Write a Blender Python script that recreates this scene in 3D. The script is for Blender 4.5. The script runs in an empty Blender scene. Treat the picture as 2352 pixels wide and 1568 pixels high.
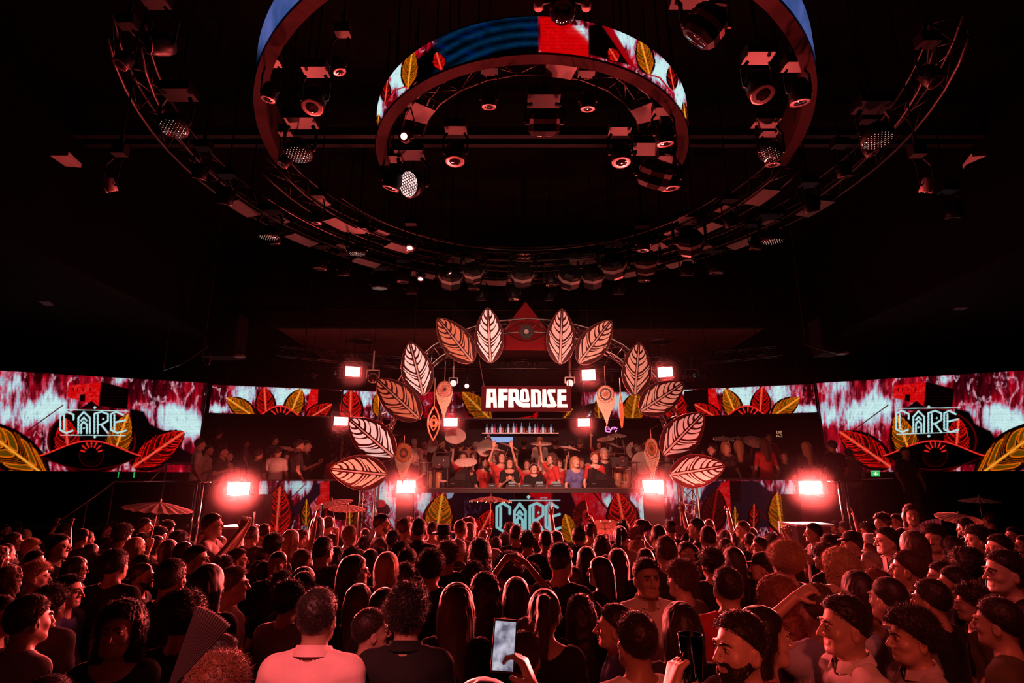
import bpy, bmesh, math, random, time
import numpy as np
from mathutils import Vector, Matrix, Euler

T0 = time.time()
random.seed(7)
rng = np.random.default_rng(11)
S = bpy.context.scene
COL = S.collection
PI = math.pi

# ------------------------------------------------------------------ camera
F, CX, CY = 1300.0, 1176.0, 784.0           # focal length in pixels of the 2352 px wide frame
PITCH = math.radians(14.04)
CZ = 2.25
cam_data = bpy.data.cameras.new('camera')
cam_data.sensor_width = 36.0
cam_data.lens = F / 2352.0 * 36.0
cam_data.clip_start = 0.05
cam_data.clip_end = 120
cam = bpy.data.objects.new('camera', cam_data)
COL.objects.link(cam)
cam.location = (0, 0, CZ)
cam.rotation_euler = (PI / 2 + PITCH, 0, 0)
S.camera = cam
cp, sp = math.cos(PITCH), math.sin(PITCH)

# ------------------------------------------------------------------ world, exposure
S.view_settings.view_transform = 'Standard'
S.view_settings.look = 'None'
S.view_settings.exposure = 0.0
S.view_settings.gamma = 1.0
S.view_settings.use_curve_mapping = False
w = bpy.data.worlds.new('world')
S.world = w
w.use_nodes = True
w.node_tree.nodes['Background'].inputs[0].default_value = (0.02, 0.001, 0.002, 1)
w.node_tree.nodes['Background'].inputs[1].default_value = 0.02
cy = S.cycles
cy.use_denoising = True
cy.max_bounces = 4
cy.diffuse_bounces = 2
cy.glossy_bounces = 2
cy.transmission_bounces = 4
cy.transparent_max_bounces = 8
cy.volume_bounces = 0
cy.sample_clamp_indirect = 2.0
cy.caustics_reflective = False
cy.caustics_refractive = False


def ray(px, py):
    u, v = (px - CX) / F, (CY - py) / F
    return Vector((u, cp - v * sp, sp + v * cp))


def at(px, py, Y):
    """the point of the place seen at a pixel of the photograph, at depth Y"""
    r = ray(px, py)
    return Vector((0, 0, CZ)) + r * (Y / r.y)


def project(x, y, z):
    """pixel of a point (numpy arrays welcome)"""
    z = z - CZ
    fw = y * cp + z * sp
    up = -y * sp + z * cp
    return CX + F * x / fw, CY - F * up / fw


# ------------------------------------------------------------------ lights
RED = (1.0, 0.092, 0.082)


def lamp(name, kind, loc, energy, color=RED, target=None, size=0.3, sizey=None, spot=None, blend=0.6, spread=None):
    d = bpy.data.lights.new(name, kind)
    d.energy = energy
    d.color = color
    if kind == 'AREA':
        d.shape = 'RECTANGLE'
        d.size = size
        d.size_y = sizey or size
        if spread:
            d.spread = spread
    elif kind == 'SPOT':
        d.spot_size = spot
        d.spot_blend = blend
        d.shadow_soft_size = size
    else:
        d.shadow_soft_size = size
    o = bpy.data.objects.new(name, d)
    COL.objects.link(o)
    o.location = loc
    if target is not None:
        o.rotation_euler = (Vector(target) - Vector(loc)).to_track_quat('-Z', 'Y').to_euler()
    return o


# the blinders: pixel of each, depth, width, height (photo px), light energy, aim
BLINDERS = [
    (810, 853, 13.0, 32, 22, 150, (0, 4, 1.5), 'hanging at upper left of the arch, over the white moving head'),
    (1352, 861, 13.0, 30, 24, 150, (0, 4, 1.5), 'hanging above the right inner dream catcher'),
    (1528, 854, 13.0, 32, 22, 150, (0, 4, 1.5), 'hanging right of the arch between two leaves'),
    (783, 967, 13.4, 30, 18, 120, (0, 4, 1.5), 'left of the arch just under the narrow LED band'),
    (1035, 969, 13.4, 30, 18, 150, (0, 4, 1.5), 'beside the eye ornament above the round parasol'),
    (1341, 970, 13.4, 26, 17, 150, (0, 4, 1.5), 'right of the bottle shelves, left of the pink neon sign'),
    (548, 1122, 11.6, 44, 26, 900, (-1.5, 3, 1.6), 'on the dark riser beside the left chrome railing'),
    (933, 1118, 12.25, 40, 26, 700, (-0.5, 2, 1.6), 'on top of the dark pillar left of the console screen'),
    (1500, 1118, 12.25, 44, 30, 750, (0.5, 2, 1.6), 'on top of the dark pillar right of the console screen'),
    (1861, 1119, 11.6, 44, 26, 900, (2.0, 3, 1.6), 'on the dark riser beside the right chrome railing'),
]
for (px, py, Y, w_, h_, e, tgt, _l) in BLINDERS:
    p = at(px, py, Y)
    t = Vector(tgt)
    d_ = (t - p).normalized()
    lamp('blinder_lamp', 'AREA', p + d_ * 0.10, e * 1.0, target=t, size=w_ / F * Y, sizey=h_ / F * Y, spread=math.radians(100 if e > 300 else 125))

# washes over the dance floor (unseen moving heads above and behind the photographer)
lamp('unseen_wash', 'SPOT', (-0.8, -1.6, 5.6), 1900, (1, .17, .17), target=(-0.95, 2.45, 1.4), size=0.10, spot=math.radians(17), blend=0.8)
lamp('unseen_wash', 'SPOT', (0.2, -2.0, 4.0), 430, (1, 0.10, 0.055), target=(1.15, 2.0, 1.5), size=0.15, spot=math.radians(30), blend=0.8)
lamp('unseen_wash', 'SPOT', (0.4, 0.4, 6.0), 400, (1, 0.11, 0.09), target=(3.6, 4.6, 1.5), size=0.2, spot=math.radians(50), blend=0.9)
lamp('unseen_wash', 'SPOT', (0.9, 3.6, 5.4), 1900, (1, 0.55, 0.46), target=(0.3, 13.8, 2.9), size=0.2, spot=math.radians(30), blend=0.8)  # from here on added spots without fixtures, brightening stage, arch and platforms
lamp('unseen_wash', 'SPOT', (0.3, 3.4, 5.6), 4600, (1, 0.17, 0.12), target=(0.3, 13.6, 2.5), size=0.2, spot=math.radians(30), blend=0.8)
lamp('unseen_wash', 'SPOT', (-2.0, 4.5, 5.5), 1250, (1, 0.42, 0.30), target=(0.2, 12.0, 4.2), size=0.2, spot=math.radians(50), blend=0.8)
lamp('unseen_wash', 'SPOT', (2.6, 4.5, 5.5), 950, (1, 0.42, 0.30), target=(0.4, 12.0, 4.0), size=0.2, spot=math.radians(50), blend=0.8)
lamp('unseen_wash', 'SPOT', (-2.4, 7.0, 5.5), 330, (1, 0.16, 0.12), target=(-6.2, 13.0, 2.4), size=0.2, spot=math.radians(40), blend=0.8)
lamp('unseen_wash', 'SPOT', (3.4, 7.0, 5.5), 110, (1, 0.16, 0.12), target=(6.5, 13.0, 2.4), size=0.2, spot=math.radians(36), blend=0.8)
# unseen lamps: two low ones aimed at the leaves, two points above the platforms
lamp('stage_fill', 'AREA', (-4.0, 11.3, 1.7), 60, (1, 0.2, 0.14), target=(-3.2, 12.2, 3.6), size=0.25)
lamp('stage_fill', 'AREA', (3.9, 11.3, 1.7), 50, (1, 0.2, 0.14), target=(3.6, 12.2, 3.6), size=0.25)
lamp('stage_fill', 'POINT', (0.3, 15.6, 5.2), 90, (1, 0.14, 0.1), size=0.2)
lamp('stage_fill', 'POINT', (-5.2, 14.8, 4.2), 22, (1, 0.12, 0.1), size=0.2)


# ------------------------------------------------------------------ materials
def mat(name, color=(0.5, 0.5, 0.5), rough=0.6, metal=0.0, emit=None, estr=0.0, spec=0.5, noise=None, bump=0.0, trans=0.0, sheen=0.0, ior=None):
    m = bpy.data.materials.new(name)
    m.use_nodes = True
    nt = m.node_tree
    b = nt.nodes['Principled BSDF']
    b.inputs['Base Color'].default_value = (*color, 1)
    b.inputs['Roughness'].default_value = rough
    b.inputs['Metallic'].default_value = metal
    b.inputs['Specular IOR Level'].default_value = spec
    if trans:
        b.inputs['Transmission Weight'].default_value = trans
    if ior:
        b.inputs['IOR'].default_value = ior
    if sheen:
        b.inputs['Sheen Weight'].default_value = sheen
        b.inputs['Sheen Roughness'].default_value = 0.35
    if emit is not None:
        b.inputs['Emission Color'].default_value = (*emit, 1)
        b.inputs['Emission Strength'].default_value = estr
    if noise:
        sc, amt = noise
        tc = nt.nodes.new('ShaderNodeTexCoord')
        n = nt.nodes.new('ShaderNodeTexNoise')
        n.inputs['Scale'].default_value = sc
        n.inputs['Detail'].default_value = 4
        nt.links.new(tc.outputs['Object'], n.inputs['Vector'])
        mx = nt.nodes.new('ShaderNodeMixRGB')
        mx.blend_type = 'MIX'
        mx.inputs[1].default_value = (*[c * (1 - amt) for c in color], 1)
        mx.inputs[2].default_value = (*[min(1, c * (1 + amt)) for c in color], 1)
        nt.links.new(n.outputs['Fac'], mx.inputs[0])
        nt.links.new(mx.outputs[0], b.inputs['Base Color'])
        if bump:
            bp = nt.nodes.new('ShaderNodeBump')
            bp.inputs['Strength'].default_value = bump
            bp.inputs['Distance'].default_value = 0.02
            nt.links.new(n.outputs['Fac'], bp.inputs['Height'])
            nt.links.new(bp.outputs[0], b.inputs['Normal'])
    return m


def glow(name, color, strength):
    m = bpy.data.materials.new(name)
    m.use_nodes = True
    nt = m.node_tree
    nt.nodes.clear()
    e = nt.nodes.new('ShaderNodeEmission')
    e.inputs[0].default_value = (*color, 1)
    e.inputs[1].default_value = strength
    o = nt.nodes.new('ShaderNodeOutputMaterial')
    nt.links.new(e.outputs[0], o.inputs[0])
    m.cycles.emission_sampling = 'NONE' if strength < 3 else 'AUTO'
    return m


def led_material(name, strength=1.0):
    """LED wall: the picture it plays comes from the pixel colours of its own grid, with the dark gaps between LED rows"""
    m = bpy.data.materials.new(name)
    m.use_nodes = True
    nt = m.node_tree
    nt.nodes.clear()
    a = nt.nodes.new('ShaderNodeAttribute')
    a.attribute_name = 'led'
    e = nt.nodes.new('ShaderNodeEmission')
    e.inputs[1].default_value = strength
    o = nt.nodes.new('ShaderNodeOutputMaterial')
    nt.links.new(a.outputs['Color'], e.inputs[0])
    nt.links.new(e.outputs[0], o.inputs[0])
    m.cycles.emission_sampling = 'FRONT'
    return m


M = {}
M['black'] = mat('black_paint', (0.010, 0.008, 0.009), 0.55, spec=.3)
M['soft_black'] = mat('matt_black', (0.008, 0.007, 0.008), 0.9, spec=0.2, noise=(6, 0.3))
M['wall'] = mat('dark_wall', (0.016, 0.012, 0.014), 0.85, spec=0.2, noise=(2.5, 0.4))
M['ceil'] = mat('dark_ceiling', (0.004, 0.003, 0.0034), 0.9, spec=0.15, noise=(1.5, 0.5))
M['floor'] = mat('dark_floor', (0.012, 0.01, 0.01), 0.6, noise=(3, 0.3))
M['metal'] = mat('black_metal', (0.008, 0.007, 0.008), 0.38, 0.1, spec=.15)
M['truss'] = mat('dark_truss_metal', (0.035, 0.026, 0.026), 0.35, 0.7)
M['silver'] = mat('aluminium_truss', (0.26, 0.24, 0.24), 0.3, 0.9)
M['chrome'] = mat('chrome', (0.8, 0.78, 0.78), 0.15, 1.0)
M['cover'] = mat('grey_cover', (0.20, 0.17, 0.17), 0.6, noise=(8, 0.15))
M['lens'] = mat('lens_glass', (0.01, 0.004, 0.006), 0.05, 0.0, spec=1.0)
M['rim'] = mat('lens_rim', (0.20, 0.14, 0.14), 0.3, 0.7)
M['whitebody'] = mat('white_housing', (0.6, 0.56, 0.54), 0.5)
M['blinder'] = glow('blinder_glow', (1.0, 0.2, 0.19), 32.0)
M['hot'] = glow('lit_lens', (1.0, 0.36, 0.33), 5.0)
M['honey'] = glow('lit_honeycomb', (1.0, 0.62, 0.60), 1.3)
M['dot'] = glow('led_dot', (1.0, 0.6, 0.5), 0.9)  # lens reflections drawn as small glowing dots
M['board'] = mat('leaf_board', (0.06, 0.004, 0.007), 0.6, spec=.2, noise=(12, 0.25))
M['paper'] = mat('parasol_paper', (0.80, 0.68, 0.62), 0.8, noise=(30, 0.05), spec=0.2)
_nt = M['paper'].node_tree
_tr = _nt.nodes.new('ShaderNodeBsdfTranslucent'); _tr.inputs[0].default_value = (.85, .7, .62, 1)
_mx = _nt.nodes.new('ShaderNodeMixShader'); _mx.inputs[0].default_value = .45
_nt.links.new(_nt.nodes['Principled BSDF'].outputs[0], _mx.inputs[1]); _nt.links.new(_tr.outputs[0], _mx.inputs[2])
_nt.links.new(_mx.outputs[0], _nt.nodes['Material Output'].inputs[0])
M['wood'] = mat('bamboo', (0.45, 0.30, 0.18), 0.5)
M['rope'] = mat('cotton_rope', (0.75, 0.6, 0.45), 0.9, noise=(60, 0.15))
M['orange'] = mat('orange_paint', (0.75, 0.26, 0.10), 0.6)


# ------------------------------------------------------------------ mesh building
class MB:
    def __init__(self):
        self.v, self.f = [], []

    def add(self, vs, fs):
        n = len(self.v)
        self.v += [tuple(p) for p in vs]
        self.f += [tuple(i + n for i in f) for f in fs]
        return self

    def box(self, c, s, rot=None):
        c = Vector(c)
        vs = []
        for dz in (-.5, .5):
            for dx, dy in ((-.5, -.5), (.5, -.5), (.5, .5), (-.5, .5)):
                p = Vector((dx * s[0], dy * s[1], dz * s[2]))
                if rot is not None:
                    p = rot @ p
                vs.append(c + p)
        return self.add(vs, [(3, 2, 1, 0), (4, 5, 6, 7), (0, 1, 5, 4), (1, 2, 6, 5), (2, 3, 7, 6), (3, 0, 4, 7)])

    def frame(self, d):
        d = Vector(d).normalized()
        a = Vector((0, 0, 1)) if abs(d.z) < .9 else Vector((1, 0, 0))
        x = d.cross(a).normalized()
        return x, d.cross(x).normalized()

    def tube(self, pts, r, n=8, closed=False):
        """swept tube; r a number or a list"""
        pts = [Vector(p) for p in pts]
        m = len(pts)
        rs = r if isinstance(r, (list, tuple)) else [r] * m
        vs, fs = [], []
        px = None
        for i, p in enumerate(pts):
            if closed:
                d = pts[(i + 1) % m] - pts[i - 1]
            else:
                d = pts[min(i + 1, m - 1)] - pts[max(i - 1, 0)]
            if d.length < 1e-9:
                d = Vector((0, 0, 1))
            d.normalize()
            if px is None:
                x, y = self.frame(d)
            else:
                x = (px - d * px.dot(d))
                x = x.normalized() if x.length > 1e-6 else self.frame(d)[0]
                y = d.cross(x)
            px = x
            for k in range(n):
                a = 2 * PI * k / n
                vs.append(p + (x * math.cos(a) + y * math.sin(a)) * rs[i])
        for i in range(m if closed else m - 1):
            j = (i + 1) % m
            for k in range(n):
                l = (k + 1) % n
                fs.append((i * n + k, i * n + l, j * n + l, j * n + k))
        if not closed:
            fs.append(tuple(range(n - 1, -1, -1)))
            fs.append(tuple((m - 1) * n + k for k in range(n)))
        return self.add(vs, fs)

    def lathe(self, prof, n=20, origin=(0, 0, 0), axis=None, ref=None):
        """prof: (radius, height) list along axis"""
        ax = Vector(axis or (0, 0, 1)).normalized()
        x, y = self.frame(ax)
        o = Vector(origin)
        vs, fs = [], []
        for (r, h) in prof:
            for k in range(n):
                a = 2 * PI * k / n
                vs.append(o + ax * h + (x * math.cos(a) + y * math.sin(a)) * max(r, 1e-4))
        for i in range(len(prof) - 1):
            for k in range(n):
                l = (k + 1) % n
                fs.append((i * n + l, i * n + k, (i + 1) * n + k, (i + 1) * n + l))
        fs.append(tuple(range(n)))
        fs.append(tuple((len(prof) - 1) * n + k for k in range(n - 1, -1, -1)))
        return self.add(vs, fs)

    def prism(self, poly, o, ux, uy, depth):
        """extruded polygon: 2-D points in the plane (ux, uy) at o, pushed back by depth along ux x uy"""
        ux, uy = Vector(ux), Vector(uy)
        n = ux.cross(uy).normalized()
        m = len(poly)
        a = [Vector(o) + ux * p[0] + uy * p[1] for p in poly]
        b = [p - n * depth for p in a]
        area = sum(poly[i - 1][0] * poly[i][1] - poly[i][0] * poly[i - 1][1] for i in range(m))
        fs = [tuple(range(m)), tuple(range(2 * m - 1, m - 1, -1))]
        for i in range(m):
            j = (i + 1) % m
            fs.append((j, i, m + i, m + j))
        if area < 0:
            fs = [tuple(reversed(f)) for f in fs]
        return self.add(a + b, fs)

    def build(self, name, m, parent=None, smooth=False, loc=None, fix=False):
        me = bpy.data.meshes.new(name)
        me.from_pydata([Vector(p) - Vector(loc or (0, 0, 0)) for p in self.v], [], self.f)
        if fix:
            bm_ = bmesh.new(); bm_.from_mesh(me); bmesh.ops.recalc_face_normals(bm_, faces=bm_.faces); bm_.to_mesh(me); bm_.free()
        if smooth:
            me.polygons.foreach_set('use_smooth', [True] * len(me.polygons))
        if m is not None:
            me.materials.append(m)
        me.update()
        o = bpy.data.objects.new(name, me)
        COL.objects.link(o)
        if parent is not None:
            o.parent = parent
        if loc is not None:
            o.location = loc
        return o


def tag(o, label=None, cat=None, group=None, kind=None):
    if label:
        o['label'] = label
    if cat:
        o['category'] = cat
    if group:
        o['group'] = group
    if kind:
        o['kind'] = kind
    return o


def empty(name, loc=(0, 0, 0), rot=None):
    o = bpy.data.objects.new(name, None)
    COL.objects.link(o)
    o.location = loc
    if rot is not None:
        o.rotation_euler = rot
    return o


def struct(name, mb, m, label=None):
    o = mb.build(name, m)
    o['kind'] = 'structure'
    return o


def copy_tree(o, parent=None):
    c = o.copy()
    COL.objects.link(c)
    c.parent = parent
    for ch in list(o.children):
        copy_tree(ch, c)
    return c


def face_camera_matrix(p, tilt=0.0):
    return Matrix.Translation(p)
# ------------------------------------------------------------------ noise and painting of what the LED walls play
def _h(ix, iy, seed):
    n = (ix.astype(np.int64) * 374761393 + iy.astype(np.int64) * 668265263 + seed * 1274126177) & 0xffffffff
    n = ((n ^ (n >> 13)) * 1274126177) & 0xffffffff
    n = n ^ (n >> 16)
    return (n & 0xffff) / 65535.0


def vn(x, y, seed=0):
    ix, iy = np.floor(x), np.floor(y)
    fx, fy = x - ix, y - iy
    fx, fy = fx * fx * (3 - 2 * fx), fy * fy * (3 - 2 * fy)
    a, b = _h(ix, iy, seed), _h(ix + 1, iy, seed)
    c, d = _h(ix, iy + 1, seed), _h(ix + 1, iy + 1, seed)
    return (a * (1 - fx) + b * fx) * (1 - fy) + (c * (1 - fx) + d * fx) * fy


def fbm(x, y, seed=0, o=5):
    s, a, t = 0, .5, 0
    for k in range(o):
        s = s + a * vn(x * 2 ** k, y * 2 ** k, seed + k)
        t += a
        a *= .55
    return s / t


def sstep(a, b, x):
    t = np.clip((x - a) / (b - a), 0, 1)
    return t * t * (3 - 2 * t)


CELLS = [(.015, .085), (.12, .145), (.18, .275), (.315, .338), (.37, .392), (.43, .545), (.585, .65), (.70, .77), (.825, .955)]


def leaf_prof(u):
    u = min(max(u, 1e-4), 1 - 1e-4)
    return 2.62 * (1 - u) ** .80 * u ** .62


def chaikin(p, it=2):
    for _ in range(it):
        q = []
        for i in range(len(p)):
            a, b = p[i], p[(i + 1) % len(p)]
            q += [(a[0] * .75 + b[0] * .25, a[1] * .75 + b[1] * .25), (a[0] * .25 + b[0] * .75, a[1] * .25 + b[1] * .75)]
        p = q
    return p


def leaf_cell(L, hwm, u0, u1, s):
    """outline of one pane of a leaf between two veins, along and across the leaf"""
    lo, hi = [], []
    thin = (u1 - u0) < .05
    vmax = .86 if thin else .76
    sl = .27 * (1 - u0 * .72)
    for j in range(6):
        t = j / 5
        us = sl * (t ** 1.5)
        pr = leaf_prof(min(.985, u0 + us)) * vmax
        lo.append((L * (u0 + us), s * hwm * (.10 + (pr - .10) * t)))
    for j in range(6):
        t = 1 - j / 5
        us = sl * (t ** 1.4) * (.96 if not thin else 1)
        pr = leaf_prof(min(.985, u1 + us)) * vmax
        if u1 > .9:
            us = 0
            pr = leaf_prof(u1) * .4
            t = t * .6
        hi.append((L * min(.975, u1 + us), s * hwm * (.10 + max(0, pr - .10) * t)))
    return chaikin(lo + hi, 1)


class Paint:
    def __init__(self, x, y):
        self.x, self.y = x, y
        self.c = np.zeros((len(x), 3))

    def put(self, mask, col):
        m = np.clip(np.asarray(mask, float), 0, 1)[:, None]
        self.c = self.c * (1 - m) + np.array(col)[None] * m if not isinstance(col, np.ndarray) or col.ndim == 1 else self.c * (1 - m) + col * m

    def cliffs(self, ox, s, whiteband, seed=3, dark=0.0):
        x, y = self.x, self.y
        X, Y = (x - ox) / s, (y - 950) / s
        n1 = fbm(X * 1.6 + .4 * fbm(X * 2, Y * 2, seed + 9), Y * .9 + .35 * fbm(X * 3, Y * 3, seed + 5), seed)
        n2 = fbm(X * 7, Y * 1.3, seed + 20)
        n3 = fbm(X * 14, Y * 5, seed + 31, 4)
        n4 = fbm(X * 26, Y * 3.0, seed + 37, 3)
        self.c = np.stack([.14 + .66 * n2 * n2 * 1.4, .01 + .05 * n2, .04 + .10 * n2], 1)
        r = sstep(.40, .72, n1 * .55 + n2 * .45 + (n4 - .5) * .2)
        self.put(r * .85, (.86, .07, .15))
        self.put(sstep(.55, .8, n3) * .35, (.95, .30, .38))
        dk = sstep(.56, .74, fbm(X * 2.3 + 31, Y * 2.0 + 4, seed + 40) + (n3 - .5) * .25)
        self.put(dk * .85, (.13, .01, .04))
        ridge = 1 - np.abs(2 * fbm(X * 2.4 + 7, Y * 1.6, seed + 3, 5) - 1)
        self.put(sstep(.88, .985, ridge) * .85 * sstep(.35, .6, n3), (.88, .72, .78))
        wb = whiteband(x, y)
        k = wb * .62 + n1 * .35 + (n2 - .5) * .55 + (n3 - .5) * .50 + (n4 - .5) * .25
        self.put(sstep(.38, .58, k) * .8, (.82, .38, .48))
        self.put(sstep(.54, .70, k), (.70, .76, .85))
        self.put(sstep(.66, .86, k), (.80, .95, .95))
        self.put(sstep(.60, .9, n3) * sstep(.45, .6, k) * .5, (.45, .40, .50))

    def poly(self, pts, col, soft=.8, tex=None):
        ins, d = self.pdist(pts)
        m = sstep(-soft, soft, np.where(ins, d, -d))
        self.put(m if tex is None else m * tex, col)
        return m

    def pdist(self, pts, closed=True):
        x, y = self.x, self.y
        ins = np.zeros(len(x), bool)
        d = np.full(len(x), 1e9)
        n = len(pts)
        for i in range(n if closed else n - 1):
            (ax, ay), (bx, by) = pts[i], pts[(i + 1) % n]
            dx, dy = bx - ax, by - ay
            L = dx * dx + dy * dy + 1e-9
            t = np.clip(((x - ax) * dx + (y - ay) * dy) / L, 0, 1)
            d = np.minimum(d, np.hypot(x - ax - t * dx, y - ay - t * dy))
            if closed and ay != by:
                c = (y > min(ay, by)) & (y <= max(ay, by)) & (x < ax + (y - ay) / (by - ay) * dx)
                ins ^= c
        return ins, d

    def line(self, pts, w, col, soft=.7, closed=False):
        _, d = self.pdist(pts, closed)
        self.put(1 - sstep(w / 2 - soft / 2, w / 2 + soft, d), col)

    def ell(self, cx, cy_, rx, ry, col, edge=None, ew=2.0):
        r = np.hypot((self.x - cx) / rx, (self.y - cy_) / ry)
        self.put(1 - sstep(1 - .8 / min(rx, ry), 1 + .8 / min(rx, ry), r), col)
        if edge:
            k = np.abs(r - 1) * min(rx, ry)
            self.put(1 - sstep(ew * .4, ew, k), edge)

    def leaf(self, base, tip, hw, kind='red', cells=6, skew=.55):
        b, t = np.array(base, float), np.array(tip, float)
        L = np.hypot(*(t - b))
        ax = (t - b) / L
        dx, dy = self.x - b[0], self.y - b[1]
        u = (dx * ax[0] + dy * ax[1]) / L
        v = (dx * -ax[1] + dy * ax[0]) / hw
        uu = np.clip(u, 1e-4, 1 - 1e-4)
        w = 2.62 * (1 - uu) ** .80 * uu ** .62
        inside = (u > 0) & (u < 1) & (np.abs(v) < w)
        e = w - np.abs(v)
        av = np.abs(v)
        line = {'red': (.95, .10, .08), 'gold': (.95, .42, .06), 'dim': (.5, .04, .05)}[kind]
        fill = {'red': (.16, .0, .008), 'gold': (.20, .085, .008), 'dim': (.09, .0, .008)}[kind]
        m = inside.astype(float)
        self.put(m, (.05, .0, .006))
        self.put(m * sstep(.10, .22, e), np.array(fill))
        px = 1.2 / hw
        sub = np.nonzero(inside)[0]
        if len(sub):
            q = Paint(u[sub] * L, v[sub] * hw)
            glowm = np.zeros(len(sub)); fillm = np.zeros(len(sub))
            lw = max(.8, hw * .038)
            for sg in (-1, 1):
                for (u0, u1) in CELLS:
                    pl = leaf_cell(L, hw, u0, u1, sg)
                    ins, d = q.pdist(pl)
                    if u1 - u0 < .05 and hw >= 16:
                        glowm = np.maximum(glowm, (1 - sstep(0, .9, d)) * .75)
                    elif hw < 16:
                        glowm = np.maximum(glowm, sstep(.1, 1.0, np.where(ins, d, -d)) * .8)
                    else:
                        glowm = np.maximum(glowm, 1 - sstep(lw * .35, lw * 1.1, d))
                        glowm = np.maximum(glowm, (1 - sstep(0, lw * 3.0, d)) * ins * .22)
                        fillm = np.maximum(fillm, ins.astype(float))
            full = np.zeros(len(u)); full[sub] = fillm
            self.put(full * .75, {'red': (.20, .01, .02), 'gold': (.42, .30, .05), 'dim': (.12, .01, .01)}[kind])
            full = np.zeros(len(u)); full[sub] = glowm
            self.put(full * (.92 if kind != 'dim' else .55), line)
        g = 1 - sstep(.03 + px * .3, .07 + px, av)
        hot = {'red': (1, .34, .24), 'gold': (1, .62, .20), 'dim': (.55, .06, .06)}[kind]
        self.put(m * g, hot)

    def letters(self, x0, y0, x1, y1, lw, col):
        """the four angular letters C A R E with their parallel inner strokes and lozenges"""
        W = (x1 - x0)
        H = (y1 - y0)

        def P(ps):
            return [(x0 + a * W / 525.0, y0 + b * H / 235.0) for a, b in ps]
        st = [
            [(112, 90), (112, 38), (57, 4), (8, 34), (8, 200), (55, 231), (105, 206)],
            [(38, 40), (38, 195)],
            [(150, 231), (150, 70), (192, 8), (240, 70), (240, 231)],
            [(172, 100), (192, 68), (214, 98)],
            [(172, 231), (172, 140), (192, 112), (216, 142), (216, 231)],
            [(275, 231), (275, 28), (332, 5), (382, 32), (382, 100), (330, 142), (305, 142)],
            [(302, 40), (302, 231)], [(328, 142), (382, 231)],
            [(500, 40), (445, 5), (405, 32), (405, 200), (455, 231), (520, 205)],
            [(432, 40), (432, 205)], [(432, 120), (515, 95)],
        ]
        for s_ in st:
            self.line(P(s_), lw, col)
        for (a, b) in ((193, 180), (345, 82)):
            q = [(a, b - 13), (a + 11, b), (a, b + 13), (a - 11, b)]
            self.poly(P(q), col, .5)

    def castle(self, face, side):
        m = self.poly(face, (.86, .07, .08))
        x0, y0 = face[0]
        br = (np.abs(((self.y - y0 + .08 * (self.x - x0)) / 7.0) % 1 - .5) > .44) | (np.abs(((self.x - x0 + 6 * (np.floor((self.y - y0) / 7) % 2)) / 12.0) % 1 - .5) > .46)
        self.put(m * br * .35, (.35, .01, .02))
        self.put(m * (fbm(self.x / 9, self.y / 5, 77, 3) > .58) * .3, (.95, .35, .35))
        m = self.poly(side, (.045, .012, .02))
        self.put(m * (np.abs((self.y / 7.0) % 1 - .5) > .4) * .5, (.16, .05, .06))

    def eye(self, cx, cy_, hw, hh, full=True):
        n = 24
        up = [(cx - hw + 2 * hw * i / n, cy_ - hh * math.sin(PI * i / n) ** 1.3 * (1)) for i in range(n + 1)]
        dn = [(cx + hw - 2 * hw * i / n, cy_ + hh * .95 * math.sin(PI * i / n) ** .9) for i in range(n + 1)]
        self.poly(up + dn[1:-1], (.012, .0, .003))
        if full:
            self.line(dn, 2.2, (.28, .02, .02))
            self.ell(cx + 3, cy_ - 1, hh * .82, hh * .80, (.07, .008, .006), (.22, .03, .02), 1.5)
            self.ell(cx + 3, cy_ - 2, hh * .40, hh * .38, (.006, 0, 0))
        self.line(up, 3.4, (.85, .07, .07))
        self.line(up, 1.2, (1, .3, .25))
        for k in range(-3, 4):
            a = k * .42
            r0, r1 = hh * .48, hh * (.84 if abs(k) < 3 else .74)
            c = (1, .16, .13)
            self.line([(cx + 3 + math.sin(a) * r0, cy_ - 4 - math.cos(a) * r0), (cx + 3 + math.sin(a) * r1, cy_ - 4 - math.cos(a) * r1)], max(1.6, hh * .08), c)


WHITE = (.76, .93, .94)


def bump2(x, y, cx, cy_, rx, ry):
    return np.exp(-(((x - cx) / rx) ** 2 + ((y - cy_) / ry) ** 2))


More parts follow.
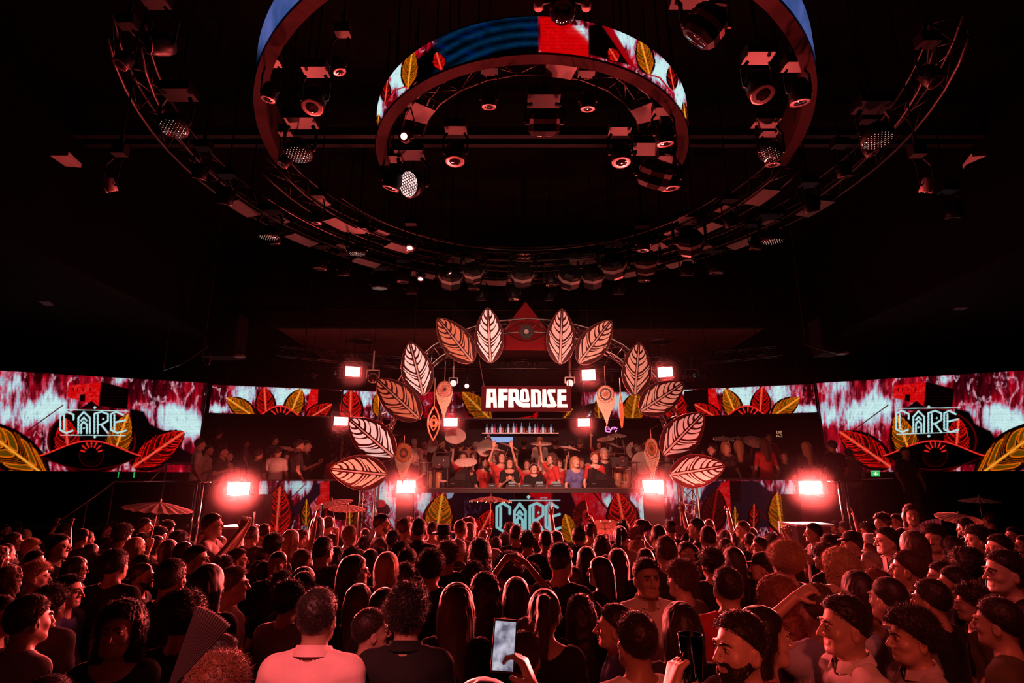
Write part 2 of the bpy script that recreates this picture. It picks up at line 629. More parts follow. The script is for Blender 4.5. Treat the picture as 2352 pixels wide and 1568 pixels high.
def paint_side(x, y, mirror):
    """both big side walls show the same film: cliffs, a castle, the word CARE and an eye between leaves"""
    o = (lambda q: 2352 - q) if mirror else (lambda q: q)
    sh = 1895 if mirror else 0
    p = Paint(x, y)

    def band(x, y):
        X = x - sh
        r = bump2(X, y, 60, 955, 90, 34) + bump2(X, y, 130, 930, 55, 26) * .9 + bump2(X, y, 30, 880, 38, 45) * .9
        r = r + bump2(X, y, 385, 945, 60, 22) + bump2(X, y, 440, 985, 36, 40) + bump2(X, y, 395, 978, 60, 20) * .8
        r = r + bump2(X, y, 280, 870, 30, 12) * .7 + bump2(X, y, 115, 890, 14, 36) * .9 + bump2(X, y, 470, 880, 26, 30) * (.8 if mirror else .2)
        return r * .85 + .12
    p.cliffs(sh, 100, band, 3)
    p.castle([(157 + sh, 885), (232 + sh, 877), (228 + sh, 932), (155 + sh, 912)], [(232 + sh, 877), (296 + sh, 893), (292 + sh, 940), (227 + sh, 932)])
    p.poly([(184 + sh, 906), (196 + sh, 905), (195 + sh, 922), (183 + sh, 920)], (.08, .0, .01))
    for k in (168, 178, 191, 207):
        p.line([(k + sh, 892), (k + sh, 898)], 1.6, (.1, 0, .01))
    p.poly([(210 + sh, 920), (180 + sh, 942), (240 + sh, 945)], (.10, .02, .05), 1.5)
    p.poly([(298 + sh, 938), (330 + sh, 945), (345 + sh, 975), (380 + sh, 990), (400 + sh, 1020), (470 + sh, 1060), (300 + sh, 1068)], (.035, .012, .03), 3)
    p.line([(145 + sh, 930), (62 + sh, 990)], 2.0, (.3, .05, .08))
    p.ell(o(210), 1012, 100, 74, (.07, .0, .008), (.35, .02, .03), 2.2)
    p.leaf((o(158), 1060), (o(150), 960), 36, 'red', 5)
    p.leaf((o(255), 1060), (o(294), 950), 34, 'gold', 5)
    p.leaf((o(112), 1098), (o(-62), 968), 47, 'gold', 7)
    p.leaf((o(306), 1072), (o(424), 991), 37, 'red', 7)
    p.eye(o(207), 1046, 116, 34)
    lx = 2056 if mirror else 136
    ly = 942 if mirror else 944
    W = 146 if mirror else 154
    cx = lx + W * .53
    p.line([(lx + 4, ly - 4), (lx + W + 3, ly - (6 if mirror else 0))], 1.6, WHITE)
    p.line([(lx + 4, ly + 55), (lx + W - 2, ly + (50 if mirror else 56))], 1.6, WHITE)
    for yy in (ly - 8, ly + 59):
        p.poly([(cx, yy - 4), (cx + 4, yy), (cx, yy + 4), (cx - 4, yy)], WHITE, .5)
    p.letters(lx, ly, lx + W, ly + 51, 4.0, (.72, .92, .93))
    p.c *= (1 - .12 * (np.abs((p.y / 3.4) % 1 - .5) > .36))[:, None]
    return p.c


def paint_mid(x, y, mirror):
    o = (lambda q: 2357 - q) if mirror else (lambda q: q)
    p = Paint(x, y)

    def band(x, y):
        X = 2357 - x if mirror else x
        return (bump2(X, y, 565, 905, 30, 30) + bump2(X, y, 500, 940, 40, 14) + bump2(X, y, 642, 915, 30, 36) * 1.2 + bump2(X, y, 690, 898, 30, 9) + bump2(X, y, 770, 900, 40, 6) * .8 + bump2(X, y, 850, 915, 26, 30)) * .95 + .2
    p.cliffs(487, 60, band, 8 if mirror else 5)
    a = lambda q: [(o(u), v) for u, v in q]
    p.castle(a([(714, 893), (731, 892), (730, 950), (700, 955)]), a([(731, 892), (786, 898), (782, 956), (729, 956)]))
    p.leaf((o(586), 958), (o(520), 913), 22, 'gold')
    p.leaf((o(612), 962), (o(607), 888), 25, 'red', 5)
    p.leaf((o(662), 962), (o(692), 892), 24, 'gold', 5)
    p.leaf((o(700), 966), (o(762), 928), 21, 'red')
    p.leaf((o(804), 975), (o(806), 895), 31, 'red', 5)
    p.leaf((o(872), 962), (o(869), 898), 17, 'gold', 6)
    p.eye(o(642), 966, 62, 34, False)
    p.c *= (1 - .12 * (np.abs((p.y / 3.0) % 1 - .5) > .36))[:, None]
    return p.c


def paint_back(x, y):
    p = Paint(x, y)
    p.cliffs(1050, 60, lambda x, y: (bump2(x, y, 1390, 920, 60, 26) + bump2(x, y, 1440, 930, 30, 30) + bump2(x, y, 1350, 952, 12, 10) * 1.4 + bump2(x, y, 900, 930, 40, 40)) * .9 + .05, 12)
    p.put(sstep(1085, 1095, x) * (1 - sstep(1330, 1338, x)), (.03, .004, .012))
    p.leaf((1130, 966), (1062, 900), 28, 'gold', 7)
    p.poly([(1200, 958), (1240, 952), (1210, 961), (1170, 962)], (.8, .06, .06))
    p.poly([(1225, 950), (1236, 945), (1233, 962), (1224, 960)], (.8, .05, .05))
    p.leaf((1290, 965), (1316, 938), 9, 'gold', 6)
    p.ell(1362, 960, 32, 34, (.06, .02, .04))
    p.poly([(1328, 918), (1345, 945), (1330, 950)], (.09, .02, .04))
    p.poly([(1368, 925), (1388, 918), (1386, 945)], (.09, .02, .04))
    p.poly([(1347, 958), (1358, 943), (1356, 955)], (.8, .9, .92))
    p.leaf((1450, 975), (1462, 900), 30, 'gold', 6)
    p.leaf((1378, 975), (1372, 915), 14, 'gold', 5)
    p.leaf((960, 970), (945, 905), 22, 'red', 5)
    p.leaf((1010, 975), (1000, 920), 20, 'dim', 5)
    return p.c


def paint_wing(x, y, right):
    p = Paint(x, y)
    if not right:
        p.cliffs(597, 70, lambda x, y: (bump2(x, y, 690, 1118, 60, 20) + bump2(x, y, 600, 1140, 20, 40) + bump2(x, y, 882, 1145, 30, 50) * 1.3) * .85 + .22, 21)
        p.castle([(735, 1108), (757, 1104), (757, 1190), (722, 1190)], [(757, 1104), (835, 1104), (835, 1200), (757, 1190)])
        p.poly([(735, 1110), (720, 1108), (712, 1130), (670, 1165), (665, 1195), (700, 1170), (735, 1135)], (.07, .06, .12), 2)
        p.line([(700, 1112), (668, 1145)], 1.5, (.3, .1, .2))
        p.leaf((633, 1240), (643, 1117), 38, 'red', 6)
        p.leaf((702, 1222), (704, 1146), 14, 'gold', 9)
        p.leaf((746, 1222), (750, 1162), 14, 'dim', 7)
        p.leaf((803, 1212), (803, 1164), 12, 'gold', 7)
        p.poly([(815, 1165), (825, 1165), (822, 1205), (812, 1205)], (.35, .16, .03))
        p.ell(880, 1170, 16, 15, (.10, .05, .10))
        p.ell(874, 1156, 12, 9, (.78, .16, .18))
        p.poly([(872, 1178), (888, 1182), (910, 1225), (868, 1225)], (.08, .03, .07), 2)
    else:
        p.cliffs(1525, 70, lambda x, y: (bump2(x, y, 1545, 1130, 36, 30) + bump2(x, y, 1610, 1135, 30, 26) + bump2(x, y, 1740, 1118, 20, 20) * .8 + bump2(x, y, 1815, 1135, 26, 40)) * .85 + .2, 33)
        p.poly([(1676, 1104), (1740, 1104), (1770, 1130), (1785, 1210), (1676, 1215)], (.10, .08, .12), 3)
        p.castle([(1648, 1112), (1676, 1104), (1679, 1178), (1650, 1178)], [(1676, 1104), (1702, 1104), (1702, 1150), (1678, 1160)])
        p.poly([(1660, 1104), (1646, 1125), (1600, 1160), (1620, 1120), (1635, 1104)], (.09, .07, .13), 3)
        p.leaf((1632, 1225), (1648, 1122), 32, 'dim', 5)
        p.leaf((1690, 1216), (1688, 1162), 11, 'gold', 7)
        p.leaf((1731, 1216), (1732, 1156), 14, 'red', 6)
        p.line([(1742, 1170), (1768, 1200)], 3, (.35, .02, .03))
        p.leaf((1797, 1226), (1784, 1132), 31, 'gold', 6)
    p.c *= (1 - .10 * (np.abs((p.y / 3.4) % 1 - .5) > .36))[:, None]
    return p.c


def paint_console(x, y):
    p = Paint(x, y)
    p.cliffs(944, 70, lambda x, y: (bump2(x, y, 960, 1150, 40, 40) + bump2(x, y, 1395, 1160, 24, 26) * 1.1 + bump2(x, y, 1310, 1150, 14, 26) + bump2(x, y, 1470, 1170, 40, 50)) * .85 + .15, 44)
    p.poly([(1044, 1125), (1180, 1125), (1190, 1240), (1040, 1240), (1010, 1150)], (.07, .05, .085), 4)
    p.poly([(1025, 1130), (1044, 1130), (1038, 1143), (1027, 1146)], (.6, .62, .75))
    n = fbm(p.x / 6, p.y / 14, 60, 4)
    p.put((p.x > 1060) * (p.x < 1110) * sstep(.6, .8, n) * .6, (.55, .25, .4))
    p.poly([(1215, 1125), (1266, 1125), (1266, 1141), (1216, 1141)], (.75, .04, .08))
    p.poly([(1182, 1125), (1216, 1125), (1218, 1240), (1184, 1240)], (.05, .01, .03), 2)
    p.poly([(1268, 1125), (1310, 1125), (1325, 1160), (1345, 1240), (1270, 1240)], (.16, .03, .07), 4)
    p.poly([(1310, 1128), (1372, 1128), (1395, 1165), (1380, 1240), (1350, 1240)], (.75, .06, .10), 2, fbm(p.x / 8, p.y / 8, 3, 3) * .6 + .5)
    p.line([(1362, 1130), (1402, 1178)], 3, (.25, .02, .06))
    p.leaf((1000, 1240), (1016, 1134), 38, 'gold', 5)
    p.leaf((1095, 1240), (1130, 1170), 26, 'red', 4, .8)
    p.leaf((1320, 1255), (1298, 1180), 24, 'gold', 5)
    p.leaf((1344, 1262), (1360, 1195), 22, 'gold', 6)
    p.leaf((1440, 1240), (1419, 1132), 40, 'red', 5)
    lx = 1139
    p.line([(lx + 30, 1149), (lx + 147, 1149)], 2.0, WHITE)
    p.poly([(1214, 1136), (1219, 1141), (1214, 1146), (1209, 1141)], WHITE, .5)
    p.letters(lx, 1154, lx + 149, 1220, 6.0, (.62, .88, .90))
    return p.c


def paint_ring(x, y, outer):
    p = Paint(x, y)
    if outer:
        p.c[:] = (.12, .24, .42)
        p.put(fbm(x / 20, y / 60, 5) * .9, (.45, .45, .75))
        p.leaf((588, 64), (600, -40), 10, 'gold', 6)
        p.leaf((1866, 20), (1850, -60), 8, 'red', 6)
        f = sstep(165, 90, y)
        p.c *= f[:, None]
        return p.c
    # left: striped teal beams, then cliffs; right: castle wall and sky; lower sides fade to unlit panels
    r = np.hypot((x - 1222) / 355.0, (y - 330) / 298.0)
    k = (r - .70) / .30
    st = (np.abs((k * 4.2) % 1 - .5) * 2)
    n = fbm(x / 26, y / 12, 9)
    teal = np.stack([.02 + .05 * n, .10 + .16 * n, .16 + .26 * n], 1)
    p.c = teal * (.25 + .75 * st)[:, None]
    p.put(sstep(.55, .75, n) * .35, (.02, .10, .45))
    p.put((k < .15) * .6 * (x < 1237), (.01, .005, .01))
    mleft = sstep(1012, 985, x)
    q = Paint(x, y)
    q.cliffs(900, 60, lambda a, b: bump2(a, b, 915, 180, 26, 40) * 1.3 + bump2(a, b, 870, 245, 12, 40) * 1.3 + .05, 51)
    q.poly([(940, 150), (1010, 95), (1060, 80), (1060, 140), (960, 200)], (.02, .005, .008), 4)
    p.put(mleft, q.c)
    q = Paint(x, y)
    q.cliffs(1240, 60, lambda a, b: bump2(a, b, 1325, 70, 30, 14) * 1.4 + bump2(a, b, 1345, 95, 14, 12) + bump2(a, b, 1425, 90, 40, 40) * 1.2 + bump2(a, b, 1515, 160, 40, 40) * 1.3 + bump2(a, b, 1562, 220, 16, 40) * 1.4, 52)
    q.put((x < 1352) * sstep(1240, 1242, x) * sstep(0, 18, y - (x - 1290) * .9 - 28) * .92, (.85, .03, .05))
    br = (np.abs((y / 8.0) % 1 - .5) > .42) * (x < 1352) * (x > 1236)
    q.put(br * .3, (.4, .01, .02))
    q.poly([(1352, 60), (1385, 50), (1450, 150), (1352, 125)], (.05, .01, .02), 2)
    q.poly([(1380, 55), (1400, 52), (1460, 155), (1445, 150)], (.62, .04, .08), 2)
    p.put((x > 1236).astype(float), q.c)
    p.leaf((936, 203), (947, 112), 21, 'gold', 7)
    p.leaf((884, 236), (890, 184), 12, 'red', 7)
    p.leaf((1014, 160), (1002, 120), 16, 'red', 5)
    p.leaf((1492, 172), (1470, 88), 22, 'gold', 7)
    p.leaf((1548, 206), (1538, 152), 13, 'red', 7)
    p.leaf((1418, 140), (1400, 112), 16, 'red', 5)
    p.line([(886, 240), (905, 207), (935, 198)], 3, (.7, .04, .05))
    p.line([(1486, 170), (1515, 178), (1545, 215)], 3, (.7, .04, .05))
    p.leaf((867, 300), (870, 262), 8, 'gold', 5)
    p.leaf((1576, 285), (1570, 232), 8, 'gold', 5)
    p.c *= sstep(296, 268, y)[:, None]
    p.c *= (1 - .5 * sstep(.18, .02, k) * (x < 1236))[:, None]
    return p.c


def led_wall(name, corners, nu, nv, paint, matl, label=None, thick=0.08, back=True):
    """corners: bottom-left, bottom-right, top-right, top-left in the place; the front is a grid of LEDs"""
    bl, br, tr, tl = [np.array(c, float) for c in corners]
    u, v = np.meshgrid(np.linspace(0, 1, nu), np.linspace(0, 1, nv))
    u, v = u.ravel()[:, None], v.ravel()[:, None]
    P = (bl * (1 - u) + br * u) * (1 - v) + (tl * (1 - u) + tr * u) * v
    x, y = project(P[:, 0], P[:, 1], P[:, 2])
    C = np.clip(paint(x, y), 0, 1) ** 2.2
    idx = np.arange(nu * nv).reshape(nv, nu)
    q = np.stack([idx[:-1, :-1], idx[:-1, 1:], idx[1:, 1:], idx[1:, :-1]], -1).reshape(-1, 4)
    return grid_mesh(name, P, q, C, matl)


def grid_mesh(name, P, q, C, matl):
    me = bpy.data.meshes.new(name)
    me.vertices.add(len(P))
    me.vertices.foreach_set('co', P.astype(np.float32).ravel())
    me.loops.add(q.size)
    me.loops.foreach_set('vertex_index', q.astype(np.int32).ravel())
    me.polygons.add(len(q))
    me.polygons.foreach_set('loop_start', np.arange(0, q.size, q.shape[1], dtype=np.int32))
    me.update(calc_edges=True)
    if C is not None:
        at_ = me.color_attributes.new('led', 'FLOAT_COLOR', 'POINT')
        at_.data.foreach_set('color', np.concatenate([C, np.ones((len(C), 1))], 1).astype(np.float32).ravel())
    me.materials.append(matl)
    o = bpy.data.objects.new(name, me)
    COL.objects.link(o)
    return o


M['led'] = led_material('led_wall', 0.95)
M['led_dim'] = led_material('led_band', 0.62)


def framed_screen(label, corners, nu, nv, paint, matl, group=None, hang=None):
    """an LED wall: cabinet box with the glowing picture as its screen part"""
    bl, br, tr, tl = [Vector(c) for c in corners]
    n = (br - bl).cross(tl - bl).normalized()       # toward the audience
    e = 0.03
    ux, uy = (br - bl).normalized(), Vector((0, 0, 1))
    mb = MB()
    q = [bl - ux * e - uy * e, br + ux * e - uy * e, tr + ux * e + uy * e, tl - ux * e + uy * e]
    f = [p - n * 0.012 for p in q]
    b = [p - n * 0.12 for p in q]
    mb.add(f + b, [(0, 1, 2, 3), (7, 6, 5, 4), (1, 0, 4, 5), (2, 1, 5, 6), (3, 2, 6, 7), (0, 3, 7, 4)])
    root = mb.build('video_screen', M['black'])
    tag(root, label, 'screen', group)
    s = led_wall('screen', corners, nu, nv, paint, matl)
    s.parent = root
    if hang:
        for t in (.08, .92):
            p = (tl.lerp(tr, t)) - n * .08
            mb = MB(); mb.tube([p, (p.x, p.y, hang)], .02, 6); mb.build('hanging_rod', M['metal'], root)
    elif hang == 0:
        for t in (.1, .9):
            p = (bl.lerp(br, t)) - n * .08
            mb = MB(); mb.tube([p, (p.x, p.y, 0)], .03, 6); mb.build('support_leg', M['metal'], root)
    return root


# ------------------------------------------------------------------ the room
XC = 0.28                                           # centre line of the rings and the arch
mb = MB(); mb.box((0.3, 8.5, -0.1), (34, 27, 0.2)); struct('floor', mb, M['floor'])
mb = MB(); mb.box((0.3, 8.5, 9.1), (34, 27, 0.2)); struct('ceiling', mb, M['ceil'])
mb = MB(); mb.box((0.3, 21.9, 4.5), (34, 0.2, 9.2)); struct('wall_back', mb, M['wall'])
mb = MB(); mb.box((0.3, -4.9, 4.5), (34, 0.2, 9.2)); struct('wall_front', mb, M['wall'])
mb = MB(); mb.box((-16.6, 8.5, 4.5), (0.2, 27, 9.2)); struct('wall_left', mb, M['wall'])
mb = MB(); mb.box((17.2, 8.5, 4.5), (0.2, 27, 9.2)); struct('wall_right', mb, M['wall'])
# lowered side ceilings and the header in front of the stage
mb = MB(); mb.box((-12.1, 8.5, 7.5), (8.4, 26.6, 3.0)); s_ = struct('ceiling_left', mb, M['ceil'])
mb = MB(); mb.box((12.6, 8.5, 7.5), (8.4, 26.6, 3.0)); s_ = struct('ceiling_right', mb, M['ceil'])
mb = MB(); mb.box((0.25, 18.4, 7.75), (16.2, 6.8, 2.5)); s_ = struct('ceiling_back', mb, M['ceil'])


def brick_material():
    m = mat('stage_ceiling_brick', (0.2, 0.1, 0.08), 0.7)
    nt = m.node_tree
    b = nt.nodes['Principled BSDF']
    tc = nt.nodes.new('ShaderNodeTexCoord')
    br = nt.nodes.new('ShaderNodeTexBrick')
    br.inputs['Color1'].default_value = (.16, .075, .06, 1)
    br.inputs['Color2'].default_value = (.10, .05, .045, 1)
    br.inputs['Mortar'].default_value = (.02, .012, .012, 1)
    br.inputs['Scale'].default_value = 2.2
    br.inputs['Mortar Size'].default_value = .03
    nt.links.new(tc.outputs['Object'], br.inputs['Vector'])
    nt.links.new(br.outputs['Color'], b.inputs['Base Color'])
    bp = nt.nodes.new('ShaderNodeBump')
    bp.inputs['Strength'].default_value = .6
    nt.links.new(br.outputs['Fac'], bp.inputs['Height'])
    nt.links.new(bp.outputs[0], b.inputs['Normal'])
    return m


M['brick'] = brick_material()
mb = MB(); mb.box((0.25, 17.5, 6.46), (13.6, 4.6, 0.06)); o = struct('ceiling_panel', mb, M['brick'])
mb = MB(); mb.box((0.25, 14.95, 6.62), (16.2, 0.12, 0.5)); struct('trim_1', mb, M['ceil'])
mb = MB(); mb.tube([(-5.2, 14.86, 6.86), (0.2, 14.86, 6.84), (6.0, 14.86, 6.86)], 0.010); tag(mb.build('cable', M['rim']), 'thin pale cable along the dark header above the stage', 'cable')

# side walls of LED
W1 = [(-0.921 * 13, 13.0), (-0.618 * 13, 14.72)]
dx, dy = W1[1][0] - W1[0][0], W1[1][1] - W1[0][1]
A0 = (W1[0][0] - dx * .10, W1[0][1] - dy * .10)
zt, zb = 4.80, 2.52
framed_screen('large left video wall, CARE above an eye with a gold leaf left of it',
              [(A0[0], A0[1], zb), (W1[1][0], W1[1][1], zb), (W1[1][0], W1[1][1], zt), (A0[0], A0[1], zt)], 420, 190, lambda x, y: paint_side(x, y, False), M['led'], 'large angled video walls', 0)
B1 = (0.617 * 13, 14.72)
B0 = (0.921 * 13.0, 13.0)
dx, dy = B0[0] - B1[0], B0[1] - B1[1]
B2 = (B0[0] + dx * .10, B0[1] + dy * .10)
framed_screen('large right video wall, CARE above an eye with a gold leaf right of it',
              [(B1[0], B1[1], zb), (B2[0], B2[1], zb), (B2[0], B2[1], zt), (B1[0], B1[1], zt)], 420, 190, lambda x, y: paint_side(x, y, True), M['led'], 'large angled video walls', 0)


def quad_px(x0, x1, y0, yb0, y1, yb1, Y0, Y1):
    """corners from photo px: left edge x0 (top y0, bottom yb0) at depth Y0, right edge x1 at depth Y1"""
    a, b = at(x0, y0, Y0), at(x1, y1, Y1)
    za, zb_ = at(x0, yb0, Y0).z, at(x1, yb1, Y1).z
    z1, z0 = (a.z + b.z) / 2, (za + zb_) / 2
    return [(a.x, Y0, z0), (b.x, Y1, z0), (b.x, Y1, z1), (a.x, Y0, z1)]


framed_screen('narrow video band high on the left, gold and red leaves round a half eye', quad_px(488, 872, 884, 950, 899, 957, 15.5, 16.75), 330, 60, lambda x, y: paint_mid(x, y, False), M['led'], 'narrow video bands behind the arch', 6.5)
framed_screen('narrow video band high on the right, gold and red leaves round a half eye', quad_px(1490, 1868, 899, 957, 881, 948, 16.75, 15.5), 330, 60, lambda x, y: paint_mid(x, y, True), M['led'], 'narrow video bands behind the arch', 6.5)
framed_screen('narrow video band at the centre, half hidden behind the hanging letter sign', quad_px(876, 1486, 900, 960, 900, 960, 16.95, 16.95), 420, 50, paint_back, M['led_dim'], 'narrow video bands behind the arch', 6.5)
framed_screen('low video wall left of the console, big red leaf and brick wall picture', quad_px(597, 916, 1104, 1235, 1104, 1235, 12.5, 12.5), 260, 110, lambda x, y: paint_wing(x, y, False), M['led_dim'], 'low video walls of the stage front', 0)
framed_screen('low video wall right of the console, gold leaf at its right end', quad_px(1520, 1828, 1102, 1235, 1102, 1235, 12.5, 12.5), 260, 110, lambda x, y: paint_wing(x, y, True), M['led_dim'], 'low video walls of the stage front', 0)
framed_screen('console front video wall with the word CARE between gold and red leaves', quad_px(953, 1476, 1131, 1245, 1131, 1245, 12.33, 12.33), 420, 100, paint_console, M['led_dim'], 'low video walls of the stage front', 0)


# ------------------------------------------------------------------ LED rings under the ceiling
def led_ring(label, R, zb_, zt_, n, nv, outer, a0=180, a1=360):
    cx_, cy_ = XC, 7.5
    th = np.radians(np.linspace(a0, a1, n))
    v = np.linspace(0, 1, nv)
    T, V = np.meshgrid(th, v)
    T, V = T.ravel(), V.ravel()
    P = np.stack([cx_ + R * np.cos(T), cy_ + R * np.sin(T), zb_ + (zt_ - zb_) * V], 1)
    x, y = project(P[:, 0], P[:, 1], P[:, 2])
    C = np.clip(paint_ring(x, y, outer), 0, 1) ** 2.2
    idx = np.arange(n * nv).reshape(nv, n)
    q = np.stack([idx[:-1, :-1], idx[:-1, 1:], idx[1:, 1:], idx[1:, :-1]], -1).reshape(-1, 4)
    scr = grid_mesh('screen', P, q, C, M['led'])
    # carrier: a curved box with a flat flange underneath
    mb = MB()
    m = 72
    prof = [(R - .012, zb_ - .02), (R - .012, zt_ + .03), (R - .16, zt_ + .03), (R - .16, zb_ - .02)]
    vs, fs = [], []
    for i in range(m + 1):
        a = math.radians(a0 + (a1 - a0) * i / m)
        for (r, z) in prof:
            vs.append((cx_ + r * math.cos(a), cy_ + r * math.sin(a), z))
    for i in range(m):
        for k in range(4):
            l = (k + 1) % 4
            fs.append((i * 4 + k, i * 4 + l, i * 4 + 4 + l, i * 4 + 4 + k))
    fs += [(3, 2, 1, 0), (m * 4, m * 4 + 1, m * 4 + 2, m * 4 + 3)]
    mb.add(vs, fs)
    root = mb.build('video_ring', M['cover2'])
    tag(root, label, 'screen', 'half circle video rings under the ceiling')
    scr.parent = root
    for a in np.linspace(a0 + 6, a1 - 6, 7):
        h = MB()
        a = math.radians(a)
        p = Vector((cx_ + (R - .09) * math.cos(a), cy_ + (R - .09) * math.sin(a), 0))
        h.tube([(p.x, p.y, zt_ + .02), (p.x, p.y, 9.0)], 0.012, 6)
        h.build('hanging_rod', M['metal'], root)
    return root


M['cover2'] = mat('ring_flange', (0.03, 0.012, 0.013), 0.8, noise=(4, 0.2), spec=.05)
led_ring('inner half circle video ring with striped beams and a red wall picture', 2.25, 6.83, 7.30, 620, 46, False)
led_ring('outer half circle video ring whose lit upper ends leave the frame at top', 3.77, 6.83, 7.30, 300, 16, True)
# ------------------------------------------------------------------ organic shapes: distance fields meshed with surface nets
CORN = [(0, 0, 0), (1, 0, 0), (0, 1, 0), (1, 1, 0), (0, 0, 1), (1, 0, 1), (0, 1, 1), (1, 1, 1)]
EDG = [(0, 1), (2, 3), (4, 5), (6, 7), (0, 2), (1, 3), (4, 6), (5, 7), (0, 4), (1, 5), (2, 6), (3, 7)]


def nets(Fv, xs, ys, zs):
    s = Fv < 0
    nx, ny, nz = Fv.shape
    cnt = np.zeros((nx - 1, ny - 1, nz - 1), np.int8)
    for (a, b, c) in CORN:
        cnt += s[a:nx - 1 + a, b:ny - 1 + b, c:nz - 1 + c]
    act = np.argwhere((cnt > 0) & (cnt < 8))
    i, j, k = act.T
    cv = [Fv[i + a, j + b, k + c] for (a, b, c) in CORN]
    px = [xs[i + a] for (a, b, c) in CORN]
    py = [ys[j + b] for (a, b, c) in CORN]
    pz = [zs[k + c] for (a, b, c) in CORN]
    acc = np.zeros((len(i), 3))
    n = np.zeros(len(i))
    for (p, q) in EDG:
        m = (cv[p] < 0) != (cv[q] < 0)
        d = cv[p] - cv[q]
        t = np.where(m, cv[p] / np.where(np.abs(d) < 1e-12, 1e-12, d), 0)
        acc[:, 0] += np.where(m, px[p] + t * (px[q] - px[p]), 0)
        acc[:, 1] += np.where(m, py[p] + t * (py[q] - py[p]), 0)
        acc[:, 2] += np.where(m, pz[p] + t * (pz[q] - pz[p]), 0)
        n += m
    V = acc / n[:, None]
    idx = np.full((nx - 1, ny - 1, nz - 1), -1, np.int32)
    idx[i, j, k] = np.arange(len(i))
    quads = []
    for ax in range(3):
        a = s.take(range(0, s.shape[ax] - 1), ax)
        b = s.take(range(1, s.shape[ax]), ax)
        e = np.argwhere(a != b)
        o1, o2 = [(1, 2), (2, 0), (0, 1)][ax]
        ok = (e[:, o1] > 0) & (e[:, o2] > 0) & (e[:, o1] < Fv.shape[o1] - 1) & (e[:, o2] < Fv.shape[o2] - 1)
        e = e[ok]
        sg = a[tuple(e.T)]

        def g(d1, d2):
            f = e.copy()
            f[:, o1] -= d1
            f[:, o2] -= d2
            return idx[tuple(f.T)]
        q = np.stack([g(1, 1), g(0, 1), g(0, 0), g(1, 0)], 1)
        q[~sg] = q[~sg][:, ::-1]
        quads.append(q)
    q = np.concatenate(quads)
    q = q[(q >= 0).all(1)]
    return V, q


def axis(lo, hi, coarse, fine):
    """sample positions: coarse steps with finer intervals [(a, b, step)]"""
    out = [lo]
    while out[-1] < hi:
        x = out[-1]
        st = coarse
        for (a, b, s_) in fine:
            if a - coarse <= x < b:
                st = min(st, s_)
        out.append(x + st)
    return np.array(out)


class Field:
    def __init__(self, xs, ys, zs):
        self.xs, self.ys, self.zs = xs, ys, zs
        self.F = np.full((len(xs), len(ys), len(zs)), 0.5, np.float32)

    def new(self):
        return Field(self.xs, self.ys, self.zs)

    def sub(self, lo, hi, pad):
        sl = []
        for A, l, h in ((self.xs, lo[0], hi[0]), (self.ys, lo[1], hi[1]), (self.zs, lo[2], hi[2])):
            a = int(np.searchsorted(A, l - pad))
            b = int(np.searchsorted(A, h + pad))
            sl.append(slice(max(0, a - 1), min(len(A), b + 1)))
        X = self.xs[sl[0]][:, None, None].astype(np.float32)
        Y = self.ys[sl[1]][None, :, None].astype(np.float32)
        Z = self.zs[sl[2]][None, None, :].astype(np.float32)
        return tuple(sl), X, Y, Z

    def mix(self, sl, d, k, op='u'):
        a = self.F[sl]
        if op == 'u':
            if k > 0:
                h = np.clip(.5 + .5 * (a - d) / k, 0, 1)
                self.F[sl] = a * (1 - h) + d * h - k * h * (1 - h)
            else:
                self.F[sl] = np.minimum(a, d)
        else:   # carve
            d = -d
            h = np.clip(.5 - .5 * (a - d) / max(k, 1e-4), 0, 1)
            self.F[sl] = a * (1 - h) + d * h + k * h * (1 - h)

    def cap(self, a, b, r1, r2=None, k=.02, op='u'):
        r2 = r1 if r2 is None else r2
        a, b = np.array(a, float), np.array(b, float)
        R = max(r1, r2)
        sl, X, Y, Z = self.sub(np.minimum(a, b) - R, np.maximum(a, b) + R, .05 + k)
        d = b - a
        L = d @ d + 1e-9
        t = np.clip(((X - a[0]) * d[0] + (Y - a[1]) * d[1] + (Z - a[2]) * d[2]) / L, 0, 1)
        D = np.sqrt((X - a[0] - t * d[0]) ** 2 + (Y - a[1] - t * d[1]) ** 2 + (Z - a[2] - t * d[2]) ** 2) - (r1 + (r2 - r1) * t)
        self.mix(sl, D, k, op)
        return self

    def ell(self, c, r, k=.02, op='u', noise=None):
        c, r = np.array(c, float), np.array(r, float)
        sl, X, Y, Z = self.sub(c - r, c + r, .05 + k)
        q = ((X - c[0]) / r[0], (Y - c[1]) / r[1], (Z - c[2]) / r[2])
        k0 = np.sqrt(q[0] ** 2 + q[1] ** 2 + q[2] ** 2) + 1e-6
        k1 = np.sqrt((q[0] / r[0]) ** 2 + (q[1] / r[1]) ** 2 + (q[2] / r[2]) ** 2) + 1e-6
        D = k0 * (k0 - 1) / k1
        if noise:
            D = D + wob(X, Y, Z, *noise)
        self.mix(sl, D, k, op)
        return self

    def grid(self):
        return self.xs[:, None, None], self.ys[None, :, None], self.zs[None, None, :]

    def mesh(self, name, relax=1):
        V, q = nets(self.F, self.xs, self.ys, self.zs)
        me = bpy.data.meshes.new(name)
        me.vertices.add(len(V))
        me.vertices.foreach_set('co', V.astype(np.float32).ravel())
        me.loops.add(q.size)
        me.loops.foreach_set('vertex_index', q.astype(np.int32).ravel())
        me.polygons.add(len(q))
        me.polygons.foreach_set('loop_start', np.arange(0, q.size, 4, dtype=np.int32))
        me.polygons.foreach_set('use_smooth', np.ones(len(q), bool))
        me.update(calc_edges=True)
        me.validate()
        me.materials.append(None)
        return me


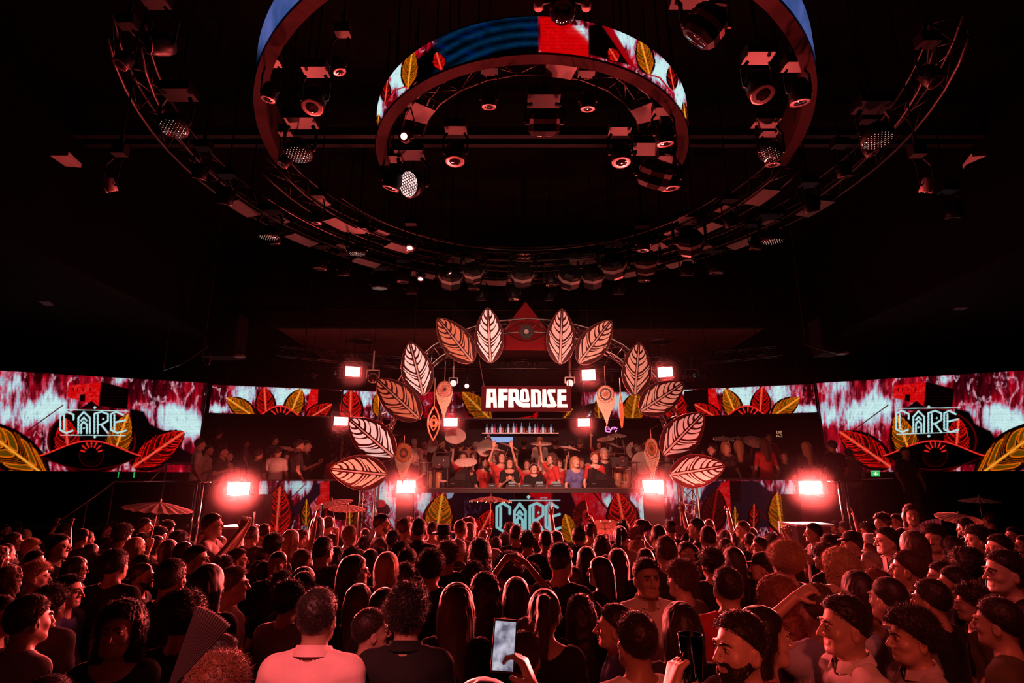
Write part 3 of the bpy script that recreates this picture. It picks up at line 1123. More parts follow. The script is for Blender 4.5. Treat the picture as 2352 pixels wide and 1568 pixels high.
def wob(X, Y, Z, freq, amp, ridged=False, seed=0):
    """cheap band-limited noise from rotated waves"""
    r = np.random.default_rng(seed)
    o = 0
    for _ in range(5):
        d = r.normal(size=3)
        d = d / np.linalg.norm(d) * freq * r.uniform(.7, 1.5)
        ph = r.uniform(0, 6.28)
        e = r.normal(size=3)
        e = e / np.linalg.norm(e) * freq * .6
        o = o + np.sin(X * d[0] + Y * d[1] + Z * d[2] + ph + 1.5 * np.sin(X * e[0] + Y * e[1] + Z * e[2]))
    o = o / 5
    if ridged:
        o = np.abs(o) * 2 - .6
    return (o * amp).astype(np.float32)


# head: crown 1.75, chin 1.515, facing +Y
def head_shape(f, fem=False, fine=False):
    w = .94 if fem else 1.0
    f.ell((0, -.012, 1.655), (.076 * w, .094, .094), .02)
    f.ell((0, .035, 1.60), (.060 * w, .058, .075), .03)
    f.cap((-.030 * w, .055, 1.548), (.030 * w, .055, 1.548), .022, .022, .03)
    f.ell((0, .078, 1.537), (.018 if fem else .022, .018, .016), .02)
    for s in (-1, 1):
        f.cap((s * .056 * w, .0, 1.590), (s * .030, .06, 1.545), .016, .016, .025)      # jaw
        f.ell((s * .040 * w, .062, 1.603), (.020, .018, .018), .02)                      # cheek
        f.ell((s * .032, .098, 1.636), (.017, .014, .011), .012, 'c')                  # socket
        f.cap((s * .012, .094, 1.655), (s * .050, .080, 1.656), .008, .006, .012)        # brow
        f.ell((s * .031, .083, 1.636), (.0125, .0125, .0115), .003)                      # eye
        f.ell((s * .078 * w, -.004, 1.612), (.010, .020, .031), .008)                    # ear
        f.ell((s * .088 * w, .002, 1.614), (.006, .010, .018), .004, 'c')
    f.cap((0, .094, 1.640), (0, .117, 1.602), .0075, .0115 if not fem else .009, .010)   # nose
    for s in (-1, 1):
        f.ell((s * .012, .104, 1.596), (.009, .010, .007), .006)
    f.cap((-.020, .086, 1.573), (.020, .086, 1.573), .0055, .0055, .006)                 # lips
    f.cap((-.016, .086, 1.563), (.016, .086, 1.563), .0065, .0065, .006)
    f.cap((0, -.025, 1.44), (0, -.005, 1.575), .050 if fem else .060, .047 if fem else .056, .03)


def hand_shape(f, wrist, fdir, pnorm, curl=.5, spread=1.0, thumb=1):
    """palm, five fingers; fdir points along the fingers, pnorm out of the palm, curl 0 flat .. 1 closed"""
    wv, d, n = np.array(wrist, float), np.array(fdir, float), np.array(pnorm, float)
    d /= np.linalg.norm(d)
    n = n - d * (n @ d)
    n /= np.linalg.norm(n)
    sx = np.cross(d, n)
    c = wv + d * .045
    for t in (-.028, -.010, .009, .027):
        f.cap(wv + d * .012 + sx * t * .6, c + d * .035 + sx * t, .013, .011, .012)
    Ls = [.070, .079, .074, .058]
    for i, t in enumerate((.030, .010, -.010, -.029)):
        p = c + d * .036 + sx * t
        ang = 0
        dd = d + sx * t * 4 * spread * .35
        for seg, fr in enumerate((.45, .32, .23)):
            ang = (seg + 1) * curl * 1.15 * (1 + .08 * i) - curl * .35
            v = dd * math.cos(ang) + n * math.sin(ang)
            v = v / np.linalg.norm(v)
            q = p + v * Ls[i] * fr
            f.cap(p, q, .0090 - seg * .0008, .0084 - seg * .0009, .004)
            p = q
    p = wv + d * .02 + sx * .026 * thumb
    v = sx * .75 * thumb + d * .55 + n * (.25 + .5 * curl)
    q = p + v / np.linalg.norm(v) * .036
    f.cap(p, q, .0135, .0105, .010)
    v2 = d * .9 + sx * .25 * thumb + n * (.3 + .7 * curl)
    f.cap(q, q + v2 / np.linalg.norm(v2) * .030, .0098, .0082, .004)


# poses: right and left arm as (elbow, wrist, finger direction, palm normal, curl)
POSES = {
    'idle': [((.245, -.03, 1.14), (.235, .10, .92), (0, .25, -1), (-1, 0, 0), .35), ((-.245, -.03, 1.14), (-.235, .10, .92), (0, .25, -1), (1, 0, 0), .35)],
    'front': [((.235, -.04, 1.14), (.13, .22, 1.24), (-.35, .5, .8), (-.6, .3, -.3), .75), ((-.245, -.03, 1.14), (-.20, .18, 1.02), (.3, .9, .1), (0, .2, 1), .5)],
    'raise': [((.27, .08, 1.60), (.235, .12, 1.86), (.05, .05, 1), (0, 1, 0), .18), ((-.245, -.03, 1.14), (-.20, .16, 1.02), (.3, .9, .1), (0, .2, 1), .5)],
    'grip': [((.26, .12, 1.55), (.215, .20, 1.80), (-.25, .15, .9), (-.7, .6, .1), .95), ((-.245, -.03, 1.14), (-.20, .16, 1.02), (.3, .9, .1), (0, .2, 1), .5)],
    'fist': [((.28, .10, 1.58), (.34, .12, 1.85), (.1, .1, 1), (0, 1, 0), 1.25), ((-.245, -.03, 1.14), (-.20, .16, 1.02), (.3, .9, .1), (0, .2, 1), .5)],
    'phone': [((.235, .14, 1.30), (.085, .32, 1.60), (-.15, .25, 1), (-.9, -.1, .2), .55), ((-.235, .14, 1.30), (-.085, .32, 1.60), (.15, .25, 1), (.9, -.1, .2), .55)],
    'low_phone': [((.235, .06, 1.13), (.06, .30, 1.26), (-.5, .6, .5), (-.5, -.3, .7), .55), ((-.235, .06, 1.13), (-.06, .30, 1.26), (.5, .6, .5), (.5, -.3, .7), .55)],
    'both': [((.30, .10, 1.56), (.19, .14, 1.84), (-.1, .1, 1), (0, 1, 0), .2), ((-.30, .10, 1.56), (-.19, .14, 1.84), (.1, .1, 1), (0, 1, 0), .2)],
    'head': [((.37, .05, 1.50), (.15, -.03, 1.70), (-.9, -.2, .5), (-.2, .3, -1), .5), ((-.37, .05, 1.50), (-.15, -.03, 1.70), (.9, -.2, .5), (.2, .3, -1), .5)],
    'loop': [((.30, .02, 1.62), (.07, .03, 1.86), (-1, .1, .45), (0, .3, -1), .45), ((-.30, .02, 1.62), (-.07, .03, 1.90), (1, .1, .1), (0, .3, -1), .45)],
    'grip_low': [((.30, .06, 1.24), (.235, .20, 1.50), (-.25, .15, .9), (-.7, .6, .1), .95), ((-.245, -.03, 1.14), (-.20, .16, 1.02), (.3, .9, .1), (0, .2, 1), .5)],
    'reach': [((.30, .24, 1.34), (.20, .48, 1.58), (-.35, .25, .9), (-.8, .3, .1), .7), ((-.245, -.03, 1.14), (-.20, .16, 1.02), (.3, .9, .1), (0, .2, 1), .5)],
    'desk': [((.235, .06, 1.14), (.16, .30, 1.07), (-.1, 1, -.25), (0, -.2, -1), .35), ((-.235, .06, 1.14), (-.16, .30, 1.07), (.1, 1, -.25), (0, -.2, -1), .35)],
}


def make_person_meshes(pose, fem=False, res=1.0, fat=1.0):
    arms = POSES[pose]
    fx, fy, fz = [(-.105, .105, .0078 * res)], [(-.115, .135, .0078 * res)], [(1.42, 1.79, .0078 * res)]
    hands_fine = pose != 'idle'
    for (e, w_, fd, pn, cu) in arms:
        if hands_fine and w_[2] > 1.0:
            fd = np.array(fd, float)
            fd /= np.linalg.norm(fd)
            c = np.array(w_) + fd * .07
            fx.append((c[0] - .085, c[0] + .085, .0062)); fy.append((c[1] - .085, c[1] + .085, .0062)); fz.append((c[2] - .10, c[2] + .11, .0062))
    xs = axis(-.46, .46, .02, fx)
    ys = axis(-.24, .66 if pose == 'reach' else .50, .02, fy)
    zs = axis(-.03, 2.08, .024, fz)
    body = Field(xs, ys, zs)
    sw = .86 if fem else 1.0
    torso = body.new()
    top = [((0, -.01, 1.27), (.160 * sw * fat, .105 * fat, .19)), ((0, .0, 1.08), (.138 * sw * fat, .098 * fat, .16)), ((0, -.005, .93), (.162 * (1.02 if fem else 1) * fat, .112, .12)),
           ((0, -.03, 1.385), (.15 * sw, .075, .075))]
    for c, r in top:
        torso.ell(c, r, .05)
    for s in (-1, 1):
        torso.cap((s * .03, -.025, 1.475), (s * .15 * sw, -.02, 1.425), .040, .048, .04)
        torso.ell((s * .166 * sw, -.015, 1.405), (.054, .054, .054), .04)
        if fem:
            torso.ell((s * .068, .078, 1.285), (.058, .05, .058), .03)
    sleeves = torso.new()
    sleeves.F[:] = torso.F
    ends = []
    for s, (e, w_, fd, pn, cu) in zip((1, -1), arms):
        sh = np.array((s * .170 * sw, -.015, 1.405))
        e, w_ = np.array(e, float), np.array(w_, float)
        e[0] *= (.93 if fem else 1)
        ends.append((sh, e, w_, fd, pn, cu, s))
        m = sh + (e - sh) * .62
        sleeves.cap(sh, m, .046 * sw, .042 * sw, .02)
    for (sh, e, w_, fd, pn, cu, s) in ends:
        r = .80 if fem else 1.0
        torso.cap(sh, e, .047 * r, .036 * r, .03)
        torso.cap(e, w_, .037 * r, .024 * r, .02)
        hand_shape(torso, w_, fd, pn, cu, 1.0, 1 if s > 0 else -1)
    legs = body.new()
    for s in (-1, 1):
        legs.cap((s * .088, 0, .90), (s * .10, .012, .50), .082, .054, .04)
        legs.cap((s * .10, .012, .50), (s * .10, -.02, .09), .052, .034, .03)
        legs.cap((s * .10, -.035, .035), (s * .115, .13, .030), .036, .028, .03)
    head = body.new()
    head_shape(head, fem)
    body.F = np.minimum(torso.F, legs.F)
    h = np.clip(.5 + .5 * (body.F - head.F) / .03, 0, 1)
    body.F = body.F * (1 - h) + head.F * h - .03 * h * (1 - h)
    X, Y, Z = body.grid()
    out = {'body': body.mesh('body_' + pose)}
    sf = sleeves
    cloth = sf.new()
    neck = np.sqrt(X ** 2 + (Y + .005) ** 2 + ((Z - 1.515) * .8) ** 2) - (.088 if not fem else .115)
    cloth.F = (np.maximum(np.maximum(sf.F - .013 - wob(X, Y, Z, 34, .004, seed=3), .86 - Z), -neck)).astype(np.float32)
    out['top'] = cloth.mesh('top_' + pose)
    out['collar'] = None
    tr = sf.new()
    low = sf.new()
    low.ell((0, -.005, .93), (.162 * (1.02 if fem else 1), .112, .12), .05)
    tr.F = np.maximum(np.maximum(np.minimum(legs.F, low.F) - .010, Z - .93), .075 - Z + 0 * X).astype(np.float32)
    out['trousers'] = tr.mesh('trousers_' + pose)
    return out


def hair_mesh(style, res=.0068, seed=0):
    long = style in ('long', 'wavy', 'blonde_long', 'curly_long')
    zlo = 1.22 if long else 1.46
    xs = axis(-.19, .19, res * (1.3 if long else 1), [])
    ys = axis(-.20, .17, res * (1.3 if long else 1), [])
    zs = axis(zlo - .03, 1.86, res * (1.3 if long else 1), [])
    f = Field(xs, ys, zs)
    X, Y, Z = f.grid()

    def hairline(front=1.700, ear=1.625, nape=1.555):
        # height above which hair grows, by front-back position
        return np.where(Y > -.01, ear + (front - ear) * np.clip((Y + .01) / .085, 0, 1) ** .8, nape + (ear - nape) * np.clip((Y + .10) / .09, 0, 1))
    def scalp(side, top, front=0.0):
        # hair thickness grows from the sides to the crown
        f.ell((0, -.012, 1.655), (.077, .095, .0945), .01)
        t = np.clip((Z - 1.60) / .12, 0, 1)
        t = t * t * (3 - 2 * t)
        f.F = (f.F - (side + (top - side) * t) - front * np.clip((Y + .02) / .09, 0, 1) * t).astype(np.float32)
    if style == 'short':
        scalp(.004, .012)
        f.F = np.maximum(f.F + wob(X, Y, Z, 190, .003, True, 1 + seed), hairline(1.705, 1.628, 1.560) - Z)
    elif style == 'quiff':
        scalp(.003, .012, .009)
        f.F = np.maximum(f.F + wob(X, Y, Z, 150, .0035, True, 2 + seed), hairline(1.710, 1.632, 1.570) - Z)
    elif style == 'buzz':
        scalp(.0018, .0035)
        f.F = np.maximum(f.F + wob(X, Y, Z, 260, .0012, True, 3), hairline(1.705, 1.628, 1.570) - Z)
    elif style == 'curly':
        scalp(.010, .030, .006)
        d = f.F + wob(X, Y, Z, 230, .007, True, 4 + seed) + wob(X, Y, Z, 70, .004, False, 14)
        f.F = np.maximum(d, hairline(1.700, 1.612, 1.545) - Z)
    elif style == 'afro':
        f.ell((0, -.022, 1.690), (.130, .136, .122), .01)
        d = f.F + wob(X, Y, Z, 240, .007, True, 5) + wob(X, Y, Z, 60, .006, False, 15)
        f.F = np.maximum(d, hairline(1.700, 1.585, 1.515) - Z)
    elif long:
        big = .018 if style == 'curly_long' else 0
        f.ell((0, -.018, 1.668), (.092 + big, .110 + big, .098 + big * .6), .01)
        f.cap((0, -.055, 1.60), (0, -.095, 1.32), .088 + big, .060 + big, .04)
        for s in (-1, 1):
            f.cap((s * .058, -.035, 1.62), (s * (.072 + big), -.045, 1.36), .040 + big * .6, .028 + big, .03)
        amp, fr, rd = {'long': (.0035, 150, True), 'blonde_long': (.0035, 150, True), 'wavy': (.009, 75, True), 'curly_long': (.010, 170, True)}[style]
        n = wob(X, Y, Z * (.22 if style in ('long', 'blonde_long') else .6), fr, amp, rd, 6 + seed)
        face = np.maximum(np.maximum(np.abs(X) - .056, -(Y - .015)), Z - hairline(1.705))
        f.F = np.maximum(f.F + n, -face)
        f.F = np.maximum(f.F, (Z * 0 + np.where(Y > .03, hairline(1.700), 1.0)) - Z)
        f.F = np.maximum(f.F, zlo + .02 - Z)
    elif style == 'bob':
        f.ell((0, -.018, 1.668), (.094, .110, .100), .01)
        f.cap((0, -.045, 1.62), (0, -.050, 1.54), .096, .088, .04)
        n = wob(X, Y, Z * .3, 140, .0035, True, 8)
        face = np.maximum(np.maximum(np.abs(X) - .058, -(Y - .015)), Z - hairline(1.705))
        f.F = np.maximum(f.F + n, -face)
        f.F = np.maximum(f.F, 1.50 - Z)
    elif style == 'bun':
        f.ell((0, -.016, 1.663), (.083, .102, .096), .01)
        f.ell((0, -.105, 1.72), (.042, .040, .040), .012)
        f.F = np.maximum(f.F + wob(X, Y, Z, 150, .003, True, 9), hairline(1.705, 1.63, 1.56) - Z)
    elif style == 'ponytail':
        f.ell((0, -.016, 1.663), (.083, .102, .096), .01)
        f.cap((0, -.10, 1.715), (0, -.155, 1.63), .032, .034, .02)
        f.cap((0, -.155, 1.63), (0, -.145, 1.47), .034, .016, .02)
        f.F = np.maximum(f.F + wob(X, Y, Z * .4, 150, .003, True, 9), np.where(Y < -.09, 1.0, hairline(1.705, 1.63, 1.56)) - Z)
    elif style == 'beard':
        f.ell((0, .035, 1.60), (.0642, .0622, .0792), .01)
        f.cap((-.030, .055, 1.548), (.030, .055, 1.548), .0270, .0270, .02)
        f.ell((0, .078, 1.537), (.0255, .022, .0195), .02)
        for s in (-1, 1):
            f.cap((s * .056, .0, 1.590), (s * .030, .06, 1.545), .0210, .0210, .02)
            f.cap((s * .003, .093, 1.583), (s * .026, .082, 1.572), .0065, .006, .006)
        d = f.F + wob(X, Y, Z, 240, .002, True, 10)
        top = np.where(Y > .082, 1.592, np.where(Y > .045, 1.582 + (.082 - Y) * .1, 1.585 + (.045 - Y) * 1.0))
        d = np.maximum(d, Z - top)
        d = np.maximum(d, np.maximum(-.012 - Y, 1.512 - Z))
        lips = np.sqrt((X / .024) ** 2 + ((Y - .094) / .03) ** 2 + ((Z - 1.568) / .012) ** 2) - 1
        f.F = np.maximum(d, -lips * .012)
    me = f.mesh('hair_' + style)
    strands(me, style, fine=res < .006)
    return me


def strands(me, style, fine):
    """loose hairs standing off the hair mass, in the same mesh"""
    r = np.random.default_rng(len(style) + 5)
    n = len(me.vertices)
    co = np.empty(n * 3, np.float32); me.vertices.foreach_get('co', co); co = co.reshape(-1, 3)
    no = np.empty(n * 3, np.float32); me.vertex_normals.foreach_get('vector', no); no = no.reshape(-1, 3)
    long = style in ('long', 'wavy', 'blonde_long', 'curly_long', 'bob', 'ponytail')
    curly = style in ('curly', 'afro', 'curly_long', 'wavy')
    m = {'buzz': 2500, 'beard': 1200}.get(style, 7000 if curly else 3200) * (2 if fine else 1)
    L = {'buzz': .004, 'beard': .006, 'afro': .015, 'curly': .013, 'curly_long': .015, 'wavy': .014, 'quiff': .009, 'short': .0075}.get(style, .011)
    pick = r.integers(0, n, m)
    p, d = co[pick], no[pick]
    ok = d @ np.array([0, 0, 1.0]) > -.6
    p, d = p[ok], d[ok]
    m = len(p)
    flow = np.stack([-d[:, 2] * d[:, 0], -d[:, 2] * d[:, 1], np.where(long, -1.0, .25) * np.ones(m)], 1)
    if not long:
        flow = np.stack([r.normal(0, .5, m), .5 + r.normal(0, .5, m), r.normal(0, .3, m)], 1)
    if curly:
        flow = r.normal(0, 1.0, (m, 3))
    flow /= np.linalg.norm(flow, axis=1)[:, None] + 1e-6
    ln = L * r.uniform(.4, 1.3, m)[:, None] * (2.0 if long and not curly else 1)
    a = p - d * .002
    k = .9 if not long else .35
    mid = p + (d * k + flow * .6) * ln * .55
    end = p + (d * k * .8 + flow * 1.3 + r.normal(0, .25, (m, 3))) * ln
    side = np.cross(d, flow) + 1e-6
    side /= np.linalg.norm(side, axis=1)[:, None]
    wd = .0007 if fine else .0011
    V = np.concatenate([a - side * wd, a + side * wd, mid + side * wd * .8, mid - side * wd * .8, end])
    i = np.arange(m)
    q = np.stack([i, i + m, i + 2 * m, i + 3 * m], 1)
    t = np.stack([i + 3 * m, i + 2 * m, i + 4 * m], 1)
    base, nl, nf = n, len(me.loops), len(me.polygons)
    me.vertices.add(len(V))
    allco = np.concatenate([co.ravel(), V.astype(np.float32).ravel()])
    me.vertices.foreach_set('co', allco)
    old = np.empty(nl, np.int32); me.loops.foreach_get('vertex_index', old)
    ls = np.empty(nf, np.int32); me.polygons.foreach_get('loop_start', ls)
    me.loops.add(q.size + t.size)
    me.loops.foreach_set('vertex_index', np.concatenate([old, (q + base).ravel(), (t + base).ravel()]).astype(np.int32))
    me.polygons.add(2 * m)
    me.polygons.foreach_set('loop_start', np.concatenate([ls, nl + 4 * i, nl + q.size + 3 * i]).astype(np.int32))
    me.polygons.foreach_set('use_smooth', np.ones(nf + 2 * m, bool))
    me.update(calc_edges=True)


def face_mesh(kind):
    mb = MB()
    if kind == 'eyebrows':
        for s in (-1, 1):
            mb.tube([(s * .012, .1025, 1.654), (s * .030, .098, 1.660), (s * .050, .084, 1.655)], [.0035, .0045, .002], 6)
    else:
        for s in (-1, 1):
            mb.lathe([(.0, .0), (.004, .0012), (.0052, .003), (.0052, .006), (0, .0075)], 10, (s * .031, .0885, 1.637), (0, 1, 0))
            mb.tube([(s * .018, .0935, 1.6405), (s * .031, .0975, 1.6455), (s * .044, .0905, 1.640)], .0016, 5)
    o = mb.build(kind, None, smooth=True)
    me = o.data
    bpy.data.objects.remove(o)
    me.materials.append(None)
    return me


def cap_mesh(kind):
    mb = MB()
    if kind == 'cap':
        vs = []
        mb.lathe([(.098, 0), (.100, .02), (.092, .06), (.06, .088), (.015, .098), (0, .098)], 24, (0, -.012, 1.672))
        n = 14
        a = [(math.cos(PI * i / n) * .085, .06 + math.sin(PI * i / n) * .085) for i in range(n + 1)]
        mb.prism([(p[0], p[1]) for p in a], (0, 0, 1.690), (1, 0, -.0), (0, 1, -.12), .008)
    elif kind == 'fedora':
        mb.lathe([(.145, 0), (.150, .006), (.098, .012), (.094, .03), (.090, .08), (.075, .108), (.04, .098), (0, .095)], 28, (0, -.012, 1.688), (0, -.08, 1))
    elif kind == 'sunhat':
        mb.lathe([(.17, -.02), (.172, -.012), (.102, .010), (.096, .03), (.090, .075), (.06, .098), (0, .102)], 28, (0, -.012, 1.688), (0, -.1, 1))
    me_o = mb.build(kind, None, smooth=True)
    me = me_o.data
    bpy.data.objects.remove(me_o)
    me.materials.append(None)
    return me


def collar_mesh():
    mb = MB()
    n = 30
    vs, fs = [], []
    for i in range(n + 1):
        a = -PI * .44 + (2 * PI - PI * .12) * i / n + PI
        a = PI / 2 + .32 + (2 * PI - .64) * i / n
        c, s = math.cos(a), math.sin(a)
        for (r, z) in ((.075, 1.462), (.068, 1.515), (.074, 1.520), (.094, 1.478)):
            vs.append((c * r * 1.02, -.01 + s * r, z + (-.02 * s)))
    for i in range(n):
        for k in range(3):
            b = i * 4 + k
            fs.append((b, b + 1, b + 5, b + 4))
    mb.add(vs, fs)
    o = mb.build('collar', None, smooth=True)
    me = o.data
    bpy.data.objects.remove(o)
    me.materials.append(None)
    return me


MESH = {}


def person_mesh(pose, fem, fine=False):
    k = (pose, fem, fine)
    if k not in MESH:
        MESH[k] = make_person_meshes(pose, fem, .62 if fine else 1.0)
    return MESH[k]


def hair_get(style, fine=False):
    k = ('h', style, fine)
    if k not in MESH:
        MESH[k] = cap_mesh(style) if style in ('cap', 'fedora', 'sunhat') else face_mesh(style) if style in ('eyebrows', 'eyes') else collar_mesh() if style == 'collar' else hair_mesh(style, (.0035 if style == 'beard' else .0045) if fine else .0068)
    return MESH[k]


def skinm(name, c):
    return mat(name, c, 0.42, spec=0.45, noise=(20, 0.06))


SKIN = [skinm('skin_fair', (.56, .36, .28)), skinm('skin_tan', (.42, .25, .18)), skinm('skin_olive', (.34, .20, .14)), skinm('skin_brown', (.20, .11, .08))]
HAIRM = {'dark': mat('dark_hair', (.018, .010, .008), .5, spec=.35, sheen=.2), 'brown': mat('brown_hair', (.06, .028, .016), .5, spec=.35, sheen=.2),
         'blond': mat('blond_hair', (.36, .21, .10), .55, spec=.4, sheen=.4), 'red': mat('auburn_hair', (.14, .045, .02), .55, spec=.4, sheen=.4), 'grey': mat('grey_hair', (.30, .26, .24), .55)}


def fabric(name, c):
    return mat(name, c, 0.85, spec=.2, sheen=.1, noise=(14, .12), bump=.25)


TOPM = {'black': fabric('black_cloth', (.012, .011, .012)), 'dark': fabric('charcoal_cloth', (.035, .03, .032)), 'white': fabric('white_cloth', (.70, .66, .66)), 'light': fabric('light_cloth', (.42, .36, .34)),
        'grey': fabric('grey_cloth', (.16, .14, .15)), 'red': fabric('red_cloth', (.40, .04, .04)), 'blue': fabric('blue_cloth', (.10, .13, .32)), 'denim': fabric('pale_denim', (.34, .36, .46)), 'pink': fabric('pink_lit_cloth', (.74, .46, .46)),  # pink: white polo with the red lamplight put into its colour
        'olive': fabric('olive_cloth', (.09, .07, .035)), 'print': fabric('patterned_cloth', (.30, .22, .20))}
TROUM = fabric('dark_trousers', (.02, .02, .026))
M['eyebrow'] = HAIRM['dark']
PEOPLE = []


def part_obj(name, me, m, parent):
    o = bpy.data.objects.new(name, me)
    COL.objects.link(o)
    if parent is not None:
        o.parent = parent
    if len(o.material_slots):
        o.material_slots[0].link = 'OBJECT'
        o.material_slots[0].material = m
    return o


def person(loc, yaw, s=1.0, pose='idle', fem=False, hair='short', hc='dark', top='black', skin=1, label='', group=None, fine=False, collar=False, beard=False, mirror=False, lean=0.0, bare=False, extra=None):
    """yaw in degrees: 0 faces the stage, 90 faces the right of the photo, -90 the left, 180 the camera"""
    ms = person_mesh(pose, fem, fine)
    root = part_obj('person', ms['body'], SKIN[skin], None)
    root.location = loc
    root.rotation_euler = (0, 0, -math.radians(yaw))
    root.scale = (-s if mirror else s, s, s)
    part_obj('top', ms['top'], TOPM[top], root)
    part_obj('trousers', ms['trousers'], TROUM, root)
    if hair in ('cap', 'fedora', 'sunhat'):
        part_obj('hair', hair_get('short'), HAIRM[hc], root)
        part_obj('hat', hair_get(hair), TOPM['white' if hair == 'sunhat' or hc == 'blond' else 'black'], root)
    elif hair != 'bald':
        part_obj('hair', hair_get(hair, fine), HAIRM[hc], root)
    if collar:
        part_obj('collar', hair_get('collar'), TOPM[top], root)
    if fine and (abs((yaw + 180) % 360 - 180) > 50):
        part_obj('eyebrows', hair_get('eyebrows'), HAIRM['dark'], root)
        part_obj('eyes', hair_get('eyes'), M['lens'], root)
    if beard:
        part_obj('beard', hair_get('beard', fine), HAIRM[hc if hc != 'blond' else 'brown'], root)
    tag(root, label, 'person', group)
    PEOPLE.append(root)
    return root


def hand_local(pose, left=False):
    e, w_, fd, pn, cu = POSES[pose][1 if left else 0]
    fd = Vector(fd).normalized()
    return Vector(w_) + fd * .075 + Vector(pn).normalized() * .03
# ------------------------------------------------------------------ stage
def px_box(mb, x0, x1, ytop, ybot, Y, depth, to_floor=None):
    a, b = at(x0, ytop, Y), at(x1, ytop, Y)
    zb_ = at(x0, ybot, Y).z if to_floor is None else to_floor
    return mb.box(((a.x + b.x) / 2, Y + depth / 2, (a.z + zb_) / 2), (b.x - a.x, depth, a.z - zb_))


DJZ, VIPZ = 1.02, 1.30
DJB, VIPB = 1.68, 1.82
# platforms
mb = MB(); mb.box((0.3, 15.2, DJZ / 2), (5.2, 5.2, DJZ)); o = mb.build('stage_platform', M['soft_black']); tag(o, 'black stage platform carrying the musicians and dancers behind the console screen', 'stage')
mb = MB(); mb.box((-7.3, 15.6, VIPZ / 2), (9.8, 5.7, VIPZ)); o = mb.build('guest_platform', M['soft_black']); tag(o, 'black raised guest platform on the left behind the low video wall', 'platform')
mb = MB(); mb.box((7.9, 15.6, VIPZ / 2), (9.8, 5.7, VIPZ)); o = mb.build('guest_platform', M['soft_black']); tag(o, 'black raised guest platform on the right behind the low video wall', 'platform')
mb = MB(); mb.box((0.3, 17.05, (DJZ + DJB) / 2), (5.2, 2.2, DJB - DJZ)); tag(mb.build('riser_step', M['soft_black']), 'black rear step of the stage where the back row stands', 'stage riser')
mb = MB(); mb.box((-6.6, 17.0, (VIPZ + VIPB) / 2), (8.2, 2.4, VIPB - VIPZ)); tag(mb.build('riser_step', M['soft_black']), 'black rear step of the left guest platform', 'stage riser')
mb = MB(); mb.box((7.2, 17.0, (VIPZ + VIPB) / 2), (8.2, 2.4, VIPB - VIPZ)); tag(mb.build('riser_step', M['soft_black']), 'black rear step of the right guest platform', 'stage riser')
# the dark wall under the video bands
mb = MB(); mb.box((0.3, 18.6, 3.1), (22, 0.15, 6.2)); struct('wall_stage', mb, M['wall'])

# console: long black table on the front edge
a, b = at(950, 1120, 12.3), at(1479, 1120, 12.3)
root = empty('console', ((a.x + b.x) / 2, 12.6, DJZ))
tag(root, 'long black console table above the front video wall with CARE', 'table')


def child(mb, name, m, parent, smooth=False):
    o = mb.build(name, m, None, smooth)
    o.parent = parent
    o.matrix_parent_inverse = Matrix.Translation(parent.location).inverted() if parent.rotation_euler == Euler((0, 0, 0)) else parent.matrix_basis.inverted()
    return o


ctop = a.z
mb = MB(); mb.box(((a.x + b.x) / 2, 12.64, ctop - .05), (b.x - a.x, .74, .10)); child(mb, 'table_top', M['black'], root)
mb = MB(); mb.box(((a.x + b.x) / 2, 12.252, ctop - .005), (b.x - a.x, .012, .014)); child(mb, 'edge_strip', M['rim'], root)
for k in range(4):
    x = a.x + .2 + (b.x - a.x - .4) * k / 3
    mb = MB(); mb.box((x, 12.9, (DJZ + ctop - .1) / 2), (.08, .08, ctop - .1 - DJZ)); child(mb, 'leg', M['black'], root)

# pillars with blinders, risers, railings
M['pillar'] = mat('pillar_cloth', (0.05, 0.03, 0.034), 0.7, noise=(5, .3))
for (x0, x1, lab) in ((911, 949, 'dark pillar left of the console video wall with a blinder on it'), (1480, 1524, 'dark pillar right of the console video wall with a blinder on it')):
    mb = MB(); px_box(mb, x0, x1, 1131, 0, 12.22, .26, 0.0)
    tag(mb.build('pillar_block', M['pillar']), lab, 'pillar')
for (x0, x1, lab) in ((474, 590, 'dark red lit riser block left of the low video wall'), (1836, 1944, 'dark red lit riser block right of the low video wall')):
    mb = MB(); px_box(mb, x0, x1, 1136, 0, 11.62, .8, 0.0)
    tag(mb.build('riser_block', M['pillar']), lab, 'riser')


def blinder(px, py, Y, w_, h_, tgt, lab, stand_z=None):
    p = at(px, py, Y)
    W, H = w_ / F * Y, h_ / F * Y
    root = empty('blinder_light', p)
    tag(root, 'blazing blinder light ' + lab, 'stage light', 'blinders')
    d = (Vector(tgt) - p)
    root.rotation_euler = Euler((0, 0, math.atan2(d.y, d.x) + PI / 2))
    # local: -Y forward (towards the crowd)
    mb = MB(); mb.box((0, .07, 0), (W * 1.12, .12, H * 1.2)); o = mb.build('housing', M['black'], root)
    for s in (-1, 1):
        mb = MB(); mb.prism([(-.02, -H * .6), (.02, -H * .6), (.02, H * .6), (-.02, H * .6)], (s * W * .60, -.03, 0), (1, 0, 0), (0, 0, 1), .05); o = mb.build('side_flap', M['black'], root)
    mb = MB()
    mb.box((0, 0, 0), (W, .015, H))
    o = mb.build('lit_face', M['blinder'], root)
    mb = MB()
    top = H * .6 + .12 if stand_z is None else -H * .6 - .04
    mb.tube([(-W * .66, .07, 0), (-W * .66, .07, top), (W * .66, .07, top), (W * .66, .07, 0)], .014, 6)
    if stand_z is None:
        up_ = at(px, 822 if abs(px - 1211) > 330 else 838, 13.3).z - p.z
        mb.tube([(0, .07, top), (0, .07, max(up_, top + .1) + .1)], .02, 6)
        mb.tube([(0, .07, top), (0, .07, 9.02 - p.z)], .006, 5)
    mb.build('bracket', M['metal'], root)
    return root


for i, (px, py, Y, w_, h_, e, tgt, lab) in enumerate(BLINDERS):
    blinder(px, py, Y, w_, h_, tgt, lab, stand_z=(0 if i >= 6 else None))

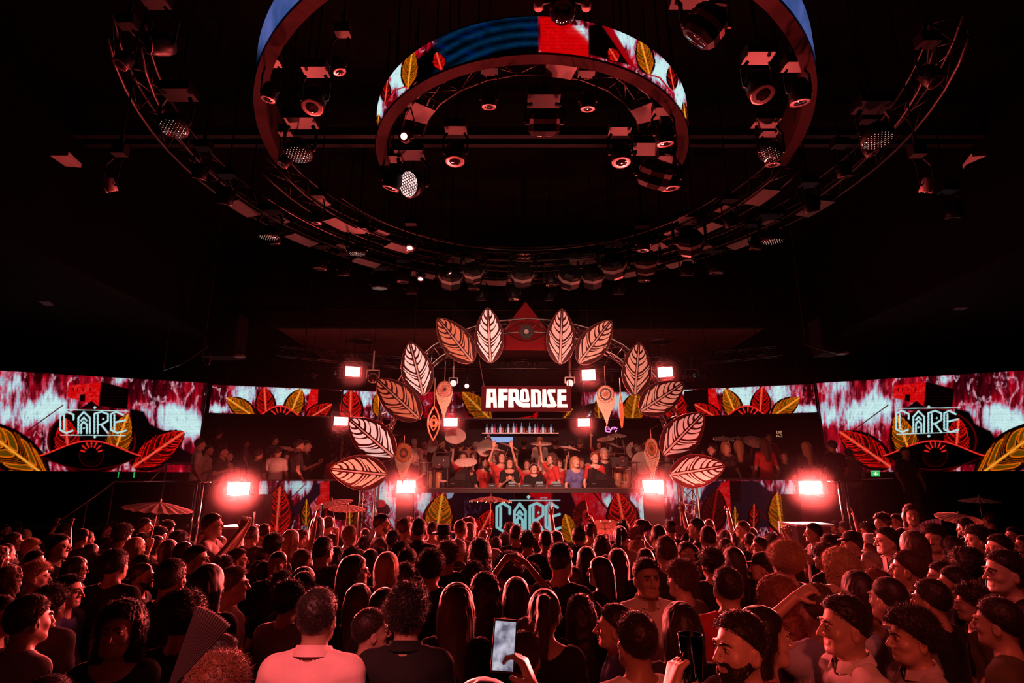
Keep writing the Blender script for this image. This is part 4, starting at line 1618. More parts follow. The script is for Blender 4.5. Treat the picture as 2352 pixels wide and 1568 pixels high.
# railings
def rail(name, lab, pts, r, posts, m=M['chrome'], rp=.028):
    root = empty(name, posts[0][0] if posts else pts[0])
    tag(root, lab, 'railing')
    mb = MB(); mb.tube(pts, r, 10); child(mb, 'handrail', m, root, True)
    for (p, q) in posts:
        mb = MB(); mb.tube([p, q], rp, 10); child(mb, 'post', m, root, True)
    return root


def flo(p, z=0.0):
    return (p.x, p.y, z)


Yr = 10.9
P = [at(x, 1107, Yr) for x in (330, 456, 470, 500)]
rail('chrome_railing', 'chrome railing with a shining post left of the left riser', [P[0], P[1], P[2], at(500, 1107, 11.6)], .022,
     [(flo(at(466, 1107, Yr)), at(466, 1108, Yr)), (flo(at(452, 1107, Yr + .5)), at(452, 1108, Yr + .5))])
rail('chrome_railing', 'chrome railing with a shining post right of the right riser', [at(1890, 1104, 11.6), at(1918, 1104, Yr), at(1935, 1104, Yr), at(2050, 1101, Yr)], .022,
     [(flo(at(1926, 1104, Yr)), at(1926, 1104, Yr)), (flo(at(1940, 1104, Yr + .4)), at(1940, 1104, Yr + .4))])
rail('stair_railing', 'thin slanting stair handrail at the left above raised hands', [at(140, 1194, 9.6), at(246, 1120, 10.6), at(262, 1106, 10.8), at(330, 1106, 10.9)], .014,
     [(flo(at(200, 1153, 10.1)), at(200, 1153, 10.1)), (flo(at(262, 1106, 10.8)), at(262, 1106, 10.8))], M['rim'], .012)
rail('stair_railing', 'short slanting handrail before the red leaf of the left video wall', [at(345, 1104, 11.9), at(383, 1065, 12.4), at(436, 1065, 12.9)], .016,
     [(flo(at(383, 1065, 12.4)), at(383, 1065, 12.4))], M['rim'], .014)
# guest balustrades of the side platforms
for (x0, x1, lab) in ((600, 905, 'dark balustrade along the front of the left guest platform'), (1530, 1822, 'dark balustrade along the front of the right guest platform')):
    mb = MB()
    p, q = at(x0, 1101, 12.66), at(x1, 1101, 12.66)
    mb.box(((p.x + q.x) / 2, 12.66, (p.z + 0) / 2), (q.x - p.x, .06, p.z))
    tag(mb.build('balustrade', M['soft_black']), lab, 'balustrade')

M['counter'] = mat('white_counter', (.72, .6, .58), .5)
for (x0, x1, y0, Y, lab) in ((500, 562, 1209, 10.3, 'white topped counter below the left blinder, behind the crowd'), (1826, 1912, 1203, 10.3, 'white topped counter below the right blinder, behind the crowd')):
    p, q = at(x0, y0, Y), at(x1, y0, Y)
    root = empty('bar_counter', ((p.x + q.x) / 2, Y + .25, 0)); tag(root, lab, 'counter')
    mb = MB(); mb.box(((p.x + q.x) / 2, Y + .25, p.z - .02), (q.x - p.x, .6, .04)); child(mb, 'counter_top', M['counter'], root)
    mb = MB(); mb.box(((p.x + q.x) / 2, Y + .25, (p.z - .04) / 2), ((q.x - p.x) * .9, .5, p.z - .04)); child(mb, 'counter_base', M['pillar'], root)


# ------------------------------------------------------------------ trusses
def truss_mesh(path, w, r, br, sides=4, step=.35, up=None):
    """box truss swept along a path: chords and zigzag braces"""
    path = [Vector(p) for p in path]
    # resample
    seg = [0]
    for i in range(1, len(path)):
        seg.append(seg[-1] + (path[i] - path[i - 1]).length)
    n = max(2, int(seg[-1] / step))

    def P(t):
        for i in range(1, len(path)):
            if t <= seg[i] + 1e-9:
                return path[i - 1].lerp(path[i], (t - seg[i - 1]) / (seg[i] - seg[i - 1] + 1e-9))
        return path[-1]
    pts = [P(seg[-1] * k / n) for k in range(n + 1)]
    ch = [[] for _ in range(sides)]
    nrm = Vector(up or (0, 1, 0))
    for i, p in enumerate(pts):
        d = (pts[min(i + 1, n)] - pts[max(i - 1, 0)]).normalized()
        x = d.cross(nrm).normalized()
        y = nrm
        if sides == 4:
            offs = [(-1, -1), (1, -1), (1, 1), (-1, 1)]
        elif sides == 3:
            offs = [(-1, -.6), (1, -.6), (0, 1)]
        else:
            offs = [(-1, 0), (1, 0)]
        for k, (a, b) in enumerate(offs):
            ch[k].append(p + x * a * w / 2 + y * b * w / 2)
    c = MB()
    for k in range(sides):
        c.tube(ch[k], r, 6)
    z = MB()
    pairs = [(k, (k + 1) % sides) for k in range(sides)] if sides > 2 else [(0, 1)]
    for (k, l) in pairs:
        for i in range(n):
            if (i + k) % 2:
                z.tube([ch[k][i], ch[l][i + 1]], br, 4)
            else:
                z.tube([ch[l][i], ch[k][i + 1]], br, 4)
            if i % 2 == 0:
                z.tube([ch[k][i], ch[l][i]], br, 4)
    return c, z


def truss(name, label, path, w=.28, r=.022, br=.010, sides=4, m=None, step=.35, up=None, group=None):
    c, z = truss_mesh(path, w, r, br, sides, step, up)
    m = m or M['truss']
    root = c.build(name, m, None, True)
    o = z.build('braces', m, root, True)
    tag(root, label, 'truss', group)
    return root


YA = 12.2
arch = [(846, 1262), (848, 1130), (862, 1040), (893, 950), (940, 870), (1000, 812), (1070, 775), (1140, 756), (1211, 750)]
arch = arch + [(2422 + 6 - x, y) for x, y in reversed(arch[:-1])]
pts = [at(x, y, YA) for x, y in arch]
pts[0] = Vector((pts[1].x, YA, 0.0)); pts[-1] = Vector((pts[-2].x, YA, 0.0))
ARCH = pts
truss('arch_truss', 'lattice truss arch that carries the ring of cut out leaves', pts, .30, .022, .009, 4, M['silver'], .30)
truss('stage_truss', 'short lighting truss at the left over the narrow video band', [at(640, 806, 13.6), at(985, 838, 13.2)], .24, .02, .009, 4, M['truss'], .3, (0, 0, 1))
truss('stage_truss', 'short lighting truss at the right over the narrow video band', [at(1440, 838, 13.2), at(1790, 806, 13.6)], .24, .02, .009, 4, M['truss'], .3, (0, 0, 1))
truss('stage_truss', 'lighting truss across the middle above the letter sign', [at(985, 836, 13.2), at(1440, 838, 13.2)], .24, .02, .009, 4, M['truss'], .3, (0, 0, 1))
for i_, (x, y, Y) in enumerate(((700, 806, 13.5), (950, 830, 13.25), (1500, 828, 13.25), (1740, 806, 13.5))):
    p = at(x, y, Y); mb = MB(); mb.tube([p, (p.x, p.y, 8.9)], .012, 6)
    tag(mb.build('hanging_rod', M['truss']), 'thin rod, %s of the four that hold the stage lighting trusses' % ['leftmost', 'second from left', 'third from left', 'rightmost'][i_], 'rod', 'truss rods')

# ------------------------------------------------------------------ leaves of the arch
def leaf(tip, base, hw, Y, kind, label, tilt=0.0):
    T, B = at(*tip, Y), at(*base, Y)
    L = (T - B).length
    ux = (T - B).normalized()
    uy = Vector((0, -1, 0)).cross(ux).normalized()     # in-plane sideways
    hwm = hw / F * Y * 1.02
    yaw = Matrix.Rotation(tilt, 4, ux)
    uy = yaw.to_3x3() @ uy
    if ux.cross(uy).y > 0:
        uy = -uy
    n = 30
    side = [(L * i / n, hwm * leaf_prof(i / n)) for i in range(n + 1)]
    out = [(a, b) for a, b in side] + [(a, -b) for a, b in reversed(side[1:-1])]
    mb = MB(); mb.prism(out, B, ux, uy, .045)
    root = mb.build('leaf_panel', M['board'], loc=None)
    tag(root, label, 'leaf decoration', 'cut out leaves of the arch')
    mount(root, B + ux * L * .45)
    nrm = ux.cross(uy).normalized()
    # raised rim, paler to stand for the highlight along the edge
    rimp = [B + ux * a + uy * b + nrm * .006 for a, b in out]
    mb = MB(); mb.tube(rimp, .0075, 5, True); mb.build('rim', M['edge_highlight'], root)
    m = M['panel_' + kind]
    mb = MB()
    r_ = .022
    mb.prism([(L * .02, -.02), (L * .5, -.015), (L * .96, -.004), (L * .96, .004), (L * .5, .015), (L * .02, .02)], B + nrm * .012, ux, uy, .012)
    mb.build('midrib', M['rib_' + kind], root)
    for s in (-1, 1):
        for (u0, u1) in CELLS:
            p = leaf_cell(L, hwm, u0, u1, s)
            mb = MB(); mb.prism(p, B + nrm * .010, ux, uy, .010)
            mb.build('lit_pane', m, root)
    return root


ARCHPTS = [ARCH[i].lerp(ARCH[i + 1], t / 6) for i in range(1, len(ARCH) - 2) for t in range(6)]


def mount(root, frm, name='mount'):
    """a short arm from a hanging piece back to the nearest chord of the arch truss"""
    c = Vector(frm)
    best = min(ARCHPTS, key=lambda p: (p - c).length)
    mb = MB(); mb.tube([c + Vector((0, .03, 0)), best], .012, 5)
    if root.parent is None and root.type == 'EMPTY':
        child(mb, name, M['metal'], root)
    else:
        mb.build(name, M['metal'], root)


def pane(name, base, emit, st):
    return mat(name, base, .6, emit=emit, estr=st, noise=None, spec=.2)


M['edge_highlight'] = mat('leaf_edge_highlight', (.16, .03, .028), .5)
M['panel_bright'] = pane('leaf_pane_bright', (.75, .55, .5), (1, .60, .56), .62)  # the light on each leaf is put into its pane colour and glow
M['panel_mid'] = pane('leaf_pane_mid', (.7, .45, .4), (1, .40, .36), .34)
M['panel_tan'] = pane('leaf_pane_tan', (.7, .4, .32), (1, .36, .26), .30)
M['panel_orange'] = pane('leaf_pane_orange', (.6, .25, .16), (1, .20, .10), .24)
for k, v in (('bright', .35), ('mid', .22), ('tan', .18), ('orange', .1)):
    M['rib_' + k] = pane('leaf_rib_' + k, (.6, .35, .3), (1, .35, .28), v)
LEAVES = [
    ((1120, 706), (1127, 834), 34, 'bright', 'bright upright leaf at the top of the arch, left of the eye triangle', 0),
    ((1291, 709), (1286, 836), 34, 'mid', 'pale pink upright leaf at the top of the arch, right of the eye triangle', 0),
    ((1005, 730), (1086, 832), 35, 'orange', 'brownish orange leaf tilted left near the top left of the arch', 0),
    ((1404, 735), (1329, 834), 34, 'tan', 'peach leaf tilted right near the top right of the arch', 0),
    ((941, 785), (973, 908), 36, 'bright', 'bright white pink leaf above the orange one on the left of the arch', 0),
    ((1468, 786), (1458, 908), 34, 'tan', 'tan upright leaf beside the right upper blinder', 0),
    ((865, 870), (964, 962), 37, 'orange', 'dull orange leaf overlapping the narrow left video band', 0),
    ((1570, 879), (1470, 945), 35, 'tan', 'tan leaf lying to the right over the narrow right video band', 0),
    ((802, 962), (905, 1050), 40, 'bright', 'glowing pale leaf beside the upper left dream catcher pole, second lowest on the left', 0),
    ((1615, 949), (1523, 1045), 39, 'mid', 'pink leaf second lowest on the right of the arch', 0),
    ((758, 1077), (889, 1090), 38, 'orange2', 'glowing orange leaf lowest on the left of the arch, lying level', 0),
    ((1665, 1070), (1539, 1090), 36, 'mid', 'pale pink leaf lowest on the right of the arch, lying level', 0),
]
M['panel_orange2'] = pane('leaf_pane_glowing_orange', (.7, .35, .25), (1, .36, .24), .5)
M['rib_orange2'] = M['rib_tan']
for i, (tp, bs, hw, kd, lb, tl) in enumerate(LEAVES):
    leaf(tp, bs, hw, 11.88 - .07 * ((i // 2) % 2), kd, lb, tl)

# ------------------------------------------------------------------ triangle with the eye, letter sign
Yt = 12.05
tri = [at(1207, 692, Yt), at(1122, 804, Yt), at(1292, 804, Yt)]
mb = MB(); mb.prism([(p.x, p.z) for p in tri], (0, Yt, 0), (1, 0, 0), (0, 0, 1), .04)
M['tri'] = mat('triangle_cloth', (.15, .006, .009), .8, spec=.1)
M['gold_line'] = mat('dull_gold', (.22, .10, .05), .5)
root = mb.build('eye_triangle', M['tri']); tag(root, 'dark red triangle with an eye at the top centre of the arch', 'sign')
c = at(1209, 762, Yt)
k = Yt / F
n = 28
up = [((-54 + 108 * i / n) * k, 24 * k * math.sin(PI * i / n) ** 1.25) for i in range(n + 1)]
dn = [(a, -b * .95) for a, b in reversed(up)]
mb = MB(); mb.prism(up + dn[1:-1], c + Vector((0, -.008, 0)), (1, 0, 0), (0, 0, 1), .010); mb.build('eye_field', mat('eye_field', (.12, .003, .005), .8, spec=.1), root)
mb = MB(); mb.tube([c + Vector((a, -.012, b)) for a, b in up + dn[1:-1]], .010, 6, True); mb.build('eye_outline', M['black'], root)
mb = MB(); mb.lathe([(18 * k, 0), (18 * k, .012), (0, .012)], 28, c + Vector((0, -.010, 0)), (0, -1, 0)); mb.build('iris', M['black'], root)
for (r_, nn, sz) in ((13, 16, 1.3), (9.5, 12, 1.0)):
    mb = MB()
    for i in range(nn):
        a = 2 * PI * i / nn
        mb.box(c + Vector((math.cos(a) * r_ * k, -.028, math.sin(a) * r_ * k)), (sz * k, .006, sz * k))
    o = mb.build('iris_dots', M['gold_line'], root)
    o['kind'] = 'stuff'
mb = MB(); mb.lathe([(5.5 * k, 0), (5.5 * k, .01), (0, .01)], 20, c + Vector((0, -.022, 0)), (0, -1, 0)); mb.build('pupil', mat('pupil_grey', (.45, .36, .36), .5), root)

Ys = 11.75
ks = Ys / F
a, b = at(1106, 886, Ys), at(1313, 944, Ys)
mb = MB(); mb.box(((a.x + b.x) / 2, Ys + .03, (a.z + b.z) / 2), (b.x - a.x, .06, a.z - b.z))
root = mb.build('letter_sign', mat('sign_board', (.035, .002, .005), .8, spec=.1)); tag(root, 'hanging sign with the pale letters AFRODISE in the middle of the arch', 'sign')
M['letters'] = mat('sign_letters', (.8, .6, .6), .5, emit=(1, .62, .64), estr=.66)
LT = {
    'a': [[(185, 350), (280, 350), (285, 795), (168, 795)], [(280, 350), (325, 350), (325, 430), (280, 430)], [(325, 350), (410, 350), (436, 795), (350, 795)], [(280, 555), (335, 555), (345, 670), (283, 670)]],
    'f': [[(472, 348), (575, 348), (605, 795), (460, 795)], [(575, 348), (690, 348), (690, 430), (578, 430)], [(580, 508), (688, 508), (688, 618), (588, 618)]],
    'r': [[(710, 350), (808, 350), (835, 790), (708, 790)], [(808, 350), (920, 350), (955, 385), (970, 605), (880, 550), (868, 430), (810, 430)], [(818, 550), (880, 550), (968, 600), (985, 645), (1060, 690), (1225, 695), (1228, 792), (1050, 792), (960, 765), (900, 710), (855, 630), (825, 630)]],
    'o': [[(1035, 348), (1100, 348), (1100, 405), (1078, 430), (1078, 590), (1100, 605), (1100, 662), (1030, 662), (990, 620), (992, 390)], [(1100, 348), (1145, 348), (1185, 385), (1215, 625), (1190, 662), (1100, 662), (1100, 605), (1125, 590), (1122, 430), (1100, 405)]],
    'd': [[(1250, 355), (1340, 355), (1365, 718), (1365, 785), (1250, 785)], [(1340, 355), (1420, 358), (1475, 408), (1510, 735), (1460, 785), (1365, 785), (1365, 718), (1418, 716), (1412, 435), (1345, 430)]],
    'i': [[(1525, 355), (1610, 355), (1640, 785), (1520, 785)]],
    's': [[(1660, 355), (1835, 355), (1835, 435), (1725, 435), (1870, 740), (1820, 788), (1640, 790), (1642, 712), (1722, 708), (1632, 410)]],
    'e': [[(1885, 355), (1965, 355), (1985, 790), (1880, 790)], [(1965, 355), (2092, 355), (2096, 435), (1968, 435)], [(1975, 508), (2092, 508), (2092, 625), (1980, 625)], [(1983, 715), (2120, 715), (2132, 790), (1985, 790)]],
}
for ch, polys in LT.items():
    mb = MB()
    for pl in polys:
        q = [at(1100 + x / 10.4545, 860 + y / 10.4545, Ys) for x, y in pl]
        mb.prism([(p.x, p.z) for p in q], (0, Ys - .035, 0), (1, 0, 0), (0, 0, 1), .034)
    mb.build('letter', M['letters'], root)
for (x0, y0, x1, y1) in ((1100, 822, 1112, 888), (1312, 824, 1305, 888)):
    mb = MB(); p, q = at(x0, y0, 12.0), at(x1, y1, Ys)
    mb.tube([q, p], .010, 6); mb.build('sign_chain', M['rim'], root)
    mount(root, p)

# ------------------------------------------------------------------ dream catchers and eye ornaments
def dreamcatcher(cx_, cy_, rx, ry, wfr, ybot, Y, label, colors, top_y):
    k = Y / F * 1.0
    c = at(cx_, cy_, Y)
    bot = at(cx_, ybot, Y).z
    root = empty('dream_catcher', c)
    mount(root, (c.x, Y, at(cx_, top_y, Y).z), 'hook')
    tag(root, label, 'dream catcher', 'dream catchers')

    def ring(r, z=0):
        return [(rx * k * r * math.cos(2 * PI * i / 32), z, ry * k * r * math.sin(2 * PI * i / 32)) for i in range(32)]
    mb = MB(); mb.tube(ring(1), .012, 6, True); mb.build('hoop', M['orange_dk'], root, True)
    for i, (r0, m) in enumerate(colors):
        mb = MB(); p = ring(r0 * .96)
        mb.prism([(a, c_) for a, b_, c_ in p], (0, -.004 - .003 * i, 0), (1, 0, 0), (0, 0, 1), .004); mb.build('web', m, root)
    mb = MB()
    for i in range(14):
        a = 2 * PI * i / 14
        pp = [(rx * k * r * math.cos(a + (1 - r) * 1.6), -.03, ry * k * r * math.sin(a + (1 - r) * 1.6)) for r in (1, .75, .5, .25, .1)]
        mb.tube(pp, .0035, 4)
    mb.build('web_threads', M['orange_dk'], root)
    # fringe: knotted strands hanging from the lower half of the hoop to a point
    mb = MB()
    r = random.Random(int(cx_))
    H = c.z - bot
    ns = 30
    for i in range(ns):
        t = -1 + 2 * i / (ns - 1)
        x0 = t * rx * k * 1.02
        z0 = -ry * k * math.sqrt(max(0, 1 - t * t)) * .95
        x1 = t * wfr / 2 * k
        zend = -H * (1 - .60 * abs(t) ** 1.0) * r.uniform(.95, 1.0)
        pts, m = [], 9
        for j in range(m + 1):
            s = j / m
            x = x0 + (x1 - x0) * min(1, s * 2.5) * 1.0
            x = x * (1 - .62 * max(0, s - .25) ** 1.0 * (1.6 - abs(t)))
            pts.append((x + r.uniform(-.006, .006), r.uniform(-.012, .012), z0 + (zend - z0) * s))
        mb.tube(pts, [.007 + .003 * (j % 2) for j in range(m + 1)], 4)
    o = mb.build('fringe', M['rope_lit'], root)
    mb = MB()
    for i in range(7):       # crossing net strands
        for s in (-1, 1):
            z0 = -ry * k * (.8 + .22 * i)
            w_ = wfr / 2 * k * (.8 - .10 * i)
            mb.tube([(-s * w_, -.016, z0), (0, -.016, z0 - .05), (s * w_, -.016, z0 - .10)], .005, 4)
    o = mb.build('net', M['rope_lit'], root)
    mb = MB(); mb.tube([(0, 0, ry * k), (0, .02, at(cx_, top_y, Y).z - c.z)], .006, 5); mb.build('cord', M['rope'], root)
    return root


M['orange_dk'] = mat('rust_thread', (.35, .10, .05), .7)
M['rope_lit'] = mat('cream_cotton', (.88, .70, .55), .9, noise=(50, .2))
pinkw = mat('web_pink', (.85, .42, .36), .8)
cream = mat('web_cream', (.85, .62, .46), .8)
navy = mat('web_navy', (.06, .05, .10), .8)
grn = mat('web_green', (.12, .14, .06), .8)
oran = mat('web_orange', (.72, .28, .10), .8)
dreamcatcher(1021, 894, 17, 19, 38, 968, 12.0, 'dream catcher with red spokes hanging inside the arch at upper left', [(1, pinkw), (.22, navy)], 830)
dreamcatcher(1391, 905, 19, 20, 46, 982, 12.0, 'dream catcher with a dark blue flower hanging above the pink neon sign', [(1, cream), (.75, navy), (.55, cream), (.2, oran)], 840)
dreamcatcher(927, 1040, 18, 21, 40, 1118, 11.9, 'dream catcher with a dark ring over the left pillar blinder', [(1, oran), (.55, navy), (.30, oran)], 1000)
dreamcatcher(1497, 1030, 14, 23, 36, 1104, 11.9, 'dream catcher with a green beaded ring over the right pillar blinder', [(1, cream), (.72, grn), (.62, oran), (.25, navy)], 985)


def eye_ornament(cx_, y0, y1, w_, Y, yaw, label, top_y):
    c = at(cx_, (y0 + y1) / 2, Y)
    k = Y / F
    H, W = (y1 - y0) / 2 * k, w_ / 2 * k
    root = empty('eye_ornament', c, (0, 0, yaw)); mount(root, (c.x, Y, at(cx_, top_y, Y).z), 'hook'); tag(root, label, 'ornament', 'hanging eye ornaments')

    def lens(sx, sz, n=20):
        r = [(sx * math.sin(PI * i / n) ** .95, -sz + 2 * sz * i / n) for i in range(n + 1)]
        return r + [(-a, b) for a, b in reversed(r[1:-1])]
    for nm, sx, sz, rr in (('outer_frame', W, H, .016), ('middle_frame', W * .62, H * .45, .013)):
        mb = MB(); mb.tube([(a, 0, b) for a, b in lens(sx, sz)], rr, 6, True); mb.build(nm, M['orange_lit'], root, True)
    mb = MB(); mb.tube([(W * .80 * math.cos(t), 0, W * .62 * math.sin(t)) for t in [2 * PI * i / 24 for i in range(24)]], .012, 6, True); mb.build('eye_frame', M['orange_lit'], root, True)
    mb = MB(); mb.tube([(W * .36 * math.cos(2 * PI * i / 20), 0, W * .5 * math.sin(2 * PI * i / 20)) for i in range(20)], .018, 6, True); mb.build('iris_ring', M['orange_lit'], root, True)
    mb = MB(); mb.tube([(0, 0, H), (0, 0, at(cx_, top_y, Y).z - c.z)], .012, 6); mb.build('stick', M['wood'], root)
    return root


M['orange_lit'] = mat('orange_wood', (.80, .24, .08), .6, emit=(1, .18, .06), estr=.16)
eye_ornament(996, 932, 1010, 27, 11.9, 0, 'orange eye shaped ornament hanging left of the round parasol', 868)
eye_ornament(1427, 905, 981, 25, 11.9, 1.1, 'orange eye shaped ornament turned edge on, right of the flower dream catcher', 868)

# ------------------------------------------------------------------ bar shelf, neon, exit sign
Yb = 18.3
p, q = at(1108, 1000, Yb), at(1282, 1000, Yb)
root = empty('bottle_shelf', ((p.x + q.x) / 2, Yb, p.z)); tag(root, 'bottle shelves of the back bar below the centre video band', 'shelf')
for (y_) in (970, 996):
    zz = at(1150, y_, Yb).z
    mb = MB(); mb.box(((p.x + q.x) / 2, Yb, zz), (q.x - p.x, .50, .03)); child(mb, 'shelf_board', M['rim'], root)
mb = MB(); zz = at(1150, 1004, Yb).z
mb.box((at(1146, 1008, Yb + .05).x, Yb + .1, at(1146, 1009, Yb).z), (.9, .02, .17)); child(mb, 'lit_strip', glow('shelf_light', (.35, .5, .9), .8), root)
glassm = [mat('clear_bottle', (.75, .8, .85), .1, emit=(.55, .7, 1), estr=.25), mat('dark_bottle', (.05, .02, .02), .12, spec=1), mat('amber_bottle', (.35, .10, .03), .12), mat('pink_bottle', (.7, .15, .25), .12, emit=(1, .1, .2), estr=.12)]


def bottle_mb(h):
    mb = MB(); mb.lathe([(.038, 0), (.04, .02), (.04, h * .58), (.03, h * .68), (.014, h * .74), (.014, h)], 8)
    return mb


bm = [bottle_mb(h).build('bottle', None, smooth=True).data for h in (.28, .32, .30)]
for o in [o for o in COL.objects if o.name.startswith('bottle') and o.type == 'MESH' and o.name != 'bottle_shelf']:
    bpy.data.objects.remove(o)
for m_ in bm:
    m_.materials.append(None)
z1 = at(1150, 996, Yb).z + .015
for i in range(26):
    x = p.x + .1 + (q.x - p.x - .2) * (i + .5) / 26
    o = part_obj('bottle', bm[i % 3], glassm[(0, 1, 0, 3, 1, 0, 2, 1)[i % 8]], None)
    o.location = (x, Yb - .05, z1)
    tag(o, 'small bottle in the row on the back bar shelf behind the dancers', 'bottle', 'bottles on the back bar shelf')

# neon letters
NEON_BACK = 1
root = empty('neon_sign', at(1404, 984, 17.6)); tag(root, 'pink neon sign reading BAr above the stacked parasols', 'neon sign')
neon = glow('neon_pink', (1, .22, .75), 2.2)
k = 17.6 / F


def neon_path(pts, w_=.014):
    mb = MB(); mb.tube([at(x, y, 17.6) for x, y in pts], w_, 6); return mb


for pts in ([(1391, 980), (1392, 991), (1401, 992), (1402, 986), (1394, 985), (1400, 984), (1398, 981), (1391, 980)], [(1403, 989), (1404, 984), (1407, 981), (1410, 981), (1411, 985), (1405, 985)], [(1411, 980), (1413, 981), (1416, 984), (1418, 983)], [(1415, 988), (1415, 991), (1414, 992), (1415, 988), (1417, 988)]):
    child(neon_path(pts), 'neon_tube', neon, root)
c = at(1404, 986, 17.6); mb = MB(); mb.tube([c, (c.x, 18.54, c.z)], .01, 5); mb.box((c.x, 17.64, c.z), (.34, .02, .02)); child(mb, 'holder', M['black'], root)
root = empty('neon_sign', at(1788, 995, 17.8)); tag(root, 'tiny dull gold neon lettering on the dark wall at right', 'neon sign')
neon2 = glow('neon_gold', (.8, .42, .2), .55)
for pts in ([(1784, 989), (1784, 995), (1788, 995), (1788, 990)], [(1791, 989), (1791, 995), (1794, 995), (1794, 989)], [(1784, 998), (1784, 1003), (1787, 1003), (1787, 998), (1790, 1003)], [(1792, 998), (1796, 998), (1796, 1003), (1792, 1003)]):
    mb = MB(); mb.tube([at(x, y, 17.8) for x, y in pts], .014, 5); child(mb, 'neon_tube', neon2, root)
c = at(1790, 996, 17.8); mb = MB(); mb.tube([c, (c.x, 18.54, c.z)], .01, 5); mb.box((c.x, 17.83, c.z), (.16, .02, .2)); child(mb, 'holder', M['black'], root)
root = empty('exit_sign', at(2012, 1086, 14.2)); tag(root, 'green lit exit sign with a white down arrow under the right video wall', 'exit sign')
p, q = at(2002, 1080, 14.2), at(2022, 1094, 14.2)
mb = MB(); mb.box(((p.x + q.x) / 2, 14.22, (p.z + q.z) / 2), (q.x - p.x, .05, p.z - q.z)); child(mb, 'panel', glow('exit_green', (.02, .55, .09), .9), root)
mb = MB()
ar = [(2010.5, 1083), (2013.5, 1083), (2013.5, 1087), (2018, 1087), (2012, 1092), (2006, 1087), (2010.5, 1087)]
mb.prism([(at(x, y, 14.18).x, at(x, y, 14.18).z) for x, y in ar], (0, 14.185, 0), (1, 0, 0), (0, 0, 1), .008); child(mb, 'arrow', glow('exit_white', (.8, 1, .85), .9), root)
mb = MB()
for x in (2004, 2008, 2013, 2018):
    pp = at(x, 1081.5, 14.18); mb.box(pp, (.03, .01, .018))
o = child(mb, 'lettering', glow('exit_white2', (.8, 1, .85), .5), root)
for (x, w_, lab) in ((308, 2.2, 'small green light strip below the left video wall, right one'), (272, 1.4, 'small green light strip below the left video wall, left one')):
    pp = at(x, 1090, 14.0); mb = MB(); mb.box(pp, (w_ * .0108, .02, .14))
    tag(mb.build('light_strip', glow('green_strip', (.02, .6, .1), .6)), lab, 'light')

# ------------------------------------------------------------------ stage gear
def case(px0, px1, py0, py1, Y, label):
    a, b = at(px0, py0, Y), at(px1, py1, Y)
    root = empty('monitor_case', ((a.x + b.x) / 2, Y, DJZ)); tag(root, label, 'flight case', 'black cases with a small emblem')
    cx_, W = (a.x + b.x) / 2, b.x - a.x
    mb = MB(); mb.box((cx_, Y, (a.z + b.z) / 2), (W, .3, a.z - b.z)); child(mb, 'case_body', M['black'], root)
    for s in (-1, 1):
        mb = MB(); mb.tube([(cx_ + s * W * .4, Y, DJZ), (cx_ + s * W * .4, Y, b.z)], .015, 6); child(mb, 'leg', M['rim'], root)
    mb = MB(); zt_ = a.z + .09
    mb.tube([(cx_ - W * .48, Y, a.z), (cx_ - W * .48, Y, zt_), (cx_ + W * .48, Y, zt_), (cx_ + W * .48, Y, a.z)], .008, 6); child(mb, 'handle_bar', M['rim'], root)
    mb = MB(); s = .022
    for (dx_, dz_) in ((0, 0), (.10, .09)):
        mb.prism([(-s, -s * .6), (s, -s * .6), (s * .2, s * .8), (-s * .2, s * .8)], (cx_ + dx_ - .03, Y - .152, (a.z + b.z) / 2 + dz_ - .06), (1, 0, 0), (0, 0, 1), .004)
    mb.box((cx_ - .03, Y - .153, (a.z + b.z) / 2 - .115), (.14, .004, .014))
    child(mb, 'emblem', M['emblem'], root)


M['emblem'] = mat('emblem_red', (.5, .12, .10), .6, emit=(1, .15, .12), estr=.12)
case(995, 1032, 1048, 1074, 13.1, 'black case with a small red emblem left of the dancers')
case(1402, 1440, 1050, 1074, 13.1, 'black case with a small red emblem right of the man in black')


def wedge(pts, Y, depth, label):
    q = [at(x, y, Y) for x, y in pts]
    zmin = min(p.z for p in q)
    mb = MB(); mb.prism([(p.x, p.z) for p in q], (0, Y, 0), (1, 0, 0), (0, 0, 1), depth)
    root = mb.build('monitor_speaker', M['soft_black']); tag(root, label, 'speaker')
    c = sum(q, Vector()) / len(q)
    mb = MB(); mb.box(c + Vector((0, -.01, .02)), (.22, .02, .14)); mb.build('grille', M['metal'], root)
    mb = MB(); mb.box(c + Vector((-.15, -.012, -.12)), (.06, .02, .02)); mb.build('handle', M['rim'], root)


wedge([(1026, 1118), (1034, 1100), (1066, 1074), (1072, 1076), (1084, 1118)], 12.55, .5, 'black slanted monitor speaker on the console left of the dancers')
wedge([(1354, 1119), (1358, 1076), (1362, 1073), (1412, 1100), (1412, 1119)], 12.55, .5, 'black slanted monitor speaker on the console right of the dancers')


